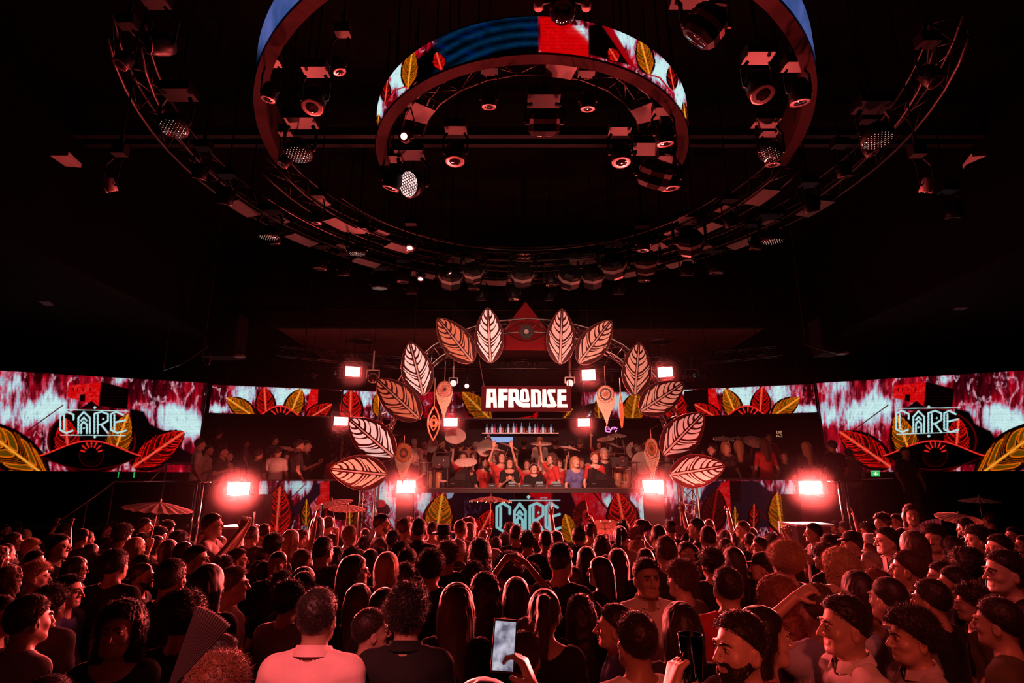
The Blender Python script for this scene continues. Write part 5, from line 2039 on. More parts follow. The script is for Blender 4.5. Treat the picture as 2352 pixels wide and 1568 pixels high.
def drum(px, py_top, w_, h, Y, label, m, zb_=None):
    c = at(px, py_top, Y)
    r_ = w_ / 2 / F * Y
    z0 = c.z - h
    root = empty('conga_drum', (c.x, Y, z0)); tag(root, label, 'drum', 'drums on the stage')
    mb = MB(); mb.lathe([(r_ * .72, 0), (r_ * .98, h * .45), (r_ * 1.02, h * .7), (r_ * .92, h)], 18); mb.build('shell', m, root, True)
    mb = MB(); mb.lathe([(r_ * .97, h - .02), (r_ * .99, h + .006), (0, h + .008)], 18); mb.build('drum_head', M['paper'], root, True)
    mb = MB(); mb.tube([(r_ * 1.0 * math.cos(2 * PI * i / 18), r_ * 1.0 * math.sin(2 * PI * i / 18), h - .03) for i in range(18)], .008, 5, True); mb.build('hoop', M['chrome'], root, True)
    # three short legs down to the platform
    for i in range(3):
        a = 2 * PI * i / 3 + .4
        mb = MB(); mb.tube([(r_ * .7 * math.cos(a), r_ * .7 * math.sin(a), .1), (r_ * 1.2 * math.cos(a), r_ * 1.2 * math.sin(a), DJZ - z0)], .010, 5); mb.build('leg', M['chrome'], root)


wd = mat('drum_shell', (.42, .20, .11), .4)
drum(1008, 1080, 15, .62, 13.3, 'tall pale conga drum under the left case', wd)
drum(987, 1083, 13, .58, 13.4, 'narrow conga drum left of the tall one under the left case', wd)
drum(1018, 1104, 16, .22, 12.75, 'low dark drum on the console beside the left monitor speaker', M['black'])
drum(1418, 1076, 17, .66, 13.35, 'shiny conga drum under the right case', wd)
drum(1438, 1077, 16, .62, 13.4, 'conga drum at the right end under the right case', wd)
drum(1436, 1106, 20, .2, 12.8, 'low drum on the floor at the right end of the console', wd)
# cymbal stands
for (x, y0, lab, Y) in ((985, 1078, 'thin microphone stand among the drums at left', 12.95), (1449, 1074, 'bent microphone stand among the drums at right', 12.95)):
    p0, p1 = at(x + 2, 1119, Y), at(x, y0, Y)
    s = -1 if x < 1200 else 1
    root = empty('microphone_stand', (p0.x, Y, DJZ)); tag(root, lab, 'stand')
    mb = MB(); mb.tube([(p0.x, Y, DJZ), p1, p1 + Vector((-s * .06, 0, .05)), p1 + Vector((-s * .25, 0, .06))], .009, 6); child(mb, 'pole', M['chrome'], root)
    mb = MB(); mb.lathe([(.0, 0), (.02, .01), (.024, .05), (.012, .07), (0, .08)], 10, p1 + Vector((-s * .25, 0, .06)), (-s, 0, 0)); child(mb, 'microphone', M['black'], root)
# stage rails
rail('stage_rail', 'pale horizontal rail behind the left drums', [at(912, 1062, 13.5), at(1000, 1062, 13.5)], .014, [(flo(at(925, 1062, 13.5), DJZ), at(925, 1062, 13.5))], M['silver'], .014)
rail('stage_rail', 'pale horizontal rail behind the right drums', [at(1438, 1061, 13.5), at(1560, 1061, 13.5)], .014, [(flo(at(1462, 1061, 13.5), DJZ), at(1462, 1061, 13.5))], M['silver'], .014)
# players and mixer on the table
def deck(px, w_, label, kind):
    c = at(px, 1117, 12.55)
    W = w_ / F * 12.55
    z0 = ctop
    mb = MB(); mb.box((c.x, 12.52, z0 + .035), (W, .38, .07)); root = mb.build('media_player' if kind else 'mixer', M['black']); tag(root, label, 'music equipment')
    mb = MB()
    if kind:
        mb.lathe([(W * .32, 0), (W * .32, .014), (W * .28, .018), (0, .018)], 24, (c.x, 12.47, z0 + .071)); mb.build('jog_wheel', M['rim'], root)
        mb = MB(); mb.box((c.x, 12.66, z0 + .10), (W * .6, .02, .06)); mb.build('display', M['dimwhite'], root)
    else:
        for i in range(4):
            for j in range(3):
                mb.lathe([(.009, 0), (.008, .02), (0, .022)], 8, (c.x - W * .3 + W * .2 * i, 12.60 - .07 * j, z0 + .071))
        o = mb.build('knobs', M['rim'], root); o['kind'] = 'stuff'
    mb = MB(); mb.box((c.x, 12.325, z0 + .05), (W * .5, .006, .012)); mb.build('front_label', M['dimwhite'], root)


M['dimwhite'] = glow('dim_white_label', (1, .75, .65), .35)
deck(1176, 26, 'black media player on the console left of the man with headphones', 1)
deck(1208, 26, 'black mixer on the console before the man with headphones', 0)
deck(1240, 26, 'black media player on the console right of the man with headphones', 1)
deck(1278, 34, 'wide black media player on the console, rightmost of the three', 1)
deck(1130, 20, 'small black effects unit on the console before the woman in the crop top', 0)
# ------------------------------------------------------------------ ceiling: curved trusses and lamps
def hitz(px, py, z):
    r = ray(px, py)
    return Vector((0, 0, CZ)) + r * ((z - CZ) / r.z)


CEN = Vector((XC, 7.5, 0))


def arc(R, z, a0, a1, n=60):
    return [Vector((CEN.x + R * math.cos(math.radians(a0 + (a1 - a0) * i / n)), CEN.y + R * math.sin(math.radians(a0 + (a1 - a0) * i / n)), z)) for i in range(n + 1)]


def ring_truss(R, z, a0, a1, plates, label, w=.3):
    root = truss('curved_truss', label, arc(R, z, a0, a1), w, .022, .009, 4, M['truss'], .42, (0, 0, 1), 'curved ceiling trusses')
    for (a, span, R2, z2) in plates:
        p = arc(R2, z2, a - span / 2, a + span / 2, 5)
        mb = MB()
        k = len(p)
        wd = .15 if span > 5 else .11
        vs = []
        for dz in (0, .02):
            for sg in (-1, 1):
                vs += [Vector((CEN.x + (q.x - CEN.x) * (1 + sg * wd / R2), CEN.y + (q.y - CEN.y) * (1 + sg * wd / R2), q.z + dz)) for q in p]
        fs = []
        for i in range(k - 1):
            fs.append((i, k + i, k + i + 1, i + 1))
            fs.append((2 * k + i, 2 * k + i + 1, 3 * k + i + 1, 3 * k + i))
            fs.append((i, i + 1, 2 * k + i + 1, 2 * k + i))
            fs.append((k + i + 1, k + i, 3 * k + i, 3 * k + i + 1))
        mb.add(vs, fs)
        mb.build('cover_plate', M['cover'], root)
    for a in np.linspace(a0 + 8, a1 - 8, 7):
        q = arc(R, z, a, a + 1, 1)[0]
        mb = MB(); mb.tube([(q.x, q.y, z + w / 2), (q.x, q.y, 9.0)], .012, 6); mb.build('hanging_rod', M['metal'], root)
    return root


ring_truss(5.05, 7.0, -28, 208, [(a, 6.5, 5.05, 6.78) for a in (15, 33, 49, 62, 80, 98, 117, 132, 149, 165)] + [(a, 3.2, 4.85, 6.86) for a in (24, 41, 140, 157)], 'outermost curved lighting truss with pale cover plates')
ring_truss(3.95, 7.0, 2, 178, [(a, 7.5, 3.95, 6.80) for a in (14, 33, 50, 72, 110, 130, 150)] + [(a, 4, 3.75, 6.88) for a in (24, 42, 138, 160)], 'curved lighting truss between the outer and inner rings')
ring_truss(1.75, 7.25, -168, -12, [(a, 12, 1.75, 7.05) for a in (-150, -30, -80)], 'small round lighting truss inside the inner video ring')
# thin cable loops beside the trusses
for R, z, a0, a1, lb in ((4.55, 6.9, 15, 165, 'thin cable arc between the outer curved truss and the middle one'), (3.35, 6.9, 20, 160, 'thin cable arc inside the middle curved truss')):
    mb = MB(); mb.tube(arc(R, z, a0, a1), .010, 5); tag(mb.build('cable', M['rim']), lb, 'cable')
for (yy, lb) in ((305, '1'), (326, '2')):
    Yq = (8.3 - CZ) / (ray(1176, yy).z / ray(1176, yy).y)
    mb = MB(); mb.box((0.3, Yq, 8.3), (16.2, .10, .16)); struct('trim_' + str(int(lb) + 1), mb, M['beam'] if 'beam' in M else M.setdefault('beam', mat('ceiling_beam', (.035, .028, .035), .6)))


def aim_rot(d):
    return Vector(d).normalized().to_track_quat('Z', 'Y').to_matrix()


def fixture(px, py, dia, kind, label, aim=(0, -.1, -1), z=6.38, lit=False):
    """hanging lamp; px,py is where its lens (or housing) shows, dia its width in photo px"""
    c = hitz(px, py, z)
    fw = (c.y * cp + (c.z - CZ) * sp)
    R = dia / 2 / F * fw
    A = aim_rot(aim)
    root = empty('moving_light', c)
    tag(root, label, 'stage light', 'moving lights under the ceiling')
    ax = A @ Vector((0, 0, 1))

    def put(name, prof, m, n=20, off=0.0):
        mb = MB(); mb.lathe([(r * R, h * R + off) for r, h in prof], n, (0, 0, 0), ax)
        return mb.build(name, m, root, n > 10)
    if kind == 'beam':
        put('head', [(.3, -2.3), (.75, -2.2), (1.0, -1.6), (1.08, -.7), (1.0, -.05), (.94, 0)], M['metal'])
        put('lens_rim', [(.82, -.02), (.98, -.02), (1.0, .06), (.86, .08)], M['rim'])
        put('lens', [(.84, .0), (.84, .03), (.5, .10), (0, .13)], M['hot'] if lit else M['lens'])
        yo = 1.25
        pivot = ax * (-1.1 * R)
    elif kind == 'wash':
        put('head', [(.35, -1.1), (.8, -1.0), (1.04, -.5), (1.08, -.1), (1.0, .0)], M['metal'])
        put('face', [(.98, -.03), (.98, .02), (0, .02)], M['honey'] if lit else M['lens'])
        mb = MB()
        x, y = A @ Vector((1, 0, 0)), A @ Vector((0, 1, 0))
        pts = []
        for q in range(-4, 5):
            for s in range(-4, 5):
                u, v = (q + s * .5) * .235, s * .204
                if u * u + v * v < .82:
                    pts.append((u, v))
        if lit:
            for u, v in pts[::1]:
                mb.tube([x * (u + .125 * math.cos(PI / 3 * k + PI / 6)) * R + y * (v + .125 * math.sin(PI / 3 * k + PI / 6)) * R + ax * .03 * R for k in range(6)], .03 * R, 4, True)
            o = mb.build('honeycomb', M['black'], root)
        else:
            for u, v in pts:
                mb.lathe([(.022 * R, 0), (.022 * R, .02 * R), (0, .025 * R)], 5, (x * u + y * v) * R + ax * .025 * R, ax)
            o = mb.build('glint_dots', M['dot'], root)
        o['kind'] = 'stuff'
        yo = 1.2
        pivot = ax * (-.55 * R)
    elif kind == 'box':
        mb = MB(); mb.lathe([(.85 * R, -1.6 * R), (1.05 * R, -1.3 * R), (1.1 * R, -.2 * R), (.9 * R, .1 * R), (.75 * R, .1 * R)], 8, (0, 0, 0), ax); mb.build('head', M['metal'], root)
        put('lens', [(.72, .08), (.6, .14), (0, .2)], M['lens'])
        put('back_band', [(1.08, -1.0), (1.12, -1.0), (1.12, -.7), (1.08, -.7)], M['housing_lit'], 8)
        yo = 1.3
        pivot = ax * (-.8 * R)
    else:      # small can
        put('head', [(.6, -2.4), (.9, -2.2), (.95, 0), (.85, .02)], M['housing_lit'])
        put('lens', [(.8, .0), (.8, .03), (0, .04)], M['hot'] if lit else M['lens'])
        yo = 1.2
        pivot = ax * (-1.2 * R)
    top = max(.52, R * 2.9)
    side = Vector((1, 0, 0))
    mb = MB()
    for s in (-1, 1):
        mb.tube([pivot + side * s * R * yo, pivot + side * s * R * yo * 1.02 + Vector((0, 0, (top - pivot.z) * .55)), Vector((side.x * s * R * .9, 0, top - .1))], [R * .10, R * .13, R * .16], 6)
    mb.tube([pivot + side * R * yo * 1.02, pivot + side * R * .98], R * .2, 10)
    mb.tube([pivot - side * R * yo * 1.02, pivot - side * R * .98], R * .2, 10)
    mb.build('yoke', M['metal'], root)
    mb = MB(); mb.box((0, 0, top), (R * 2.3, R * 1.5, .12)); mb.build('base', M['metal'], root)
    mb = MB(); mb.tube([(0, 0, top), (0, 0, max(.75, top + .1))], .022, 6)
    if (Vector((c.x, c.y, 0)) - CEN).length > .1:
        mb.tube([(0, 0, top + .05), (0, 0, (9.02 if -7.9 < c.x < 8.4 else 6.02) - c.z)], .010, 5)
    mb.build('clamp', M['metal'], root)
    return root


M['housing_lit'] = mat('grey_housing', (.22, .16, .16), .45)
FX = [
    (397, 295, 62, 'wash', 'wide LED wash light with many white dots, at the upper left of the ceiling', (.05, -.2, -1)),
    (685, 355, 60, 'wash', 'LED wash light with white dots under the left end of the outer video ring', (0, -.15, -1)),
    (2017, 322, 66, 'wash', 'wide LED wash light with many white dots, at the upper right of the ceiling', (0, -.15, -1)),
    (1768, 355, 50, 'wash', 'tilted LED wash light with white dots under the right end of the outer video ring', (-.5, -.2, -1)),
    (617, 545, 45, 'wash', 'LED wash light with white dots at the left end of the outer truss curve', (0, .1, -1)),
    (820, 583, 40, 'wash', 'LED wash light with white dots on the truss between two cover plates at left', (0, .1, -1)),
    (872, 662, 38, 'wash', 'small LED wash light with white dots, lowest on the left', (0, .1, -1)),
    (1775, 555, 48, 'wash', 'LED wash light with white dots at the right end of the outer truss curve', (0, .1, -1)),
    (275, 148, 34, 'beam', 'slim moving head whose lens ring shows at the far upper left', (-.3, -.3, -1)),
    (717, 246, 50, 'beam', 'moving head with four bright reflections in its lens, inside the outer ring at left', (-.05, -.25, -1)),
    (1752, 216, 56, 'beam', 'moving head with a shining lens inside the outer ring at right', (.1, -.3, -1)),
    (1045, 370, 44, 'beam', 'moving head with a ringed lens inside the inner ring at left', (0, -.1, -1)),
    (1427, 372, 44, 'beam', 'moving head with a ringed lens inside the inner ring at right', (0, -.1, -1)),
    (2150, 187, 40, 'beam', 'slim moving head whose lens ring shows at the far upper right', (.3, -.3, -1)),
    (340, 98, 50, 'beam', 'black moving head with two glints at the upper left', (-.6, -.6, -.4)),
    (648, 378, 26, 'beam', 'small tilted moving head just below the left outer ring end', (-.5, -.2, -1)),
    (735, 617, 30, 'beam', 'moving head with a thin bright lens ring under the left truss curve', (-.1, .1, -1)),
    (727, 512, 24, 'beam', 'small moving head with a bright lens ring among the left cover plates', (0, .1, -1)),
    (925, 647, 28, 'beam', 'moving head with a lens ring beside the small lit one, lower left of centre', (0, .1, -1)),
    (1088, 664, 28, 'beam', 'moving head with a lens ring left of the middle cluster', (0, .1, -1)),
    (1180, 687, 26, 'beam', 'moving head pointing down at the bottom of the middle cluster', (0, .1, -1)),
    (1266, 655, 26, 'beam', 'small moving head in the middle cluster above the triangle', (0, .1, -1)),
    (1480, 645, 28, 'beam', 'moving head with a lens ring under the right truss curve, nearer the centre', (0, .1, -1)),
    (1645, 627, 32, 'beam', 'moving head with a lens ring under the right truss curve, farther out', (0, .1, -1)),
    (1478, 575, 28, 'beam', 'moving head with a lens ring among the right cover plates', (0, .1, -1)),
    (2005, 352, 30, 'beam', 'small moving head tucked under the upper right wash light', (.4, -.1, -1)),
    (1775, 378, 34, 'beam', 'dark moving head below the right outer ring end', (0, .2, -1)),
    (515, 468, 34, 'beam', 'dark moving head left of the first cover plate at left', (-.2, .3, -1)),
    (632, 560, 24, 'beam', 'dark moving head beside the left end wash light', (.1, .3, -1)),
    (790, 632, 26, 'beam', 'dark moving head right of the left thin ring one', (0, .3, -1)),
    (945, 675, 24, 'beam', 'dark moving head under the lens ring one at lower left', (0, .3, -1)),
    (1105, 690, 24, 'beam', 'dark moving head just above the left upright leaf', (0, .3, -1)),
    (1262, 690, 24, 'beam', 'dark moving head just above the right upright leaf', (0, .3, -1)),
    (1422, 676, 24, 'beam', 'dark moving head lowest on the right', (0, .3, -1)),
    (1578, 632, 28, 'beam', 'dark moving head between the two ringed lenses at right', (0, .3, -1)),
    (1735, 572, 28, 'beam', 'dark moving head left of the right end wash light', (-.1, .3, -1)),
    (1865, 486, 34, 'beam', 'dark moving head right of the last cover plate at right', (.2, .3, -1)),
    (1680, 520, 28, 'beam', 'dark moving head among the cover plates at right', (.2, .3, -1)),
    (457, 410, 30, 'beam', 'dark moving head left of the trusses, half lost in the black', (-.2, .3, -1)),
    (1940, 405, 30, 'beam', 'dark moving head right of the trusses, half lost in the black', (.2, .3, -1)),
    (1123, 245, 34, 'beam', 'dark moving head in the upper left of the inner ring', (0, .2, -1)),
    (1350, 250, 34, 'beam', 'dark moving head in the upper right of the inner ring', (0, .2, -1)),
    (1528, 330, 40, 'beam', 'dark moving head before the right side of the inner ring', (.1, .2, -1)),
    (1540, 432, 44, 'beam', 'dark moving head under the right end of the inner ring', (.1, .2, -1)),
    (897, 432, 40, 'beam', 'dark moving head left of the lit honeycomb lamp', (-.3, .2, -1)),
    (1838, 235, 46, 'beam', 'dark moving head before the right side of the outer ring', (.1, .2, -1)),
    (615, 228, 34, 'beam', 'dark moving head just inside the left side of the outer ring', (-.2, .1, -1)),
    (780, 165, 30, 'beam', 'dark moving head right of the ringed one inside the outer ring at left', (.3, .1, -1)),
    (1250, 308, 66, 'box', 'large moving head with a wide pale housing in the middle of the inner ring', (0, .55, -.75)),
    (1600, 88, 84, 'box', 'large moving head with a pale tag, upper right between the rings', (-.5, .4, -.6)),
    (1495, 425, 70, 'box', 'large moving head with a pale tag near the right end of the inner ring', (-.2, .5, -.6)),
    (1200, 648, 48, 'box', 'large round moving head in the middle cluster, straight above the triangle', (0, .75, -.5)),
    (1305, 652, 50, 'box', 'large moving head right of the middle cluster', (-.1, .75, -.5)),
    (1362, 650, 50, 'box', 'large moving head, second right of the middle cluster', (.1, .75, -.5)),
    (1412, 628, 54, 'box', 'large moving head with a striped side, right of the middle', (.2, .7, -.5)),
    (1035, 652, 52, 'box', 'large moving head left of the middle cluster', (-.1, .75, -.5)),
    (1088, 640, 44, 'box', 'dark moving head housing behind the lens ring one, left of the middle', (0, .75, -.5)),
    (1482, 620, 52, 'box', 'dark round moving head housing right of the middle', (.1, .7, -.6)),
    (1585, 575, 56, 'box', 'dark moving head housing on the right truss curve', (.2, .7, -.5)),
    (258, 440, 26, 'can', 'small lit can light alone in the black at left', (.25, .5, -.9)),
    (2125, 442, 28, 'can', 'small lit can light alone in the black at right', (-.2, .4, -.9)),
    (2190, 500, 34, 'beam', 'dim dome light low on the right side ceiling', (0, .3, -1)),
]
for (px, py, dia, kind, lab, aim) in FX:
    fixture(px, py, dia, kind, lab, aim, z=6.38 if kind != 'can' else 5.4)
fixture(928, 313, 26, 'beam', 'small round light glowing pink white at the left of the inner ring', (-.1, -.75, -.35), 6.5, True)
fixture(938, 423, 58, 'wash', 'glowing honeycomb wash light left of the ringed lens, under the inner ring', (-.55, -.7, -.35), 6.4, True)
fixture(941, 569, 22, 'beam', 'small glowing light beside the cover plates left of centre', (0, -.5, -1), 6.4, True)
fixture(966, 640, 18, 'beam', 'small glowing light in the lower left row', (0, -.4, -1), 6.4, True)
fixture(1034, 630, 16, 'beam', 'small glowing light half hidden left of the middle cluster', (.7, -.5, -.5), 6.45, True)

# dome camera at the top of the ring
c = hitz(1292, 22, 6.75)
root = empty('dome_light', c); tag(root, 'black round dome with small reflections before the top of the inner ring', 'dome')
mb = MB(); mb.lathe([(.0, -.15), (.07, -.13), (.12, -.07), (.135, 0), (.12, .07), (.08, .1)], 24); mb.build('dome', M['lens'], root, True)
for s in (-1, 1):
    mb = MB(); mb.lathe([(.045, -.04), (.05, 0), (.045, .04)], 10, (s * .235, 0, .05)); mb.build('side_knob', M['housing_lit'], root, True)
mb = MB(); mb.tube([(-.235, 0, .06), (0, 0, .14), (.235, 0, .06)], .018, 6); mb.tube([(0, 0, .08), (0, 0, 9.02 - c.z)], .014, 6); mb.build('bracket', M['metal'], root)

# stage lights on the short trusses
def stage_spot(px, py, dia, Y, m, lab, aim, lit=None):
    c = at(px, py, Y)
    R = dia / 2 / F * Y
    root = empty('moving_light', c); tag(root, lab, 'stage light', 'lights on the stage trusses')
    ax = Vector(aim).normalized()
    mb = MB(); mb.lathe([(.5 * R, -2 * R), (.95 * R, -1.8 * R), (1.05 * R, -.6 * R), (.95 * R, 0)], 16, (0, 0, 0), ax); mb.build('head', m, root, True)
    mb = MB(); mb.lathe([(.82 * R, 0), (.82 * R, .03), (0, .04)], 16, (0, 0, 0), ax); mb.build('lens', M[lit] if lit else M['lens'], root)
    if lit:
        x, y = MB().frame(ax)
        mb = MB()
        for i in range(9):
            a = 2 * PI * i / 8
            q = (x * math.cos(a) + y * math.sin(a)) * R * (.5 if i < 8 else 0)
            mb.tube([q + (x * math.cos(PI / 3 * k) + y * math.sin(PI / 3 * k)) * R * .2 + ax * .045 for k in range(6)], R * .04, 4, True)
        o = mb.build('honeycomb', M['black'], root); o['kind'] = 'stuff'
    mb = MB()
    for s in (-1, 1):
        mb.tube([(s * R * 1.25, 0, 0), (s * R * 1.2, 0, R * 1.6)], R * .14, 6)
    mb.tube([(-R * 1.2, 0, R * 1.6), (R * 1.2, 0, R * 1.6)], R * .14, 6)
    mb.tube([(0, 0, R * 1.6), (0, 0, max(R * 2.2, at(px, 806, Y).z - c.z))], .02, 6)
    mb.build('yoke', m, root)
    mb = MB(); mb.tube([(0, 0, R * 1.6), (0, 0, 9.02 - c.z)], .005, 5); mb.build('safety_wire', M['metal'], root)


stage_spot(856, 868, 24, 13.2, M['whitebody'], 'pale moving head with a black lens right of the upper left blinder', (.1, -1, -.2))
stage_spot(1590, 866, 24, 13.3, M['metal'], 'black moving head right of the upper right blinder', (.6, -.7, -.4))
stage_spot(1392, 876, 24, 13.0, M['metal'], 'black moving head right of the blinder above the flower dream catcher', (.5, -.8, -.4))
stage_spot(1041, 880, 16, 13.0, M['whitebody'], 'small honeycomb light glowing beside the red spoked dream catcher', (.1, -1, -.2), 'hot')
stage_spot(1309, 880, 18, 13.0, M['whitebody'], 'small honeycomb light glowing left of the blinder above the flower dream catcher', (-.1, -1, -.2), 'hot')
stage_spot(1072, 886, 12, 13.0, M['metal'], 'tiny round glowing light right of the red spoked dream catcher', (.1, -1, -.3), 'hot')
stage_spot(776, 858, 20, 13.3, M['metal'], 'dark moving head left of the upper left blinder', (-.5, -.8, -.3))
stage_spot(715, 862, 20, 13.5, M['metal'], 'dark moving head farthest left on the left stage truss', (-.3, -.6, -.8))
stage_spot(1625, 866, 20, 13.5, M['metal'], 'dark moving head farthest right on the right stage truss', (.3, -.6, -.8))

# round ceiling openings over the stage, hanging speaker, side ceiling fittings
for (x, y, lab) in ((829, 784, 'round ceiling ring over the left of the stage'), (1520, 785, 'round ceiling ring over the right of the stage')):
    c = hitz(x, y, 6.41)
    mb = MB(); mb.tube([(c.x + .36 * math.cos(2 * PI * i / 36), c.y + .36 * math.sin(2 * PI * i / 36), 6.41) for i in range(36)], .022, 6, True)
    root = mb.build('ceiling_speaker', M['rim'], None, True); tag(root, lab, 'ceiling speaker', 'round ceiling speakers')
    mb = MB(); mb.lathe([(.34, 6.40 - 6.4), (.34, .02), (0, .02)], 28, (c.x, c.y, 6.405)); mb.build('grille', M['soft_black'], root)
for (x0, x1, y0, y1, Y, lab) in ((486, 550, 728, 822, 13.2, 'black box speaker hanging left of the stage header'), (1868, 1925, 735, 815, 13.2, 'black box speaker hanging right of the stage header')):
    a, b = at(x0, y0, Y), at(x1, y1, Y)
    mb = MB(); mb.box(((a.x + b.x) / 2, Y, (a.z + b.z) / 2), (b.x - a.x, .5, a.z - b.z))
    root = mb.build('hanging_speaker', M['soft_black']); tag(root, lab, 'speaker')
    mb = MB(); mb.box(((a.x + b.x) / 2, Y - .26, (a.z + b.z) / 2), ((b.x - a.x) * .86, .02, (a.z - b.z) * .9)); mb.build('grille', M['metal'], root)
    mb = MB(); mb.tube([((a.x + b.x) / 2, Y, a.z), ((a.x + b.x) / 2, Y, 9.02)], .02, 6); mb.build('hanging_rod', M['metal'], root)
    mb = MB(); mb.box((b.x + .05, Y - .1, b.z + .02), (.2, .2, .05)); mb.build('lit_foot', M['housing_lit'], root)
for (pts, lab) in ((((114, 357), (156, 357), (186, 385), (150, 382)), 'slanted pale ceiling fitting at the left edge of the black ceiling'), (((2212, 388), (2220, 378), (2268, 357), (2234, 360)), 'slanted pale ceiling fitting at the right edge of the black ceiling'),
                 (((88, 692), (112, 692), (124, 702), (104, 702)), 'small pale ceiling fitting low at the left'), (((2188, 713), (2200, 706), (2226, 706), (2212, 713)), 'small pale ceiling fitting low at the right'),
                 (((1735, 820), (1746, 816), (1760, 818), (1745, 821)), 'tiny pale ceiling fitting right of the right stage truss')):
    q = [hitz(x, y, 5.98) for x, y in pts]
    mb = MB(); n = len(q)
    mb.add([p for p in q] + [p + Vector((0, 0, .05)) for p in q], [tuple(range(n)), tuple(range(2 * n - 1, n - 1, -1))] + [(i, (i + 1) % n, n + (i + 1) % n, n + i) for i in range(n)])
    root = mb.build('ceiling_fitting', M['cover']); tag(root, lab, 'ceiling light', 'pale ceiling fittings')
# hooked cable loops and sloped tubes near the side ceilings
for (pts, Y, lab) in (([(467, 810), (467, 828), (472, 838), (479, 838), (483, 828), (483, 812)], 12.5, 'small hanging cable loop left of the stage'),
                    ([(375, 850), (412, 838), (440, 822), (478, 795)], 12.6, 'thin slanting pole under the left side ceiling'),
                    ([(1850, 792), (1890, 804), (1925, 812)], 12.6, 'thin slanting pole under the right side ceiling')):
    q = [at(x, y, Y) for x, y in pts]
    mb = MB(); mb.tube(q, .012, 6); mb.tube([q[0], (q[0].x, q[0].y, 9.02 if abs(q[0].x) < 7.9 else 6.02)], .006, 5); tag(mb.build('cable', M['rim']), lab, 'cable')
# ------------------------------------------------------------------ the crowd on the dance floor
CROPS = {1: (0, 1130, 3.579), 2: (430, 1130, 3.579), 3: (860, 1130, 3.579), 4: (1290, 1130, 3.579), 5: (1720, 1130, 3.581)}
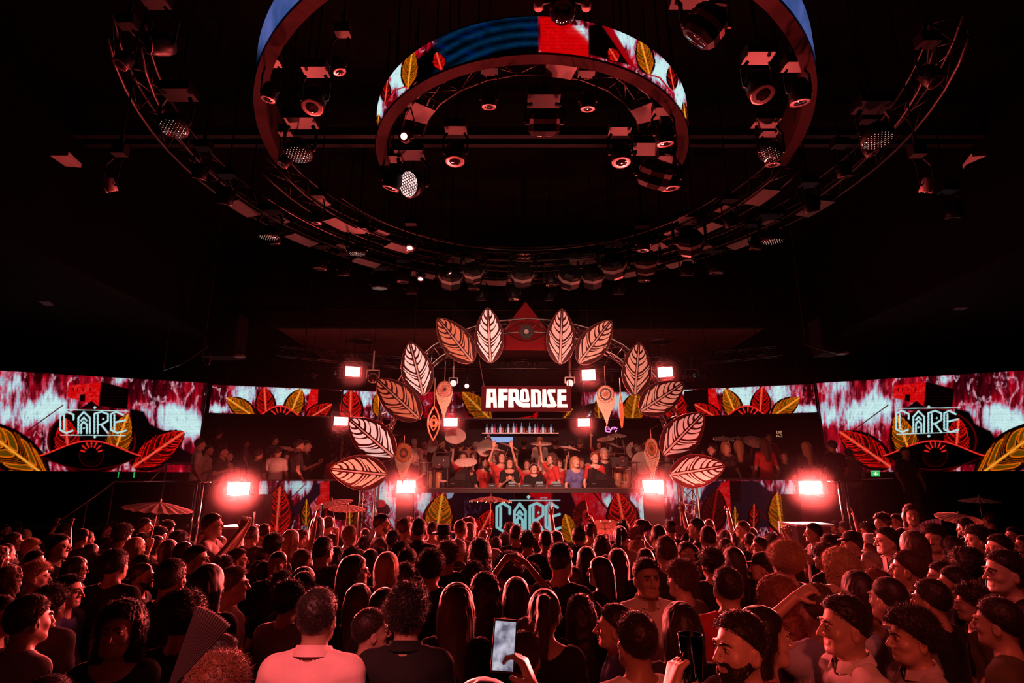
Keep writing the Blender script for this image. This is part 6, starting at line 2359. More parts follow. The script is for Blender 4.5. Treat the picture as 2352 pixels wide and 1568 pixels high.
# crop, x, y of the crown, head height, yaw, pose, woman, hair, hair colour, top, skin, options
D = [
    (1, 55, 255, 110, 90, 'idle', 0, 'buzz', 'dark', 'black', 1, {}), (1, 130, 330, 150, 60, 'idle', 1, 'long', 'brown', 'black', 1, {}), (1, 270, 378, 105, 60, 'idle', 0, 'curly', 'blond', 'dark', 0, {}),
    (1, 500, 340, 200, 80, 'idle', 0, 'quiff', 'dark', 'black', 0, {'label': 'person in profile with thick dark hair, nearest the stair handrail'}), (1, 680, 300, 140, 0, 'idle', 0, 'cap', 'dark', 'dark', 2, {}),
    (1, 430, 335, 110, 20, 'both', 0, 'short', 'dark', 'black', 1, {'label': 'person with both hands raised under the slanting stair handrail'}), (1, 935, 222, 100, 0, 'idle', 0, 'curly', 'dark', 'black', 1, {}), (1, 880, 255, 100, 60, 'idle', 0, 'short', 'dark', 'black', 1, {}),
    (1, 1010, 275, 150, 0, 'idle', 0, 'curly', 'dark', 'dark', 1, {}), (1, 1200, 208, 130, 60, 'idle', 0, 'short', 'dark', 'black', 1, {}), (1, 1262, 182, 105, 80, 'idle', 0, 'short', 'dark', 'light', 0, {}),
    (1, 1385, 226, 140, 20, 'idle', 0, 'curly', 'dark', 'black', 1, {}), (1, 1320, 276, 145, 40, 'idle', 0, 'curly', 'dark', 'black', 1, {}), (1, 1480, 326, 130, 10, 'idle', 0, 'afro', 'dark', 'black', 2, {}), (1, 1300, 356, 110, 90, 'idle', 1, 'bob', 'dark', 'black', 1, {}),
    (1, 905, 362, 140, 10, 'idle', 0, 'short', 'dark', 'black', 1, {}), (1, 990, 376, 150, 20, 'idle', 0, 'curly', 'dark', 'dark', 1, {}), (1, 1130, 366, 180, 20, 'idle', 1, 'blonde_long', 'blond', 'black', 0, {}),
    (1, 1400, 386, 160, 0, 'idle', 1, 'bob', 'dark', 'black', 1, {}), (1, 1520, 402, 180, 10, 'idle', 1, 'long', 'brown', 'black', 1, {}), (1, 1632, 430, 235, 85, 'idle', 0, 'quiff', 'dark', 'dark', 1, {'collar': True, 'fine': True, 'label': 'man in profile facing right with an open light collar, left mid crowd'}),
    (1, 970, 456, 270, 0, 'idle', 0, 'short', 'dark', 'black', 1, {'fine': True, 'label': 'broad person in a black t-shirt seen from behind, left mid crowd'}), (1, 305, 472, 180, 80, 'idle', 0, 'short', 'dark', 'black', 0, {}),
    (1, 325, 562, 255, 60, 'idle', 0, 'curly', 'blond', 'dark', 0, {'label': 'person with fair curly hair turned right, near the left edge'}), (1, 645, 527, 200, 75, 'idle', 1, 'bob', 'dark', 'black', 1, {}),
    (1, 585, 668, 260, 85, 'idle', 0, 'quiff', 'dark', 'blue', 0, {'fine': True, 'label': 'young man in profile facing right with swept back dark hair, left side'}), (1, 445, 748, 330, 5, 'idle', 0, 'curly', 'dark', 'grey', 1, {}),
    (1, 280, 828, 410, 25, 'idle', 0, 'short', 'brown', 'light', 1, {'fine': True, 'label': 'man in a light t-shirt from behind with a visible ear, bottom left'}), (1, 30, 838, 330, 75, 'idle', 0, 'short', 'dark', 'black', 1, {'label': 'person with glasses cut by the left edge, facing right'}),
    (1, 1185, 567, 235, 75, 'idle', 0, 'buzz', 'dark', 'black', 2, {'beard': True, 'label': 'shaven headed man with a beard in profile facing right, left mid crowd'}), (1, 1175, 506, 130, 0, 'idle', 0, 'short', 'dark', 'black', 1, {}),
    (1, 1430, 534, 330, 5, 'idle', 0, 'short', 'dark', 'black', 2, {'fine': True, 'label': 'round short haired head from behind, right of the bearded shaven man'}), (1, 1530, 832, 360, 0, 'idle', 0, 'afro', 'dark', 'black', 2, {'label': 'person with a round curly head, all dark, above the closed parasol'}),
    (1, 1015, 900, 430, 165, 'idle', 1, 'curly_long', 'dark', 'black', 1, {'fine': True, 'label': 'woman with long curly hair facing the camera, bottom left'}), (1, 20, 440, 170, 20, 'idle', 1, 'wavy', 'red', 'red', 1, {}),
    (1, 430, 1480, 430, 10, 'idle', 0, 'short', 'dark', 'black', 2, {'label': 'dark head cut by the bottom edge before the light t-shirt'}),
    (1, 100, 600, 240, 0, 'idle', 1, 'wavy', 'red', 'black', 1, {}), (1, 760, 420, 150, 0, 'idle', 1, 'long', 'dark', 'black', 1, {}), (1, 150, 240, 95, 0, 'idle', 0, 'short', 'dark', 'black', 1, {}),
    (2, 222, 166, 190, 82, 'phone', 0, 'short', 'brown', 'light', 0, {'phone': 1, 'label': 'man in profile filming with a raised phone below the left blinder'}), (2, 152, 300, 165, 170, 'idle', 1, 'long', 'brown', 'black', 1, {'label': 'smiling woman facing the camera below the left chrome post'}),
    (2, 530, 226, 115, 5, 'idle', 0, 'buzz', 'dark', 'black', 1, {}), (2, 542, 264, 165, 10, 'idle', 0, 'buzz', 'dark', 'black', 3, {}), (2, 640, 252, 140, 0, 'idle', 0, 'short', 'dark', 'light', 1, {'collar': True, 'label': 'man in a light shirt from behind below the big red leaf picture'}),
    (2, 722, 332, 200, 10, 'idle', 0, 'curly', 'dark', 'black', 1, {}), (2, 275, 358, 160, 0, 'idle', 1, 'long', 'brown', 'black', 1, {}), (2, 420, 346, 150, 15, 'idle', 1, 'blonde_long', 'blond', 'black', 0, {}),
    (2, 425, 456, 190, 70, 'idle', 0, 'quiff', 'brown', 'black', 1, {}), (2, 320, 506, 200, 20, 'idle', 1, 'bun', 'brown', 'black', 1, {}), (2, 860, 302, 180, 0, 'phone', 1, 'blonde_long', 'blond', 'black', 0, {'phone': 1}),
    (2, 935, 303, 180, 60, 'raise', 0, 'short', 'brown', 'black', 0, {'phone': 1}), (2, 1035, 296, 120, 0, 'idle', 0, 'curly', 'dark', 'black', 1, {}), (2, 752, 470, 230, 170, 'idle', 0, 'buzz', 'dark', 'black', 2, {}),
    (2, 955, 460, 215, 30, 'idle', 0, 'short', 'brown', 'dark', 1, {}), (2, 1130, 356, 245, 20, 'idle', 0, 'short', 'dark', 'dark', 1, {'fine': True}), (2, 1340, 266, 185, 15, 'idle', 0, 'short', 'blond', 'light', 0, {'label': 'fair short haired person from behind under the two parasols'}),
    (2, 1460, 352, 150, 0, 'idle', 0, 'curly', 'dark', 'black', 1, {}), (2, 1350, 442, 155, 0, 'idle', 0, 'curly', 'dark', 'black', 1, {}), (2, 1602, 170, 165, 75, 'phone', 0, 'quiff', 'dark', 'dark', 1, {'beard': True, 'phone': 1, 'label': 'bearded man in profile filming left of the left pillar'}),
    (2, 1695, 302, 175, 10, 'idle', 0, 'short', 'dark', 'black', 1, {}), (2, 1390, 510, 265, 70, 'idle', 1, 'long', 'dark', 'black', 1, {}), (2, 1510, 462, 160, 0, 'idle', 1, 'long', 'dark', 'black', 1, {}), (2, 1650, 486, 240, 0, 'idle', 1, 'bob', 'blond', 'black', 0, {'label': 'blonde bob from behind, centre left of the crowd'}),
    (2, 1575, 456, 110, 0, 'idle', 0, 'curly', 'dark', 'black', 1, {}), (2, 1205, 600, 260, 0, 'idle', 0, 'curly', 'dark', 'black', 1, {}), (2, 395, 602, 320, 50, 'idle', 0, 'quiff', 'brown', 'light', 1, {'fine': True, 'label': 'young man in a pale t-shirt with a bowl cut looking down to the right'}),
    (2, 190, 582, 340, 0, 'idle', 1, 'long', 'dark', 'black', 1, {}), (2, 790, 637, 230, 0, 'idle', 0, 'curly', 'dark', 'black', 1, {}), (2, 845, 712, 300, 20, 'low_phone', 0, 'curly', 'dark', 'grey', 1, {'label': 'curly haired man in a grey top holding a phone low'}),
    (2, 965, 642, 210, 0, 'idle', 0, 'short', 'dark', 'black', 1, {}), (2, 1090, 768, 440, 2, 'idle', 0, 'short', 'dark', 'pink', 2, {'collar': True, 'fine': True, 'label': 'man in a pink polo shirt from behind, brightest back at the bottom'}),
    (2, 1418, 745, 320, 0, 'idle', 1, 'blonde_long', 'brown', 'black', 0, {'label': 'woman with straight light brown hair right of the pink polo'}), (2, 1625, 778, 330, 0, 'idle', 1, 'long', 'dark', 'black', 1, {}), (2, 1520, 942, 390, 60, 'idle', 0, 'short', 'dark', 'black', 1, {'fine': True, 'label': 'dark man looking right between the pink polo and the jacket man'}),
    (2, 300, 1152, 360, 60, 'idle', 0, 'short', 'dark', 'black', 1, {'label': 'man with glasses looking right at the bottom, left of the pink polo'}), (2, 290, 1352, 420, 0, 'idle', 0, 'afro', 'red', 'black', 1, {'label': 'frizzy auburn head cut by the bottom edge left of the pink polo'}),
    (2, 30, 400, 110, 0, 'idle', 0, 'short', 'dark', 'black', 1, {}), (2, 640, 560, 190, 0, 'idle', 0, 'short', 'dark', 'black', 1, {}), (2, 1230, 440, 150, 0, 'idle', 1, 'long', 'dark', 'black', 1, {}),
    (3, 150, 302, 160, 0, 'idle', 0, 'curly', 'dark', 'black', 1, {}), (3, 250, 205, 175, 25, 'idle', 0, 'short', 'brown', 'light', 1, {'label': 'person in a pale top right below the left pillar'}), (3, 370, 206, 205, 0, 'idle', 0, 'short', 'dark', 'black', 1, {'collar': True, 'label': 'man in a black collared shirt below the gold leaf of the console wall'}),
    (3, 478, 236, 145, 0, 'idle', 0, 'short', 'dark', 'light', 1, {}), (3, 572, 270, 170, 10, 'idle', 0, 'fedora', 'dark', 'black', 1, {'label': 'person in a black brimmed hat below the console wall'}), (3, 712, 216, 165, 30, 'idle', 0, 'buzz', 'brown', 'light', 0, {}),
    (3, 785, 246, 150, 40, 'idle', 1, 'long', 'brown', 'black', 1, {}), (3, 800, 336, 125, 0, 'idle', 0, 'curly', 'dark', 'black', 1, {}), (3, 1112, 246, 130, 0, 'idle', 0, 'curly', 'dark', 'black', 1, {}), (3, 1166, 263, 155, 0, 'idle', 0, 'short', 'dark', 'black', 1, {}),
    (3, 1256, 311, 170, 0, 'idle', 0, 'curly', 'dark', 'black', 1, {}), (3, 1072, 332, 135, 0, 'idle', 0, 'curly', 'dark', 'black', 1, {}), (3, 1330, 238, 130, 10, 'raise', 0, 'short', 'dark', 'black', 1, {'phone': 2, 'label': 'person reaching a glowing phone up before the last letter of CARE'}),
    (3, 1408, 301, 185, 0, 'idle', 0, 'buzz', 'dark', 'black', 1, {}), (3, 1492, 311, 150, 0, 'idle', 1, 'long', 'dark', 'black', 1, {}), (3, 218, 392, 200, 0, 'idle', 0, 'curly', 'dark', 'black', 1, {}), (3, 272, 456, 235, 5, 'idle', 0, 'curly', 'dark', 'black', 1, {}),
    (3, 470, 461, 290, 5, 'idle', 0, 'curly', 'dark', 'black', 1, {'fine': True, 'label': 'man with wavy dark hair in black, from behind, centre of the crowd'}), (3, 600, 391, 235, 0, 'idle', 0, 'curly', 'brown', 'black', 1, {}), (3, 692, 376, 205, 0, 'idle', 0, 'short', 'grey', 'dark', 0, {'collar': True, 'label': 'grey haired man with a collar from behind, right of the wavy haired man'}),
    (3, 868, 382, 215, 0, 'idle', 1, 'curly_long', 'dark', 'black', 1, {}), (3, 980, 462, 185, 0, 'idle', 0, 'cap', 'blond', 'black', 1, {'label': 'person in a pale cap worn backwards, middle of the crowd'}), (3, 1105, 506, 240, 0, 'idle', 0, 'afro', 'dark', 'black', 1, {}),
    (3, 1530, 406, 290, 30, 'idle', 0, 'quiff', 'dark', 'black', 1, {}), (3, 1640, 432, 200, 20, 'idle', 0, 'curly', 'dark', 'black', 1, {}), (3, 910, 646, 320, 0, 'idle', 1, 'wavy', 'dark', 'black', 1, {}), (3, 680, 736, 410, 0, 'idle', 1, 'blonde_long', 'brown', 'black', 1, {'fine': True, 'label': 'woman with long straight hair from behind, right of the jacket man'}),
    (3, 282, 732, 440, 0, 'idle', 0, 'curly', 'dark', 'black', 1, {'collar': True, 'fine': True, 'label': 'man in a black jacket from behind with both ears showing, bottom centre'}), (3, 1395, 776, 390, 5, 'idle', 1, 'ponytail', 'brown', 'black', 1, {'label': 'woman with a high ponytail from behind, under the raised arms'}),
    (3, 1165, 690, 300, 0, 'loop', 1, 'long', 'dark', 'black', 1, {'label': 'woman making a loop with both arms overhead, centre of the crowd'}), (3, 1258, 1012, 330, 5, 'idle', 0, 'short', 'brown', 'black', 1, {}), (3, 1225, 1122, 380, 10, 'idle', 0, 'short', 'brown', 'black', 1, {'label': 'round brown head directly right of the lit phone'}),
    (3, 1000, 360, 130, 0, 'idle', 0, 'short', 'dark', 'black', 1, {}), (3, 820, 560, 200, 0, 'idle', 0, 'curly', 'dark', 'black', 1, {}), (3, 90, 560, 220, 0, 'idle', 1, 'long', 'dark', 'black', 1, {}),
    (4, 500, 218, 155, 0, 'idle', 1, 'bun', 'dark', 'black', 1, {}), (4, 640, 217, 150, -85, 'idle', 1, 'ponytail', 'dark', 'light', 1, {}), (4, 790, 256, 200, 0, 'idle', 0, 'buzz', 'dark', 'dark', 1, {}), (4, 890, 226, 145, 0, 'raise', 0, 'short', 'dark', 'black', 1, {}),
    (4, 1100, 207, 165, -70, 'idle', 0, 'short', 'dark', 'dark', 1, {}), (4, 1208, 212, 130, 10, 'idle', 0, 'buzz', 'brown', 'light', 0, {}), (4, 1196, 262, 205, 0, 'idle', 0, 'buzz', 'dark', 'black', 1, {}), (4, 1480, 226, 145, -80, 'fist', 0, 'buzz', 'brown', 'black', 0, {'label': 'shaven headed man facing left below the small leaves, fist raised'}),
    (4, 330, 346, 185, 10, 'idle', 1, 'wavy', 'brown', 'black', 1, {}), (4, 450, 412, 165, 0, 'idle', 0, 'short', 'brown', 'black', 1, {}), (4, 602, 391, 165, 0, 'idle', 0, 'curly', 'blond', 'black', 0, {}), (4, 455, 456, 225, 0, 'idle', 1, 'long', 'dark', 'black', 1, {}),
    (4, 682, 457, 185, 0, 'idle', 1, 'bob', 'dark', 'black', 1, {}), (4, 850, 351, 260, 0, 'idle', 0, 'short', 'brown', 'dark', 1, {'fine': True}), (4, 1020, 402, 200, 170, 'idle', 0, 'quiff', 'dark', 'dark', 1, {'label': 'man facing the camera with his head lowered, between two round heads'}),
    (4, 1342, 371, 190, 0, 'idle', 0, 'short', 'dark', 'black', 1, {}), (4, 1222, 446, 260, 0, 'idle', 0, 'curly', 'dark', 'black', 1, {}), (4, 305, 527, 235, -60, 'idle', 1, 'long', 'dark', 'black', 1, {}), (4, 690, 531, 310, 172, 'idle', 0, 'quiff', 'dark', 'white', 1, {'collar': True, 'fine': True, 'label': 'man in an open white shirt facing the camera behind the lit parasol'}),
    (4, 975, 547, 330, -40, 'idle', 0, 'curly', 'brown', 'olive', 1, {'fine': True, 'label': 'person with wavy brown hair in an olive top turned left'}), (4, 1350, 597, 380, 5, 'idle', 0, 'short', 'dark', 'red', 1, {'fine': True, 'label': 'man with cropped hair from behind, right of the wavy haired one'}),
    (4, 600, 962, 480, -15, 'idle', 0, 'short', 'dark', 'white', 2, {'fine': True, 'label': 'man in a white t-shirt from behind at the bottom, right of centre'}), (4, 425, 905, 400, -80, 'idle', 0, 'short', 'dark', 'blue', 1, {'fine': True, 'label': 'man in glasses facing left, half behind the white t-shirt man'}),
    (4, 965, 892, 440, 0, 'idle', 1, 'long', 'dark', 'dark', 1, {'fine': True, 'label': 'woman with long straight black hair from behind, left of the bearded man'}), (4, 1440, 962, 570, -110, 'idle', 0, 'quiff', 'dark', 'black', 0, {'beard': True, 'fine': True, 'label': 'bearded man with short hair looking left, brightest face at the bottom'}),
    (4, 1650, 930, 470, 95, 'idle', 1, 'long', 'dark', 'red', 0, {'fine': True, 'label': 'dark haired woman in profile facing right behind the bearded man'}), (4, 1640, 490, 200, 0, 'idle', 1, 'long', 'brown', 'black', 1, {}), (4, 1130, 560, 200, 0, 'idle', 0, 'short', 'dark', 'black', 1, {}), (4, 1540, 330, 140, 0, 'idle', 0, 'short', 'dark', 'black', 1, {}),
    (4, 200, 440, 190, 0, 'idle', 1, 'long', 'dark', 'black', 1, {}), (4, 90, 600, 260, 0, 'idle', 0, 'short', 'dark', 'black', 1, {}), (4, 150, 830, 330, 0, 'idle', 1, 'wavy', 'dark', 'black', 1, {}),
    (5, 190, 332, 150, 0, 'idle', 0, 'curly', 'dark', 'black', 1, {}), (5, 80, 362, 150, -80, 'idle', 0, 'short', 'dark', 'black', 1, {}), (5, 100, 492, 225, -70, 'idle', 0, 'cap', 'dark', 'black', 1, {}), (5, 280, 424, 290, -20, 'idle', 0, 'afro', 'blond', 'black', 0, {'fine': True, 'label': 'person with a big fair frizzy head, right of centre'}),
    (5, 215, 687, 400, 0, 'idle', 1, 'curly_long', 'red', 'red', 1, {'fine': True, 'label': 'woman with long frizzy auburn hair from behind, above the bearded man'}), (5, 520, 247, 160, -80, 'phone', 0, 'short', 'dark', 'black', 1, {'phone': 1, 'label': 'man facing left filming under the right low video wall'}), (5, 545, 332, 110, 0, 'idle', 0, 'short', 'dark', 'black', 1, {}),
    (5, 700, 228, 100, -60, 'idle', 0, 'short', 'dark', 'black', 1, {}), (5, 775, 236, 100, -40, 'idle', 0, 'cap', 'dark', 'red', 1, {}), (5, 605, 412, 240, -30, 'idle', 0, 'curly', 'brown', 'black', 1, {}), (5, 722, 462, 310, -10, 'idle', 1, 'curly_long', 'blond', 'black', 0, {'fine': True, 'label': 'woman with long wavy fair hair, right of the frizzy fair head'}),
    (5, 700, 342, 130, 0, 'idle', 0, 'short', 'dark', 'black', 1, {}), (5, 835, 318, 220, -80, 'idle', 0, 'cap', 'dark', 'black', 1, {'label': 'man in a dark cap in profile facing left, right mid crowd'}), (5, 960, 242, 150, -60, 'both', 0, 'curly', 'dark', 'black', 1, {'label': 'person with both arms up right of the right chrome post'}),
    (5, 985, 350, 130, 0, 'idle', 0, 'sunhat', 'blond', 'black', 1, {'label': 'person in a pale straw hat, right mid crowd'}), (5, 1085, 167, 145, -85, 'idle', 0, 'curly', 'dark', 'black', 1, {}), (5, 1200, 176, 135, -110, 'idle', 0, 'short', 'dark', 'black', 2, {}), (5, 1330, 97, 150, -150, 'idle', 1, 'wavy', 'brown', 'black', 0, {'label': 'woman with wavy hair facing the camera, head above the crowd at right'}),
    (5, 1325, 212, 150, 0, 'idle', 0, 'curly', 'dark', 'black', 1, {}), (5, 1120, 281, 255, -85, 'idle', 0, 'quiff', 'dark', 'black', 0, {'fine': True, 'label': 'man with a sharp profile facing left before the straw hat'}), (5, 1330, 312, 265, 0, 'idle', 1, 'bob', 'brown', 'black', 1, {'label': 'woman with a brown bob from behind, right crowd'}),
    (5, 1505, 252, 230, -130, 'idle', 0, 'curly', 'dark', 'black', 0, {'label': 'man with curly hair half facing the camera left of the pink fan'}), (5, 1450, 197, 95, 0, 'idle', 0, 'curly', 'dark', 'black', 1, {}), (5, 1855, 267, 225, -80, 'idle', 0, 'curly', 'dark', 'black', 1, {'label': 'man in glasses with curly hair facing left under the right parasols'}),
    (5, 1985, 207, 100, 0, 'idle', 1, 'bun', 'red', 'black', 1, {}), (5, 2035, 337, 230, -85, 'idle', 0, 'short', 'dark', 'black', 0, {}), (5, 2065, 462, 330, -85, 'idle', 0, 'short', 'dark', 'black', 0, {'fine': True, 'label': 'tall man all in black in profile facing left, right edge'}),
    (5, 2160, 282, 140, -100, 'idle', 0, 'short', 'dark', 'black', 0, {}), (5, 2240, 352, 140, -90, 'idle', 0, 'short', 'dark', 'black', 1, {}), (5, 985, 472, 235, -85, 'idle', 0, 'buzz', 'grey', 'black', 0, {'label': 'balding man in profile facing left, right mid crowd'}), (5, 1150, 522, 210, -85, 'idle', 1, 'short', 'dark', 'black', 0, {}),
    (5, 1285, 467, 330, -50, 'idle', 0, 'short', 'brown', 'dark', 1, {'fine': True}), (5, 870, 637, 340, 0, 'idle', 1, 'bob', 'dark', 'black', 1, {}), (5, 1120, 671, 380, -20, 'idle', 0, 'buzz', 'dark', 'grey', 0, {'fine': True, 'label': 'man with a shaved neck from behind, left of the big curly profile'}),
    (5, 545, 737, 400, -10, 'head', 0, 'short', 'brown', 'denim', 1, {'fine': True, 'label': 'person in a pale denim shirt with hands at the head, before the white shirt'}), (5, 755, 832, 450, -88, 'idle', 0, 'quiff', 'dark', 'white', 1, {'collar': True, 'fine': True, 'label': 'young man in a white shirt with dark quiff, profile facing left'}),
    (5, 1300, 922, 490, -85, 'idle', 0, 'curly', 'dark', 'light', 1, {'collar': True, 'fine': True, 'label': 'man with a big curly top and an earring in profile facing left, bottom right'}), (5, 1800, 742, 300, -70, 'idle', 0, 'curly', 'dark', 'olive', 1, {}), (5, 1560, 560, 280, -80, 'phone', 0, 'short', 'dark', 'black', 1, {'phone': 1, 'label': 'man holding up a lit phone at the right, a watch on his wrist'}),
    (5, 1765, 472, 260, 0, 'idle', 0, 'afro', 'dark', 'black', 1, {}), (5, 1020, 622, 160, 0, 'idle', 0, 'curly', 'red', 'black', 1, {}), (5, 2010, 850, 420, -40, 'idle', 0, 'short', 'dark', 'olive', 1, {'label': 'broad man in a dark olive shirt at the bottom right corner'}),
    (5, 2190, 560, 330, -30, 'idle', 0, 'short', 'dark', 'olive', 1, {}), (5, 1660, 600, 280, -60, 'idle', 0, 'short', 'dark', 'black', 1, {}), (5, 1470, 700, 330, -30, 'idle', 0, 'short', 'dark', 'black', 1, {}),
]
# anonymous heads in the gaps
for (px, py, h) in [(20, 1245, 30), (150, 1200, 26), (205, 1218, 28), (560, 1222, 26), (690, 1215, 26), (840, 1212, 30), (905, 1235, 32), (1110, 1215, 30), (1265, 1225, 30), (1470, 1212, 32), (1530, 1205, 28), (1665, 1215, 32), (1725, 1210, 30), (1800, 1245, 34), (1960, 1225, 32),
                    (2080, 1225, 34), (2300, 1235, 30), (2335, 1215, 28), (2130, 1215, 30), (1900, 1225, 32), (600, 1255, 40), (1390, 1270, 44), (1215, 1290, 44), (930, 1290, 46), (700, 1300, 50), (60, 1215, 28), (330, 1222, 30), (2260, 1225, 32), (1590, 1250, 40), (1770, 1290, 44)]:
    D.append((0, px, py, h, random.choice([0, 0, 10, -15, 25, -30]), 'idle', random.random() < .35, None, None, random.choice(['black', 'dark', 'black', 'grey']), random.choice([0, 1, 1, 2]), {}))

ANCH = [(70, 1215, 'the bald profile at the left edge'), (140, 1230, 'the raised hands at left'), (365, 1170, 'the leftmost parasol'), (80, 1300, 'the fair curly head at left'), (160, 1340, 'the swept back profile at left'), (270, 1270, 'the broad black t-shirt'), (330, 1300, 'the bearded shaven man'), (450, 1270, 'the open collar profile'),
        (492, 1180, 'the man filming below the left blinder'), (540, 1310, 'the bowl cut man'), (610, 1205, 'the light shirt below the red leaf picture'), (735, 1350, 'the pink-lit polo'), (800, 1165, 'the two parasols at left'), (805, 1210, 'the fair short head under two parasols'), (880, 1180, 'the bearded man filming'), (963, 1190, 'the black collared shirt'), (1020, 1210, 'the black brimmed hat'),
        (990, 1265, 'the wavy haired man in black'), (940, 1340, 'the black jacket man'), (1127, 1150, 'the parasol before the letters CARE'), (1134, 1265, 'the pale backward cap'), (1150, 1480, 'the lit phone at the bottom'), (1190, 1320, 'the arms looped overhead'), (1388, 1200, 'the tilted parasol right of CARE'), (1412, 1325, 'the parasol with lights'), (1480, 1290, 'the open white shirt'),
        (1562, 1290, 'the olive top'), (1668, 1300, 'the cropped head from behind'), (1457, 1410, 'the white t-shirt'), (1700, 1400, 'the bearded man at the bottom'), (1695, 1195, 'the fist raised at right'), (1798, 1250, 'the big fair frizzy head'), (1865, 1200, 'the man filming at right'), (1920, 1265, 'the wavy fair hair'), (1995, 1235, 'the straw hat'), (1955, 1220, 'the dark cap at right'), (2092, 1165, 'the woman above the crowd'),
        (2150, 1200, 'the pink fan'), (2200, 1180, 'the right edge parasol'), (2140, 1300, 'the lit phone at right'), (2240, 1210, 'the curly man in glasses'), (2300, 1270, 'the tall man in black at right'), (1995, 1270, 'the balding profile'), (1930, 1370, 'the white shirt with a quiff'), (2085, 1390, 'the big curly profile'), (1870, 1340, 'the denim shirt')]
HW = {'short': 'short hair', 'quiff': 'swept up hair', 'buzz': 'cropped hair', 'curly': 'curly hair', 'afro': 'frizzy hair', 'long': 'long straight hair', 'wavy': 'long wavy hair', 'blonde_long': 'long straight hair', 'curly_long': 'long curly hair', 'bob': 'bobbed hair', 'bun': 'a hair bun', 'ponytail': 'a ponytail', 'cap': 'a cap', 'fedora': 'a brimmed hat', 'sunhat': 'a straw hat', 'bald': 'no hair'}
CWD = {'dark': 'dark', 'brown': 'brown', 'blond': 'fair', 'red': 'auburn', 'grey': 'grey'}
USED = {}


def auto_label(px, py, e):
    _, _, _, _, yaw, pose, fem, hair, hc, top, sk, opt = e
    best = min(ANCH, key=lambda a: (a[0] - px) ** 2 + ((a[1] - py) * 1.3) ** 2)
    dx, dy = px - best[0], py - best[1]
    rel = ('right of' if dx > 0 else 'left of') if abs(dx) > abs(dy) * .8 else ('before' if dy > 0 else 'behind')
    f = 'from behind' if abs(yaw) < 45 else 'facing right' if 0 < yaw < 140 else 'facing left' if -140 < yaw < 0 else 'facing the camera'
    hd = HW[hair]
    hd = hd if hair in ('cap', 'fedora', 'sunhat') else (CWD[hc] + ' ' + hd if not hd.startswith('a ') else 'a ' + CWD[hc] + ' ' + hd[2:])
    base = '%s with %s %s, %s %s' % ('woman' if fem else 'man', hd, f, rel, best[2])
    if len(base.split()) > 14:
        base = '%s with %s, %s %s' % ('woman' if fem else 'man', hd, rel, best[2])
    return ' '.join(base.split()[:14])


rr = random.Random(5)
L = []
for e in D:
    e = list(e)
    if e[0]:
        ox, oy, sc = CROPS[e[0]]
        px, py, h = ox + e[1] / sc, oy + e[2] / sc, e[3] / sc
    else:
        px, py, h = e[1], e[2], e[3]
        fem = e[6]
        e[7] = rr.choice(['long', 'wavy', 'bob', 'bun', 'ponytail']) if fem else rr.choice(['short', 'curly', 'short', 'quiff', 'buzz'])
        e[8] = rr.choice(['dark', 'dark', 'brown', 'blond'] if fem else ['dark', 'dark', 'brown'])
    r = ray(px, py)
    up = 1.785 if e[7] in ('curly', 'afro', 'fedora') else 1.766
    a = -r.z
    if a < .012:
        s, fw = 1.06, (CZ - up * 1.06) / max(a, .012)
        fw = min(fw, 10.5)
    else:
        best = None
        for s_ in np.linspace(.88, 1.10, 45):
            f_ = (CZ - up * s_) / a
            p_ = r * f_ + Vector((0, 0, CZ))
            yy = project(p_.x, p_.y, p_.z - (.262 if up > 1.78 else .243) * s_)[1]
            c_ = abs(math.log(max(yy - py, 1) / h))
            if best is None or c_ < best[0]:
                best = (c_, s_, f_)
        _, s, fw = best
    if e[11].get('label', '').startswith('woman with wavy hair facing the camera, head above'):
        s = 1.12
        fw = (CZ - up * s) / a
    L.append([px, py, h, e, r, fw, up, fw])
for it in range(90):
    moved = False
    for i in range(len(L)):
        for j in range(i + 1, len(L)):
            A, B = L[i], L[j]
            pa, pb = A[4] * A[5], B[4] * B[5]
            dx, dy = pa.x - pb.x, pa.y - pb.y
            d = math.hypot(dx / 1.15, dy)
            need = .37
            if d < need:
                far, near = (A, B) if A[5] > B[5] else (B, A)
                push = (need - d) * .5 + .01
                for q, sg in ((far, 1), (near, -1)):
                    nf = q[5] + sg * push
                    s = (CZ + q[4].z * nf) / q[6]
                    if .86 < s < 1.10 and nf < 10.9 and abs(nf / q[7] - 1) < (.025 if q[7] < 2.6 else .07 if q[7] < 4.5 else .14):
                        q[5] = nf
                        moved = True
    if not moved:
        break


def place_crowd(it, shared=None):
    px, py, h, e, r, fw, up, _ = it
    p = r * fw
    s = (CZ + p.z) / up
    opt = dict(e[11])
    lab = opt.pop('label', None) or auto_label(px, py, e)
    USED[lab] = USED.get(lab, 0) + 1
    ph = opt.pop('phone', 0)
    # the head is a little in front of the body axis when someone leans; keep the crown on the ray
    o = person((p.x, p.y, 0), e[4], s, e[5], bool(e[6]), e[7], e[8], e[9], e[10], lab, 'crowd on the dance floor', **opt)
    if ph:
        give_phone(o, e[5], s, e[4], ph, lab)
    return o


def phone_mesh():
    mb = MB(); mb.box((0, 0, 0), (.074, .009, .152)); a = mb.build('phone', M['black']).data
    mb = MB(); mb.box((0, -.0055, .0), (.066, .002, .138)); b = mb.build('phone_screen', M['phone_lit']).data
    for o in [o for o in COL.objects if o.data in (a, b)]:
        bpy.data.objects.remove(o)
    return a, b


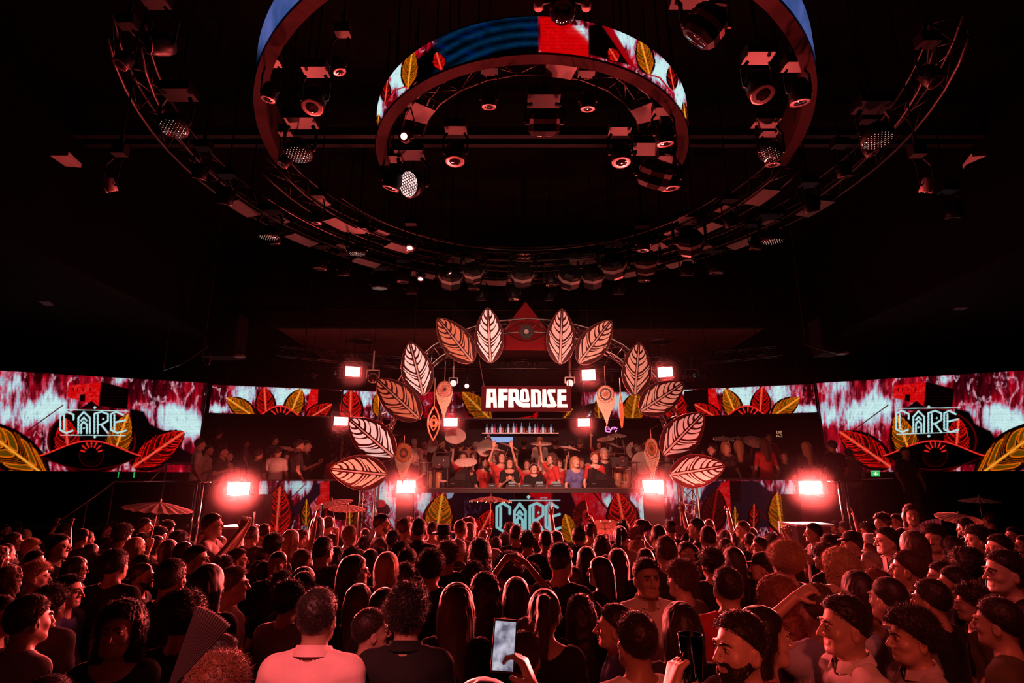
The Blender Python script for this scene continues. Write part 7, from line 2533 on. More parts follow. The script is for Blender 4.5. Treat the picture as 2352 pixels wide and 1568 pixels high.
def picture_glow(name, c1, c2, st):
    m = glow(name, c1, st)
    nt = m.node_tree
    e = [n for n in nt.nodes if n.type == 'EMISSION'][0]
    tc = nt.nodes.new('ShaderNodeTexCoord'); n = nt.nodes.new('ShaderNodeTexNoise'); n.inputs['Scale'].default_value = 28
    rp = nt.nodes.new('ShaderNodeValToRGB')
    rp.color_ramp.elements[0].position = .38; rp.color_ramp.elements[0].color = (*c2, 1)
    rp.color_ramp.elements[1].position = .66; rp.color_ramp.elements[1].color = (*c1, 1)
    nt.links.new(tc.outputs['Object'], n.inputs['Vector']); nt.links.new(n.outputs['Fac'], rp.inputs[0]); nt.links.new(rp.outputs[0], e.inputs[0])
    return m


M['phone_lit'] = picture_glow('phone_picture', (.75, .72, .85), (.16, .14, .22), .8)
M['phone_dim'] = picture_glow('phone_picture_red', (.7, .3, .35), (.04, .01, .02), .5)
PH = phone_mesh()


def phone_at(pos, rot, label, m=None, sc=1.0):
    o = bpy.data.objects.new('phone', PH[0]); COL.objects.link(o)
    o.location, o.rotation_euler = pos, rot
    o.scale = (sc,) * 3
    c = bpy.data.objects.new('screen', PH[1]); COL.objects.link(c); c.parent = o
    if m:
        c.material_slots[0].link = 'OBJECT'; c.material_slots[0].material = m
    tag(o, label, 'phone', 'phones held up in the crowd')
    return o


def give_phone(o, pose, s, yaw, kind, lab):
    R = Matrix.Rotation(-math.radians(yaw), 3, 'Z')
    loc = Vector((0, .405, 1.70)) if pose == 'phone' else hand_local(pose) + Vector((-.02, .03, .06))
    w_ = lab.split(',')[0]
    w_ = ' '.join(w_.split()[:9])
    phone_at(Vector(o.location) + R @ (loc * s), (0, 0, -math.radians(yaw)), 'phone held up by the ' + w_, M['phone_dim'] if kind == 1 else None)


for it in L:
    place_crowd(it)


# ------------------------------------------------------------------ parasols, fans and who holds them
def sector_canopy(R, sag, n, a0=0, a1=2 * PI, thick=.004):
    mb = MB()
    vs, fs = [], []
    closed = a1 - a0 > 6.2
    m = n if closed else n + 1
    for layer in (0, 1):
        vs.append((0, 0, sag + layer * -thick))
        for i in range(m):
            a = a0 + (a1 - a0) * i / n
            for t in (.5, 1.0):
                z = sag * (1 - t ** 1.25) + (.012 if i % 2 else -.004) * t
                vs.append((R * t * math.cos(a), R * t * math.sin(a), z - layer * thick))
    S_ = 1 + 2 * m
    for i in range(n):
        j = (i + 1) % m
        p, q = 1 + 2 * i, 1 + 2 * j
        fs += [(0, p, q), (p, p + 1, q + 1, q), (S_, S_ + q, S_ + p), (S_ + p, S_ + q, S_ + q + 1, S_ + p + 1), (p + 1, S_ + p + 1, S_ + q + 1, q + 1)]
    mb.add(vs, fs)
    return mb


CAN = {}


def parasol_meshes(kind):
    if kind in CAN:
        return CAN[kind]
    R, sag = .40, .10
    a1 = 2 * PI if kind != 'half' else PI * 1.05
    mb = sector_canopy(R, sag, 36, 0, a1); c = mb.build('canopy', M['paper'])
    mb = MB()
    for i in range(0, 37 if kind == 'half' else 36, 2):
        a = a1 * i / 36
        mb.tube([(.02 * math.cos(a), .02 * math.sin(a), sag - .008), (R * .5 * math.cos(a), R * .5 * math.sin(a), sag * .58 - .008), (R * 1.01 * math.cos(a), R * 1.01 * math.sin(a), -.006)], .0028, 4)
        mb.tube([(.012 * math.cos(a), .012 * math.sin(a), sag - .13), (R * .5 * math.cos(a), R * .5 * math.sin(a), sag * .58 - .012)], .0022, 4)
    r = mb.build('ribs', M['wood'])
    mb = MB(); mb.tube([(0, 0, sag + .04), (0, 0, -.50)], .007, 6); mb.lathe([(.016, 0), (.02, .02), (.012, .04), (0, .05)], 8, (0, 0, sag - .005)); mb.lathe([(.02, 0), (.02, .03)], 8, (0, 0, sag - .14)); p = mb.build('pole', M['wood'])
    mb = MB()
    for i in range(14):
        a = 2 * PI * i / 14
        mb.lathe([(.0, -.008), (.008, 0), (0, .008)], 6, (R * .97 * math.cos(a), R * .97 * math.sin(a), -.014))
    l = mb.build('light_beads', M['bead'])
    out = [x.data for x in (c, r, p, l)]
    for x in (c, r, p, l):
        bpy.data.objects.remove(x)
    CAN[kind] = out
    return out


M['bead'] = glow('warm_bead', (1, .72, .42), 3.0)


def parasol(px, py, dia, axis_, label, Y=None, real=.78, kind='full', lights=False, hold=None, group='paper parasols', m=None):
    fw = real * F / dia
    r = ray(px, py)
    c = Vector((0, 0, CZ)) + r * (fw if Y is None else Y / r.y)
    sc = (dia / F * (fw if Y is None else Y / r.y)) / .80
    cm, rm, pm, lm = parasol_meshes(kind)
    o = bpy.data.objects.new('parasol', cm); COL.objects.link(o)
    ax = Vector(axis_).normalized()
    q = ax.to_track_quat('Z', 'Y')
    o.rotation_mode = 'QUATERNION'
    o.rotation_quaternion = q
    o.scale = (sc,) * 3
    o.location = c - ax * .05 * sc
    if m:
        o.material_slots[0].link = 'OBJECT'; o.material_slots[0].material = m
    for nm, me in (('ribs', rm), ('pole', pm)) + ((('light_beads', lm),) if lights else ()):
        ch = bpy.data.objects.new(nm, me); COL.objects.link(ch); ch.parent = o
        if nm == 'light_beads':
            ch['kind'] = 'stuff'
    tag(o, label, 'parasol', group)
    if hold:
        lvl, yaw, fem, hair, hc, top, sk, hl, grp = hold
        best = None
        for pose in ('grip', 'grip_low'):
            H = hand_local(pose)
            for t in np.linspace(.15, .52, 16):
                hp = o.location - ax * t * sc
                s = (hp.z - lvl) / H.z
                cost = abs(s - 1) * 4 + abs(t - .35) * .6
                if best is None or cost < best[0]:
                    best = (cost, pose, H, hp, s)
        _, pose, H, hp, s = best
        s = min(max(s, .82), 1.15)
        R = Matrix.Rotation(-math.radians(yaw), 3, 'Z')
        loc = hp - R @ (H * s)
        person((loc.x, loc.y, lvl), yaw, s, pose, fem, hair, hc, top, sk, hl, grp)
    return o


G = 'crowd on the dance floor'
parasol(365, 1161, 142, (.12, -.02, .99), 'paper parasol at far left held over the crowd, left of the chrome post', hold=(0, 10, True, 'curly', 'dark', 'black', 1, 'person holding up the leftmost parasol, arm bare', G))
parasol(763, 1153, 92, (-.16, -.12, .97), 'left one of two parasols in front of the left low video wall', Y=8.9, hold=(0, 0, True, 'long', 'dark', 'black', 1, 'woman holding the left one of the two parasols at left', G))
parasol(798, 1164, 82, (.05, -.12, .98), 'right one of two parasols in front of the left low video wall', Y=9.3, hold=(0, 5, False, 'short', 'dark', 'black', 1, 'man holding the right one of the two parasols at left', G))
parasol(1127, 1145, 98, (.02, .05, 1), 'parasol with small lights held up before the word CARE', Y=9.0, lights=True, hold=(0, 60, True, 'ponytail', 'brown', 'dark', 1, 'woman in profile holding the parasol before the word CARE', G))
parasol(1389, 1206, 95, (.05, .42, .9), 'tilted parasol with lights showing its underside right of CARE', Y=8.2, lights=True, hold=(0, 10, True, 'bun', 'dark', 'black', 1, 'woman holding the tilted parasol right of CARE', G))
parasol(1412, 1330, 156, (-.10, .16, 1), 'nearest parasol, flat, with warm light beads round its rim', real=.74, lights=True, hold=(0, 20, True, 'wavy', 'dark', 'black', 2, 'woman holding the nearest parasol with light beads', G))
parasol(2201, 1185, 90, (0, -.25, .97), 'pale parasol at right behind the pink fan', Y=8.8, hold=(0, -20, True, 'short', 'dark', 'black', 1, 'person holding the pale parasol at right', G))
parasol(2249, 1147, 80, (0, -.05, 1), 'dim parasol farthest right above the crowd', Y=10.2, hold=(0, -20, False, 'short', 'dark', 'black', 2, 'person holding the dim farthest right parasol', G))

FANM = {}


def fan_obj(px, py, Y, R, a0, a1, rot, label, m, hold=None, nsl=12):
    """folding fan: blades and leaf; px,py is its pivot"""
    c = at(px, py, Y)
    root = empty('folding_fan', c, rot); tag(root, label, 'fan', 'folding fans')
    mb = MB()
    vs, fs = [], []
    for i in range(2 * nsl + 1):
        a = a0 + (a1 - a0) * i / (2 * nsl)
        y = .006 if i % 2 else -.006
        for r_ in (.42, 1.0):
            vs.append((math.cos(a) * R * r_, y, math.sin(a) * R * r_))
    n0 = len(vs)
    vs += [(x, y + .002, z) for x, y, z in vs]
    for i in range(2 * nsl):
        b = 2 * i
        fs += [(b, b + 1, b + 3, b + 2), (n0 + b, n0 + b + 2, n0 + b + 3, n0 + b + 1)]
    mb.add(vs, fs); mb.build('leaf', m, root)
    mb = MB()
    for i in range(nsl + 1):
        a = a0 + (a1 - a0) * i / nsl
        mb.tube([(0, -.008, 0), (math.cos(a) * R, -.008, math.sin(a) * R)], .0032, 4)
    o = mb.build('sticks', M['fan_stick'], root)
    if hold:
        lvl, yaw, fem, hair, hc, top, sk, hl = hold
        best = min(((abs(c.z / hand_local(p).z - 1), p) for p in ('raise', 'grip', 'grip_low', 'reach', 'front')))
        H = hand_local(best[1]); s = min(max((c.z - lvl) / H.z, .82), 1.15)
        Rm = Matrix.Rotation(-math.radians(yaw), 3, 'Z')
        loc = c - Rm @ (H * s)
        person((loc.x, loc.y, lvl), yaw, s, best[1], fem, hair, hc, top, sk, hl, G)
    return root


M['fan_stick'] = mat('dark_fan_stick', (.05, .03, .03), .5)
fanp = mat('fan_pink', (.72, .36, .48), .7, emit=(1, .2, .35), estr=.02)
fanw = mat('fan_pale', (.70, .52, .50), .7)
fan_obj(2164, 1268, 6.2, .33, math.radians(82), math.radians(162), (0, 0, 0), 'large open pink fan standing up at the right', fanp, (0, -20, True, 'long', 'dark', 'black', 1, 'woman hidden behind the large pink fan'))
fan_obj(1352, 1186, 7.9, .22, math.radians(100), math.radians(215), (0, 0, .2), 'dark slatted pale fan held by a bare raised arm right of CARE', fanw, (0, 0, False, 'short', 'dark', 'black', 2, 'person raising the slatted fan right of CARE'))
fan_obj(1470, 1242, 7.2, .17, math.radians(70), math.radians(170), (0, 0, 0), 'small purple fan below the red leaf of the console wall', mat('fan_purple', (.30, .16, .30), .7), (0, 20, True, 'ponytail', 'dark', 'light', 1, 'woman holding the small purple fan'))
fan_obj(1697, 1296, 5.6, .20, math.radians(95), math.radians(170), (0, 0, 0), 'pale fan with dark lattice between heads at right of centre', fanw, (0, -10, True, 'long', 'dark', 'black', 1, 'woman holding the pale lattice fan'), 7)
fan_obj(1560, 1232, 7.6, .13, math.radians(30), math.radians(120), (0, 0, 0), 'small pale fan below the right pillar', fanw, None, 6)
fan_obj(385, 1590, 2.0, .26, math.radians(48), math.radians(76), (0, 0, 0), 'large half closed pale fan at the bottom left', fanw, None, 14)

# the two hands nearest the camera: one films, one holds a glass
def reach_person(px, py, Y, yaw, fem, hair, top, sk, lab, mirror=False):
    c = at(px, py, Y)
    H = hand_local('reach')
    if mirror:
        H = Vector((-H.x, H.y, H.z))
    s = min(max(c.z / H.z, .85), 1.12)
    Rm = Matrix.Rotation(-math.radians(yaw), 3, 'Z')
    loc = c - Rm @ (H * s)
    person((loc.x, loc.y, 0), yaw, s, 'reach', fem, hair, 'dark', top, sk, lab, G, fine=True, mirror=mirror)
    return c


c = reach_person(1183, 1520, 1.98, -8, True, 'long', 'black', 0, 'person nearest the camera whose hand films with a big lit phone')
phone_at(c + Vector((-.035, -.01, .05)), (math.radians(-8), math.radians(5), math.radians(4)), 'big lit phone held by the hand nearest the camera', None, 1.0)
c = reach_person(1572, 1530, 1.85, 5, False, 'short', 'black', 1, 'person nearest the camera whose hand holds a drink, left of the bearded man', True)
mb = MB(); mb.lathe([(.026, 0), (.028, .003), (.036, .13), (.0345, .13), (.026, .006), (0, .006)], 24)
root = mb.build('drink_glass', mat('clear_glass', (1, .9, .9), .03, trans=1.0, ior=1.4), None, True, fix=True); root.location = c + Vector((.02, -.01, -.04)); tag(root, 'glass of dark drink held up left of the bearded man', 'glass')
mb = MB(); mb.lathe([(0, .008), (.025, .009), (.032, .095), (0, .097)], 20); mb.build('drink', mat('cola_drink', (.10, .02, .01), .1), root, True)
mb = MB()
for i in range(5):
    mb.box((.014 * math.cos(i * 1.3), .014 * math.sin(i * 1.3), .095 + .006 * (i % 3)), (.018, .018, .016), Euler((i, i * 2, .4)).to_matrix())
o = mb.build('ice', mat('ice', (.9, .75, .6), .15), root); o['kind'] = 'stuff'

# ------------------------------------------------------------------ musicians, dancers and guests
LV = {'dj': [(DJZ, 13.15, 15.7), (DJB, 16.1, 18.0)], 'vip': [(VIPZ, 12.95, 15.6), (VIPB, 15.95, 18.0)]}
PC = {'A': (850, 940, 4.9), 'B': (1200, 940, 4.9), 'V': (430, 780, 3.41), 'W': (1500, 780, 3.41), 'X': (1852, 780, 3.408)}
SP = [
    ('A', 345, 310, 62, 0, 'idle', 0, 'buzz', 'dark', 'black', 2, 'vip', 'person with cropped hair standing above the left dream catcher'), ('A', 500, 322, 66, 10, 'idle', 0, 'buzz', 'grey', 'white', 1, 'dj', 'person in pale clothes behind the left drums, first from left'),
    ('A', 610, 338, 70, 150, 'front', 0, 'buzz', 'dark', 'white', 2, 'dj', 'person in an open pale shirt under the eye ornament'), ('A', 495, 462, 130, 100, 'front', 0, 'buzz', 'grey', 'dark', 1, 'dj', 'man with folded arms in front of the left drums'),
    ('A', 750, 328, 90, -5, 'idle', 0, 'buzz', 'dark', 'black', 2, 'dj', 'bald man in black right of the eye ornament'), ('A', 812, 333, 72, 120, 'idle', 0, 'buzz', 'dark', 'light', 2, 'dj', 'man in a light top beside the bald man in black'),
    ('A', 925, 370, 72, 0, 'idle', 0, 'buzz', 'dark', 'dark', 2, 'dj', 'man whose head shows under the round parasol, left one'), ('A', 1022, 360, 74, 0, 'idle', 0, 'buzz', 'dark', 'black', 2, 'dj', 'man whose head shows under the round parasol, right one'),
    ('A', 1110, 358, 80, 0, 'idle', 0, 'short', 'dark', 'light', 1, 'dj', 'man in a light top between the round parasols, back turned'), ('A', 1192, 372, 72, 0, 'idle', 0, 'curly', 'grey', 'dark', 1, 'dj', 'man with a bright rimmed head left of the big tilted parasol'),
    ('A', 1150, 487, 84, 180, 'idle', 0, 'short', 'dark', 'black', 2, 'dj', 'person half hidden behind the low pink parasol'), ('A', 1290, 543, 112, 160, 'idle', 1, 'long', 'dark', 'red', 1, 'dj', 'dark haired dancer right of the low pink parasol'),
    ('A', 1262, 600, 105, 175, 'raise', 1, 'long', 'dark', 'black', 1, 'dj', 'dancer in black with a hand raised before the red dancer'), ('A', 1330, 305, 64, 180, 'idle', 1, 'long', 'red', 'red', 1, 'dj', 'person with orange lit hair behind the big tilted parasol'),
    ('A', 1420, 372, 76, 180, 'raise', 1, 'long', 'dark', 'red', 1, 'dj', 'dancer between the tilted parasols'), ('A', 1570, 537, 124, 178, 'low_phone', 1, 'wavy', 'dark', 'black', 1, 'dj', 'dark haired woman in a black top looking at her phone'),
    ('A', 1628, 540, 108, 165, 'idle', 1, 'bun', 'dark', 'red', 0, 'dj', 'dancer with tied hair just behind the woman with the phone'), ('A', 1765, 558, 100, 190, 'raise', 1, 'bun', 'dark', 'red', 1, 'dj', 'dancer with an arm up left of the man with headphones'),
    ('A', 1735, 330, 62, 0, 'idle', 0, 'short', 'dark', 'black', 1, 'dj', 'person in the back row right of the thin parasol'), ('A', 1480, 470, 100, 170, 'both', 1, 'long', 'dark', 'red', 1, 'dj', 'dancer with both arms up in the middle of the stage'),
    ('B', 128, 603, 132, 178, 'desk', 0, 'short', 'dark', 'black', 0, 'dj', 'man with headphones in a black t-shirt behind the console'), ('B', 195, 308, 92, 0, 'idle', 1, 'blonde_long', 'blond', 'white', 0, 'dj', 'blonde woman in white in the back row, back turned'),
    ('B', 372, 328, 90, 0, 'idle', 0, 'short', 'dark', 'black', 1, 'dj', 'man in black in the back row, back turned'), ('B', 486, 354, 70, 0, 'idle', 0, 'buzz', 'dark', 'dark', 1, 'dj', 'man behind the thin slanting parasol, left one'),
    ('B', 556, 348, 72, 0, 'idle', 0, 'buzz', 'dark', 'dark', 1, 'dj', 'man behind the thin slanting parasol, right one'), ('B', 648, 323, 92, 10, 'idle', 0, 'short', 'brown', 'black', 1, 'dj', 'man in a black vest in the back row'),
    ('B', 325, 487, 115, -120, 'raise', 1, 'wavy', 'brown', 'red', 1, 'dj', 'dancer in red with wavy hair turned left, arm up'), ('B', 412, 538, 104, 170, 'front', 1, 'bun', 'brown', 'red', 0, 'dj', 'dancer in a red top right of the wavy haired one'),
    ('B', 592, 528, 135, 160, 'idle', 1, 'wavy', 'blond', 'blue', 0, 'dj', 'woman with long fair wavy hair and glasses'), ('B', 655, 548, 104, 150, 'idle', 1, 'wavy', 'red', 'black', 1, 'dj', 'woman with reddish hair beside the fair one'),
    ('B', 752, 556, 104, -85, 'desk', 0, 'cap', 'dark', 'black', 1, 'dj', 'man in a black cap at the right monitor speaker'), ('B', 810, 472, 112, 175, 'idle', 1, 'short', 'red', 'red', 0, 'dj', 'person glowing orange left of the man in black'),
    ('B', 915, 428, 124, 175, 'desk', 0, 'short', 'grey', 'black', 1, 'dj', 'man in black looking down left of the right case'), ('B', 985, 393, 74, 180, 'idle', 1, 'bob', 'dark', 'dark', 1, 'dj', 'person right behind the man in black on the right'),
    ('B', 858, 352, 84, 180, 'raise', 1, 'long', 'dark', 'red', 1, 'dj', 'dancer with raised arms under the stacked parasols'), ('B', 1275, 365, 76, 180, 'idle', 0, 'curly', 'dark', 'red', 1, 'dj', 'man with curly hair between the curved fans'),
    ('B', 1370, 353, 74, 180, 'idle', 0, 'short', 'dark', 'light', 1, 'dj', 'man right behind the green beaded dream catcher'), ('B', 1200, 370, 60, 180, 'idle', 0, 'short', 'dark', 'black', 1, 'dj', 'person left of the curved pale fan'),
    ('B', 1290, 505, 100, 175, 'front', 0, 'short', 'dark', 'light', 1, 'dj', 'man in a light top holding a big half open parasol'), ('B', 1630, 500, 110, -170, 'idle', 0, 'short', 'dark', 'print', 1, 'vip', 'person in a patterned red shirt beside the arch truss'),
    ('V', 108, 770, 82, 60, 'idle', 0, 'short', 'dark', 'light', 1, 'vip', 'man in a light top farthest left on the guest platform'), ('V', 172, 818, 112, 80, 'front', 0, 'short', 'dark', 'light', 1, 'vip', 'man in a pale polo and glasses leaning on the left platform rail'),
    ('V', 288, 832, 90, 90, 'front', 0, 'short', 'dark', 'dark', 1, 'vip', 'man looking down right of the pale polo and glasses'), ('V', 330, 868, 84, 95, 'front', 1, 'bun', 'dark', 'print', 1, 'vip', 'woman in a patterned top looking right above the left blinder'),
    ('V', 255, 688, 66, 0, 'idle', 0, 'short', 'dark', 'dark', 2, 'vip', 'dim figure in the dark behind the left guests'), ('V', 466, 773, 74, 60, 'idle', 0, 'short', 'dark', 'grey', 1, 'vip', 'man in grey turned right above the left blinder'),
    ('V', 565, 852, 84, 20, 'idle', 0, 'short', 'dark', 'black', 1, 'vip', 'man in black left of the white shirt on the platform'), ('V', 688, 752, 74, 70, 'idle', 0, 'short', 'dark', 'black', 1, 'vip', 'tall man in black behind the white shirt'),
    ('V', 665, 833, 74, 0, 'idle', 1, 'bob', 'dark', 'black', 1, 'vip', 'dark haired person just left behind the white shirt'), ('V', 716, 828, 104, 0, 'idle', 0, 'buzz', 'dark', 'white', 1, 'vip', 'man in a white shirt seen from behind on the left platform'),
    ('V', 800, 868, 88, 0, 'idle', 1, 'long', 'brown', 'dark', 1, 'vip', 'woman with long brown hair right of the white shirt'), ('V', 848, 905, 80, 60, 'idle', 1, 'bun', 'red', 'red', 1, 'vip', 'woman with bare arms and tied hair, second right of the white shirt'),
    ('V', 882, 778, 84, 60, 'idle', 0, 'short', 'dark', 'dark', 1, 'vip', 'man looking right, left one of two beside the small parasol'), ('V', 938, 783, 82, 85, 'low_phone', 0, 'short', 'dark', 'black', 1, 'vip', 'man looking right with a phone, right one of two'),
    ('V', 1150, 888, 64, 30, 'idle', 0, 'short', 'dark', 'red', 1, 'vip', 'dim person left of the glowing pale leaf'), ('V', 1245, 848, 62, 30, 'idle', 0, 'short', 'dark', 'black', 1, 'vip', 'dim person behind the dark plants left of the leaves'),
    ('W', 462, 808, 92, -85, 'idle', 0, 'quiff', 'dark', 'black', 1, 'vip', 'man in profile facing left right of the pink leaf'), ('W', 405, 848, 74, -60, 'idle', 0, 'short', 'dark', 'black', 1, 'vip', 'person behind the tip of the lowest right leaf'),
    ('W', 570, 788, 84, 170, 'idle', 1, 'blonde_long', 'blond', 'dark', 0, 'vip', 'fair haired woman under the left flat parasol at right'), ('W', 667, 778, 94, 20, 'idle', 1, 'blonde_long', 'blond', 'black', 0, 'vip', 'blonde woman with long hair between the right platform parasols'),
    ('W', 862, 768, 100, 0, 'idle', 1, 'long', 'brown', 'red', 1, 'vip', 'woman with long brown hair before the round parasol at right'), ('W', 905, 728, 66, 180, 'idle', 0, 'short', 'dark', 'red', 1, 'vip', 'person lit red behind the round parasol at right'),
    ('W', 1192, 798, 96, 0, 'idle', 1, 'blonde_long', 'blond', 'dark', 0, 'vip', 'fair long haired woman alone above the right blinder'), ('W', 882, 902, 84, 110, 'front', 1, 'short', 'brown', 'white', 1, 'vip', 'person in white leaning forward on the right platform'),
    ('W', 1018, 868, 84, 180, 'idle', 0, 'short', 'dark', 'black', 1, 'vip', 'man facing the camera in the dark of the right platform'), ('W', 1325, 918, 72, 100, 'idle', 0, 'curly', 'dark', 'black', 2, 'vip', 'curly haired person right above the right blinder'),
    ('W', 790, 1010, 76, 60, 'idle', 1, 'wavy', 'red', 'red', 1, 'vip', 'person bending with auburn hair at the right balustrade'),
    ('X', 195, 783, 84, -10, 'idle', 0, 'short', 'dark', 'black', 2, 'vip', 'dark silhouette before the right video wall, taller one'), ('X', 180, 833, 86, -20, 'idle', 0, 'short', 'dark', 'black', 2, 'vip', 'dark silhouette before the right video wall, nearer one'),
    ('X', 325, 848, 84, 0, 'idle', 0, 'short', 'dark', 'grey', 1, 'vip', 'person in grey left of the exit sign'), ('X', 455, 985, 76, -60, 'idle', 0, 'short', 'dark', 'black', 1, 'vip', 'person looking left just left of the exit sign'),
    ('X', 765, 836, 92, 180, 'idle', 0, 'short', 'dark', 'black', 2, 'vip', 'tall dark figure right of the exit sign'),
]
SOLVED = []
for e in SP:
    ox, oy, sc = PC[e[0]]
    px, py, h = ox + e[1] / sc, oy + e[2] / sc, e[3] / sc
    best = None
    lv = LV[e[11]]
    for (lvl, y0, y1) in lv:
        for Y in np.linspace(y0, y1, 24):
            p = at(px, py, Y)
            s = (p.z - lvl) / 1.765
            fw = Y / ray(px, py).y
            hp = s * .245 * F / fw
            cost = (abs(s - 1) * 3) ** 2 + abs(math.log(max(hp, 1) / h)) * .8
            for q in SOLVED:
                d = math.hypot(p.x - q[0], p.y - q[1])
                if d < .42:
                    cost += (.42 - d) * 6
            if best is None or cost < best[0]:
                best = (cost, p, s, lvl)
    _, p, s, lvl = best
    s = min(max(s, .78), 1.16)
    SOLVED.append((p.x, p.y))
    o = person((p.x, p.y, lvl), e[4], s, e[5], bool(e[6]), e[7], e[8], e[9], e[10], e[12], 'guests and performers on the platforms')
    if e[12].startswith('man with headphones'):
        mb = MB(); mb.tube([(.095 * math.cos(a), -.005, 1.64 + .125 * math.sin(a)) for a in [PI * i / 12 for i in range(13)]], .009, 6)
        hp_ = mb.build('headphones', M['rim'], None, True)
        hp_.location, hp_.rotation_euler, hp_.scale = o.location, o.rotation_euler, o.scale
        tag(hp_, 'headphones worn by the man behind the console', 'headphones')
        for sx in (-1, 1):
            mb = MB(); mb.lathe([(.036, 0), (.038, .02), (.02, .03)], 14, (sx * .082, -.004, 1.62), (sx, 0, 0)); mb.build('ear_cup', M['black'], hp_, True)

# parasols on the stage
P2 = 'guests and performers on the platforms'
parasol(1046, 999, 49, (.05, -.75, .62), 'round pale parasol facing the camera, highest on the stage', Y=14.2, hold=(DJZ, 175, True, 'wavy', 'dark', 'red', 1, 'woman holding the highest round parasol with a raised arm', P2))
parasol(1070, 1058, 52, (0, -.42, .9), 'pinkish oval parasol lowest at the left of the stage', Y=13.7, hold=(DJZ, 150, True, 'long', 'dark', 'black', 1, 'dancer under the low pink oval parasol', P2))
parasol(1115, 1027, 42, (-.25, -.85, .3), 'orange lit parasol turned to the camera, left of centre on the stage', Y=14.6, hold=(DJZ, 170, True, 'long', 'dark', 'dark', 1, 'dancer holding the orange lit parasol', P2))
parasol(1135, 1031, 50, (.08, -.02, 1), 'thin edge-on parasol crossing the orange lit one', Y=14.3, hold=(DJZ, 170, True, 'bun', 'dark', 'red', 1, 'dancer holding the thin edge-on parasol', P2))
parasol(1170, 1023, 50, (.38, 0, .92), 'thin parasol slanting down to the right, left of centre', Y=14.4, hold=(DJZ, 180, True, 'long', 'brown', 'red', 1, 'dancer holding the thin slanting parasol', P2))
parasol(1138, 1045, 30, (.9, -.3, .1), 'small parasol with lights standing on edge beside the dancers', Y=14.9, lights=True)
parasol(1243, 1016, 50, (0, -.22, .97), 'flat pale parasol above the man with headphones', Y=14.2, hold=(DJZ, 170, True, 'blonde_long', 'blond', 'red', 0, 'dancer holding the flat parasol above the man with headphones', P2))
parasol(1308, 1028, 50, (.18, -.02, .97), 'thin flat parasol right of the man with headphones', Y=14.1, hold=(DJZ, 185, True, 'wavy', 'brown', 'red', 1, 'dancer holding the thin flat parasol right of centre', P2))
parasol(1391, 1006, 41, (-.12, -.28, .95), 'dull pink parasol, left one of the stack under the neon sign', Y=14.6, hold=(DJZ, 180, True, 'long', 'dark', 'dark', 1, 'dancer holding the dull pink parasol', P2))
parasol(1417, 998, 42, (0, -.24, .97), 'parasol with lights, top one of the stack under the neon sign', Y=15.2, lights=True, hold=(DJZ, 175, True, 'bun', 'dark', 'dark', 1, 'dancer holding the top parasol under the neon sign', P2))
parasol(1406, 1019, 52, (.30, -.10, .95), 'large slanting parasol, lowest of the stack under the neon sign', Y=14.9)
parasol(1434, 1025, 36, (.97, -.2, .1), 'parasol seen edge on standing upright right of the stack', Y=15.0)
parasol(1476, 1062, 52, (-.3, -.93, .1), 'big half open parasol left of the green beaded dream catcher', Y=13.5, kind='full')
parasol(991, 1022, 34, (-.6, -.75, .1), 'orange parasol half hidden behind the bald man in black', Y=15.3, hold=(DJZ, 180, False, 'short', 'dark', 'black', 2, 'dim man holding the orange parasol behind the bald man', P2))
parasol(905, 998, 26, (0, -.12, 1), 'dim parasol tip behind the glowing pale leaf', Y=15.3, hold=(VIPZ, 180, False, 'short', 'dark', 'black', 2, 'dim person holding the parasol behind the glowing pale leaf', P2))
parasol(665, 1029, 46, (.25, -.06, .96), 'thin small parasol behind the white shirt on the left platform', Y=13.3, hold=(VIPZ, 30, False, 'short', 'dark', 'black', 1, 'man holding the thin small parasol on the left platform', P2))
parasol(1661, 1005, 46, (0, -.28, .96), 'pale parasol on the right platform, leftmost of three', Y=13.9, lights=True, hold=(VIPZ, 180, True, 'long', 'dark', 'dark', 1, 'woman holding the leftmost parasol on the right platform', P2))
parasol(1695, 1005, 36, (.05, -.02, 1), 'thin edge-on parasol on the right platform, middle of three', Y=14.3, hold=(VIPZ, 180, True, 'bob', 'dark', 'black', 1, 'woman holding the middle parasol on the right platform', P2))
parasol(1733, 1012, 48, (0, -.62, .78), 'round parasol on the right platform, rightmost of three', Y=13.7, hold=(VIPZ, 175, True, 'long', 'dark', 'dark', 1, 'woman holding the round parasol on the right platform', P2))
for (px, py, R, a0, a1, lb) in ((1458, 1034, .22, 100, 240, 'curved pale fan at the right of the stage, left one'), (1478, 1040, .22, 20, 160, 'curved pale fan at the right of the stage, right one')):
    fan_obj(px, py, 14.6, R, math.radians(a0), math.radians(a1), (0, 0, 0), lb, fanw, None, 10)

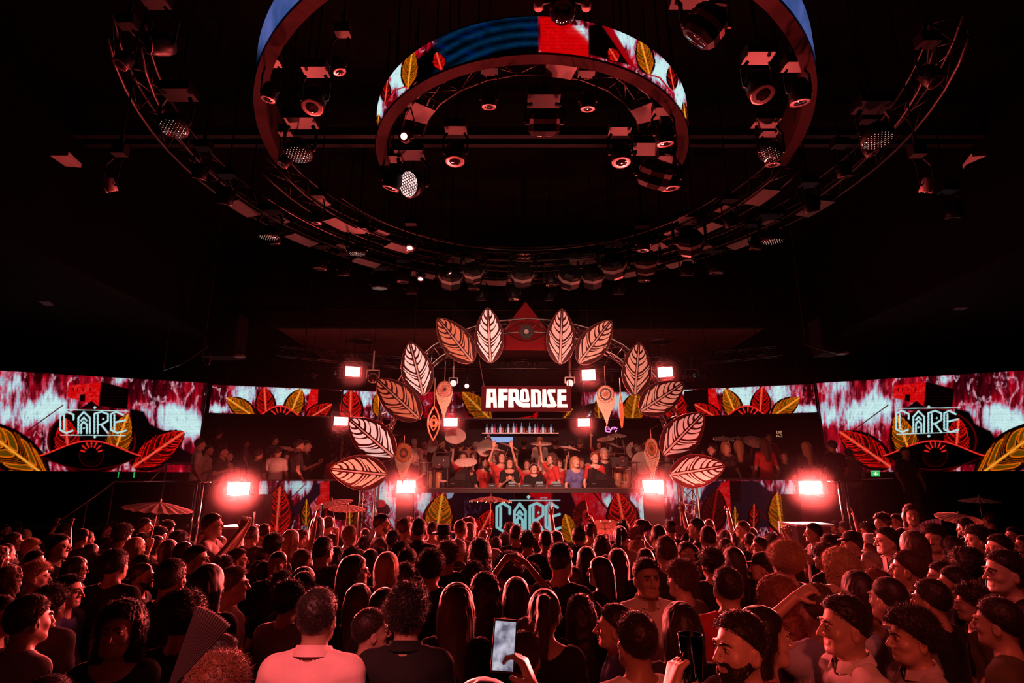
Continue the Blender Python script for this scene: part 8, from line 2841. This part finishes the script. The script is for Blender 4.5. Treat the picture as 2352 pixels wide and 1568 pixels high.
# dark plants on the left platform and glow behind them
for (px, py, w_, lb, sd) in ((785, 1005, 60, 'dark bushy plant under the lower left blinder', 3), (1745, 1060, 40, 'dark low plant on the right platform', 4)):
    c = at(px, py, 14.6)
    root = empty('potted_plant', (c.x, c.y, VIPZ)); tag(root, lb, 'plant')
    r = random.Random(sd)
    mb = MB()
    R = w_ / 2 / F * 14.6
    for i in range(260):
        d = Vector((r.gauss(0, 1), r.gauss(0, 1), r.gauss(0, 1))).normalized() * R * r.uniform(.4, 1.05)
        p = Vector((0, 0, c.z - VIPZ)) + d
        t = Vector((r.gauss(0, 1), r.gauss(0, 1), r.gauss(0, .6))).normalized() * .10
        n = t.cross(Vector((0, 0, 1))).normalized() * .022
        mb.add([p - t * .5, p + n, p + t * .5, p - n], [(0, 1, 2, 3)])
    mb.build('foliage', mat('dark_leaves', (.05, .06, .02), .4), root)
    mb = MB(); mb.tube([(0, 0, .35), (0.02, 0, c.z - VIPZ)], .03, 6); mb.build('stem', M['wood'], root)
    mb = MB(); mb.lathe([(.16, 0), (.21, .36), (.19, .36), (.17, .3), (0, .3)], 18); mb.build('pot', M['black'], root)
DUP = {k: v for k, v in USED.items() if v > 1}
by = {}
for o in PEOPLE:
    by.setdefault(o['label'], []).append(o)
for lab, os_ in by.items():
    if len(os_) > 1:
        os_.sort(key=lambda o: o.location.x / o.location.y)
        names = ['left one', 'right one'] if len(os_) == 2 else ['leftmost', 'middle one', 'rightmost'] if len(os_) == 3 else ['leftmost', 'second', 'third', 'fourth', 'fifth', 'sixth'][:len(os_)]
        for o, nm in zip(os_, names):
            o['label'] = lab + ', ' + nm
print('SCENE', round(time.time() - T0, 1), len(PEOPLE), 'people', flush=True)

# ------------------------------------------------------------------ thin stage haze
hz = bpy.data.materials.new('haze')
hz.use_nodes = True
nt = hz.node_tree
nt.nodes.clear()
v = nt.nodes.new('ShaderNodeVolumeScatter')
v.inputs['Density'].default_value = 0.0005
v.inputs['Anisotropy'].default_value = 0.2
v.inputs['Color'].default_value = (1, .95, .95, 1)
o = nt.nodes.new('ShaderNodeOutputMaterial')
nt.links.new(v.outputs[0], o.inputs['Volume'])
mb = MB(); mb.box((0.25, 12.2, 3.2), (16.0, 7.0, 5.4))
ho = mb.build('haze', hz, fix=True)
tag(ho, 'thin smoky haze hanging round the stage lights', 'haze', kind='stuff')

hz2 = hz.copy(); hz2.name = 'halo_haze'
[n for n in hz2.node_tree.nodes if n.type == 'VOLUME_SCATTER'][0].inputs['Density'].default_value = 0.028  # dense globes added to give each blinder a halo
mb = MB()
for i, (px, py, Y, w_, h_, e, tgt, _l) in enumerate(BLINDERS):
    p = at(px, py, Y)
    R = .70 if i >= 6 else .46
    n = 16
    mb.lathe([(R * math.sin(PI * k / 12), -R * math.cos(PI * k / 12)) for k in range(13)], n, p + Vector((0, -.05, 0)))
ho = mb.build('haze', hz2, fix=True)
tag(ho, 'denser haze globes added round the blazing blinders for their halo', 'haze', kind='stuff')
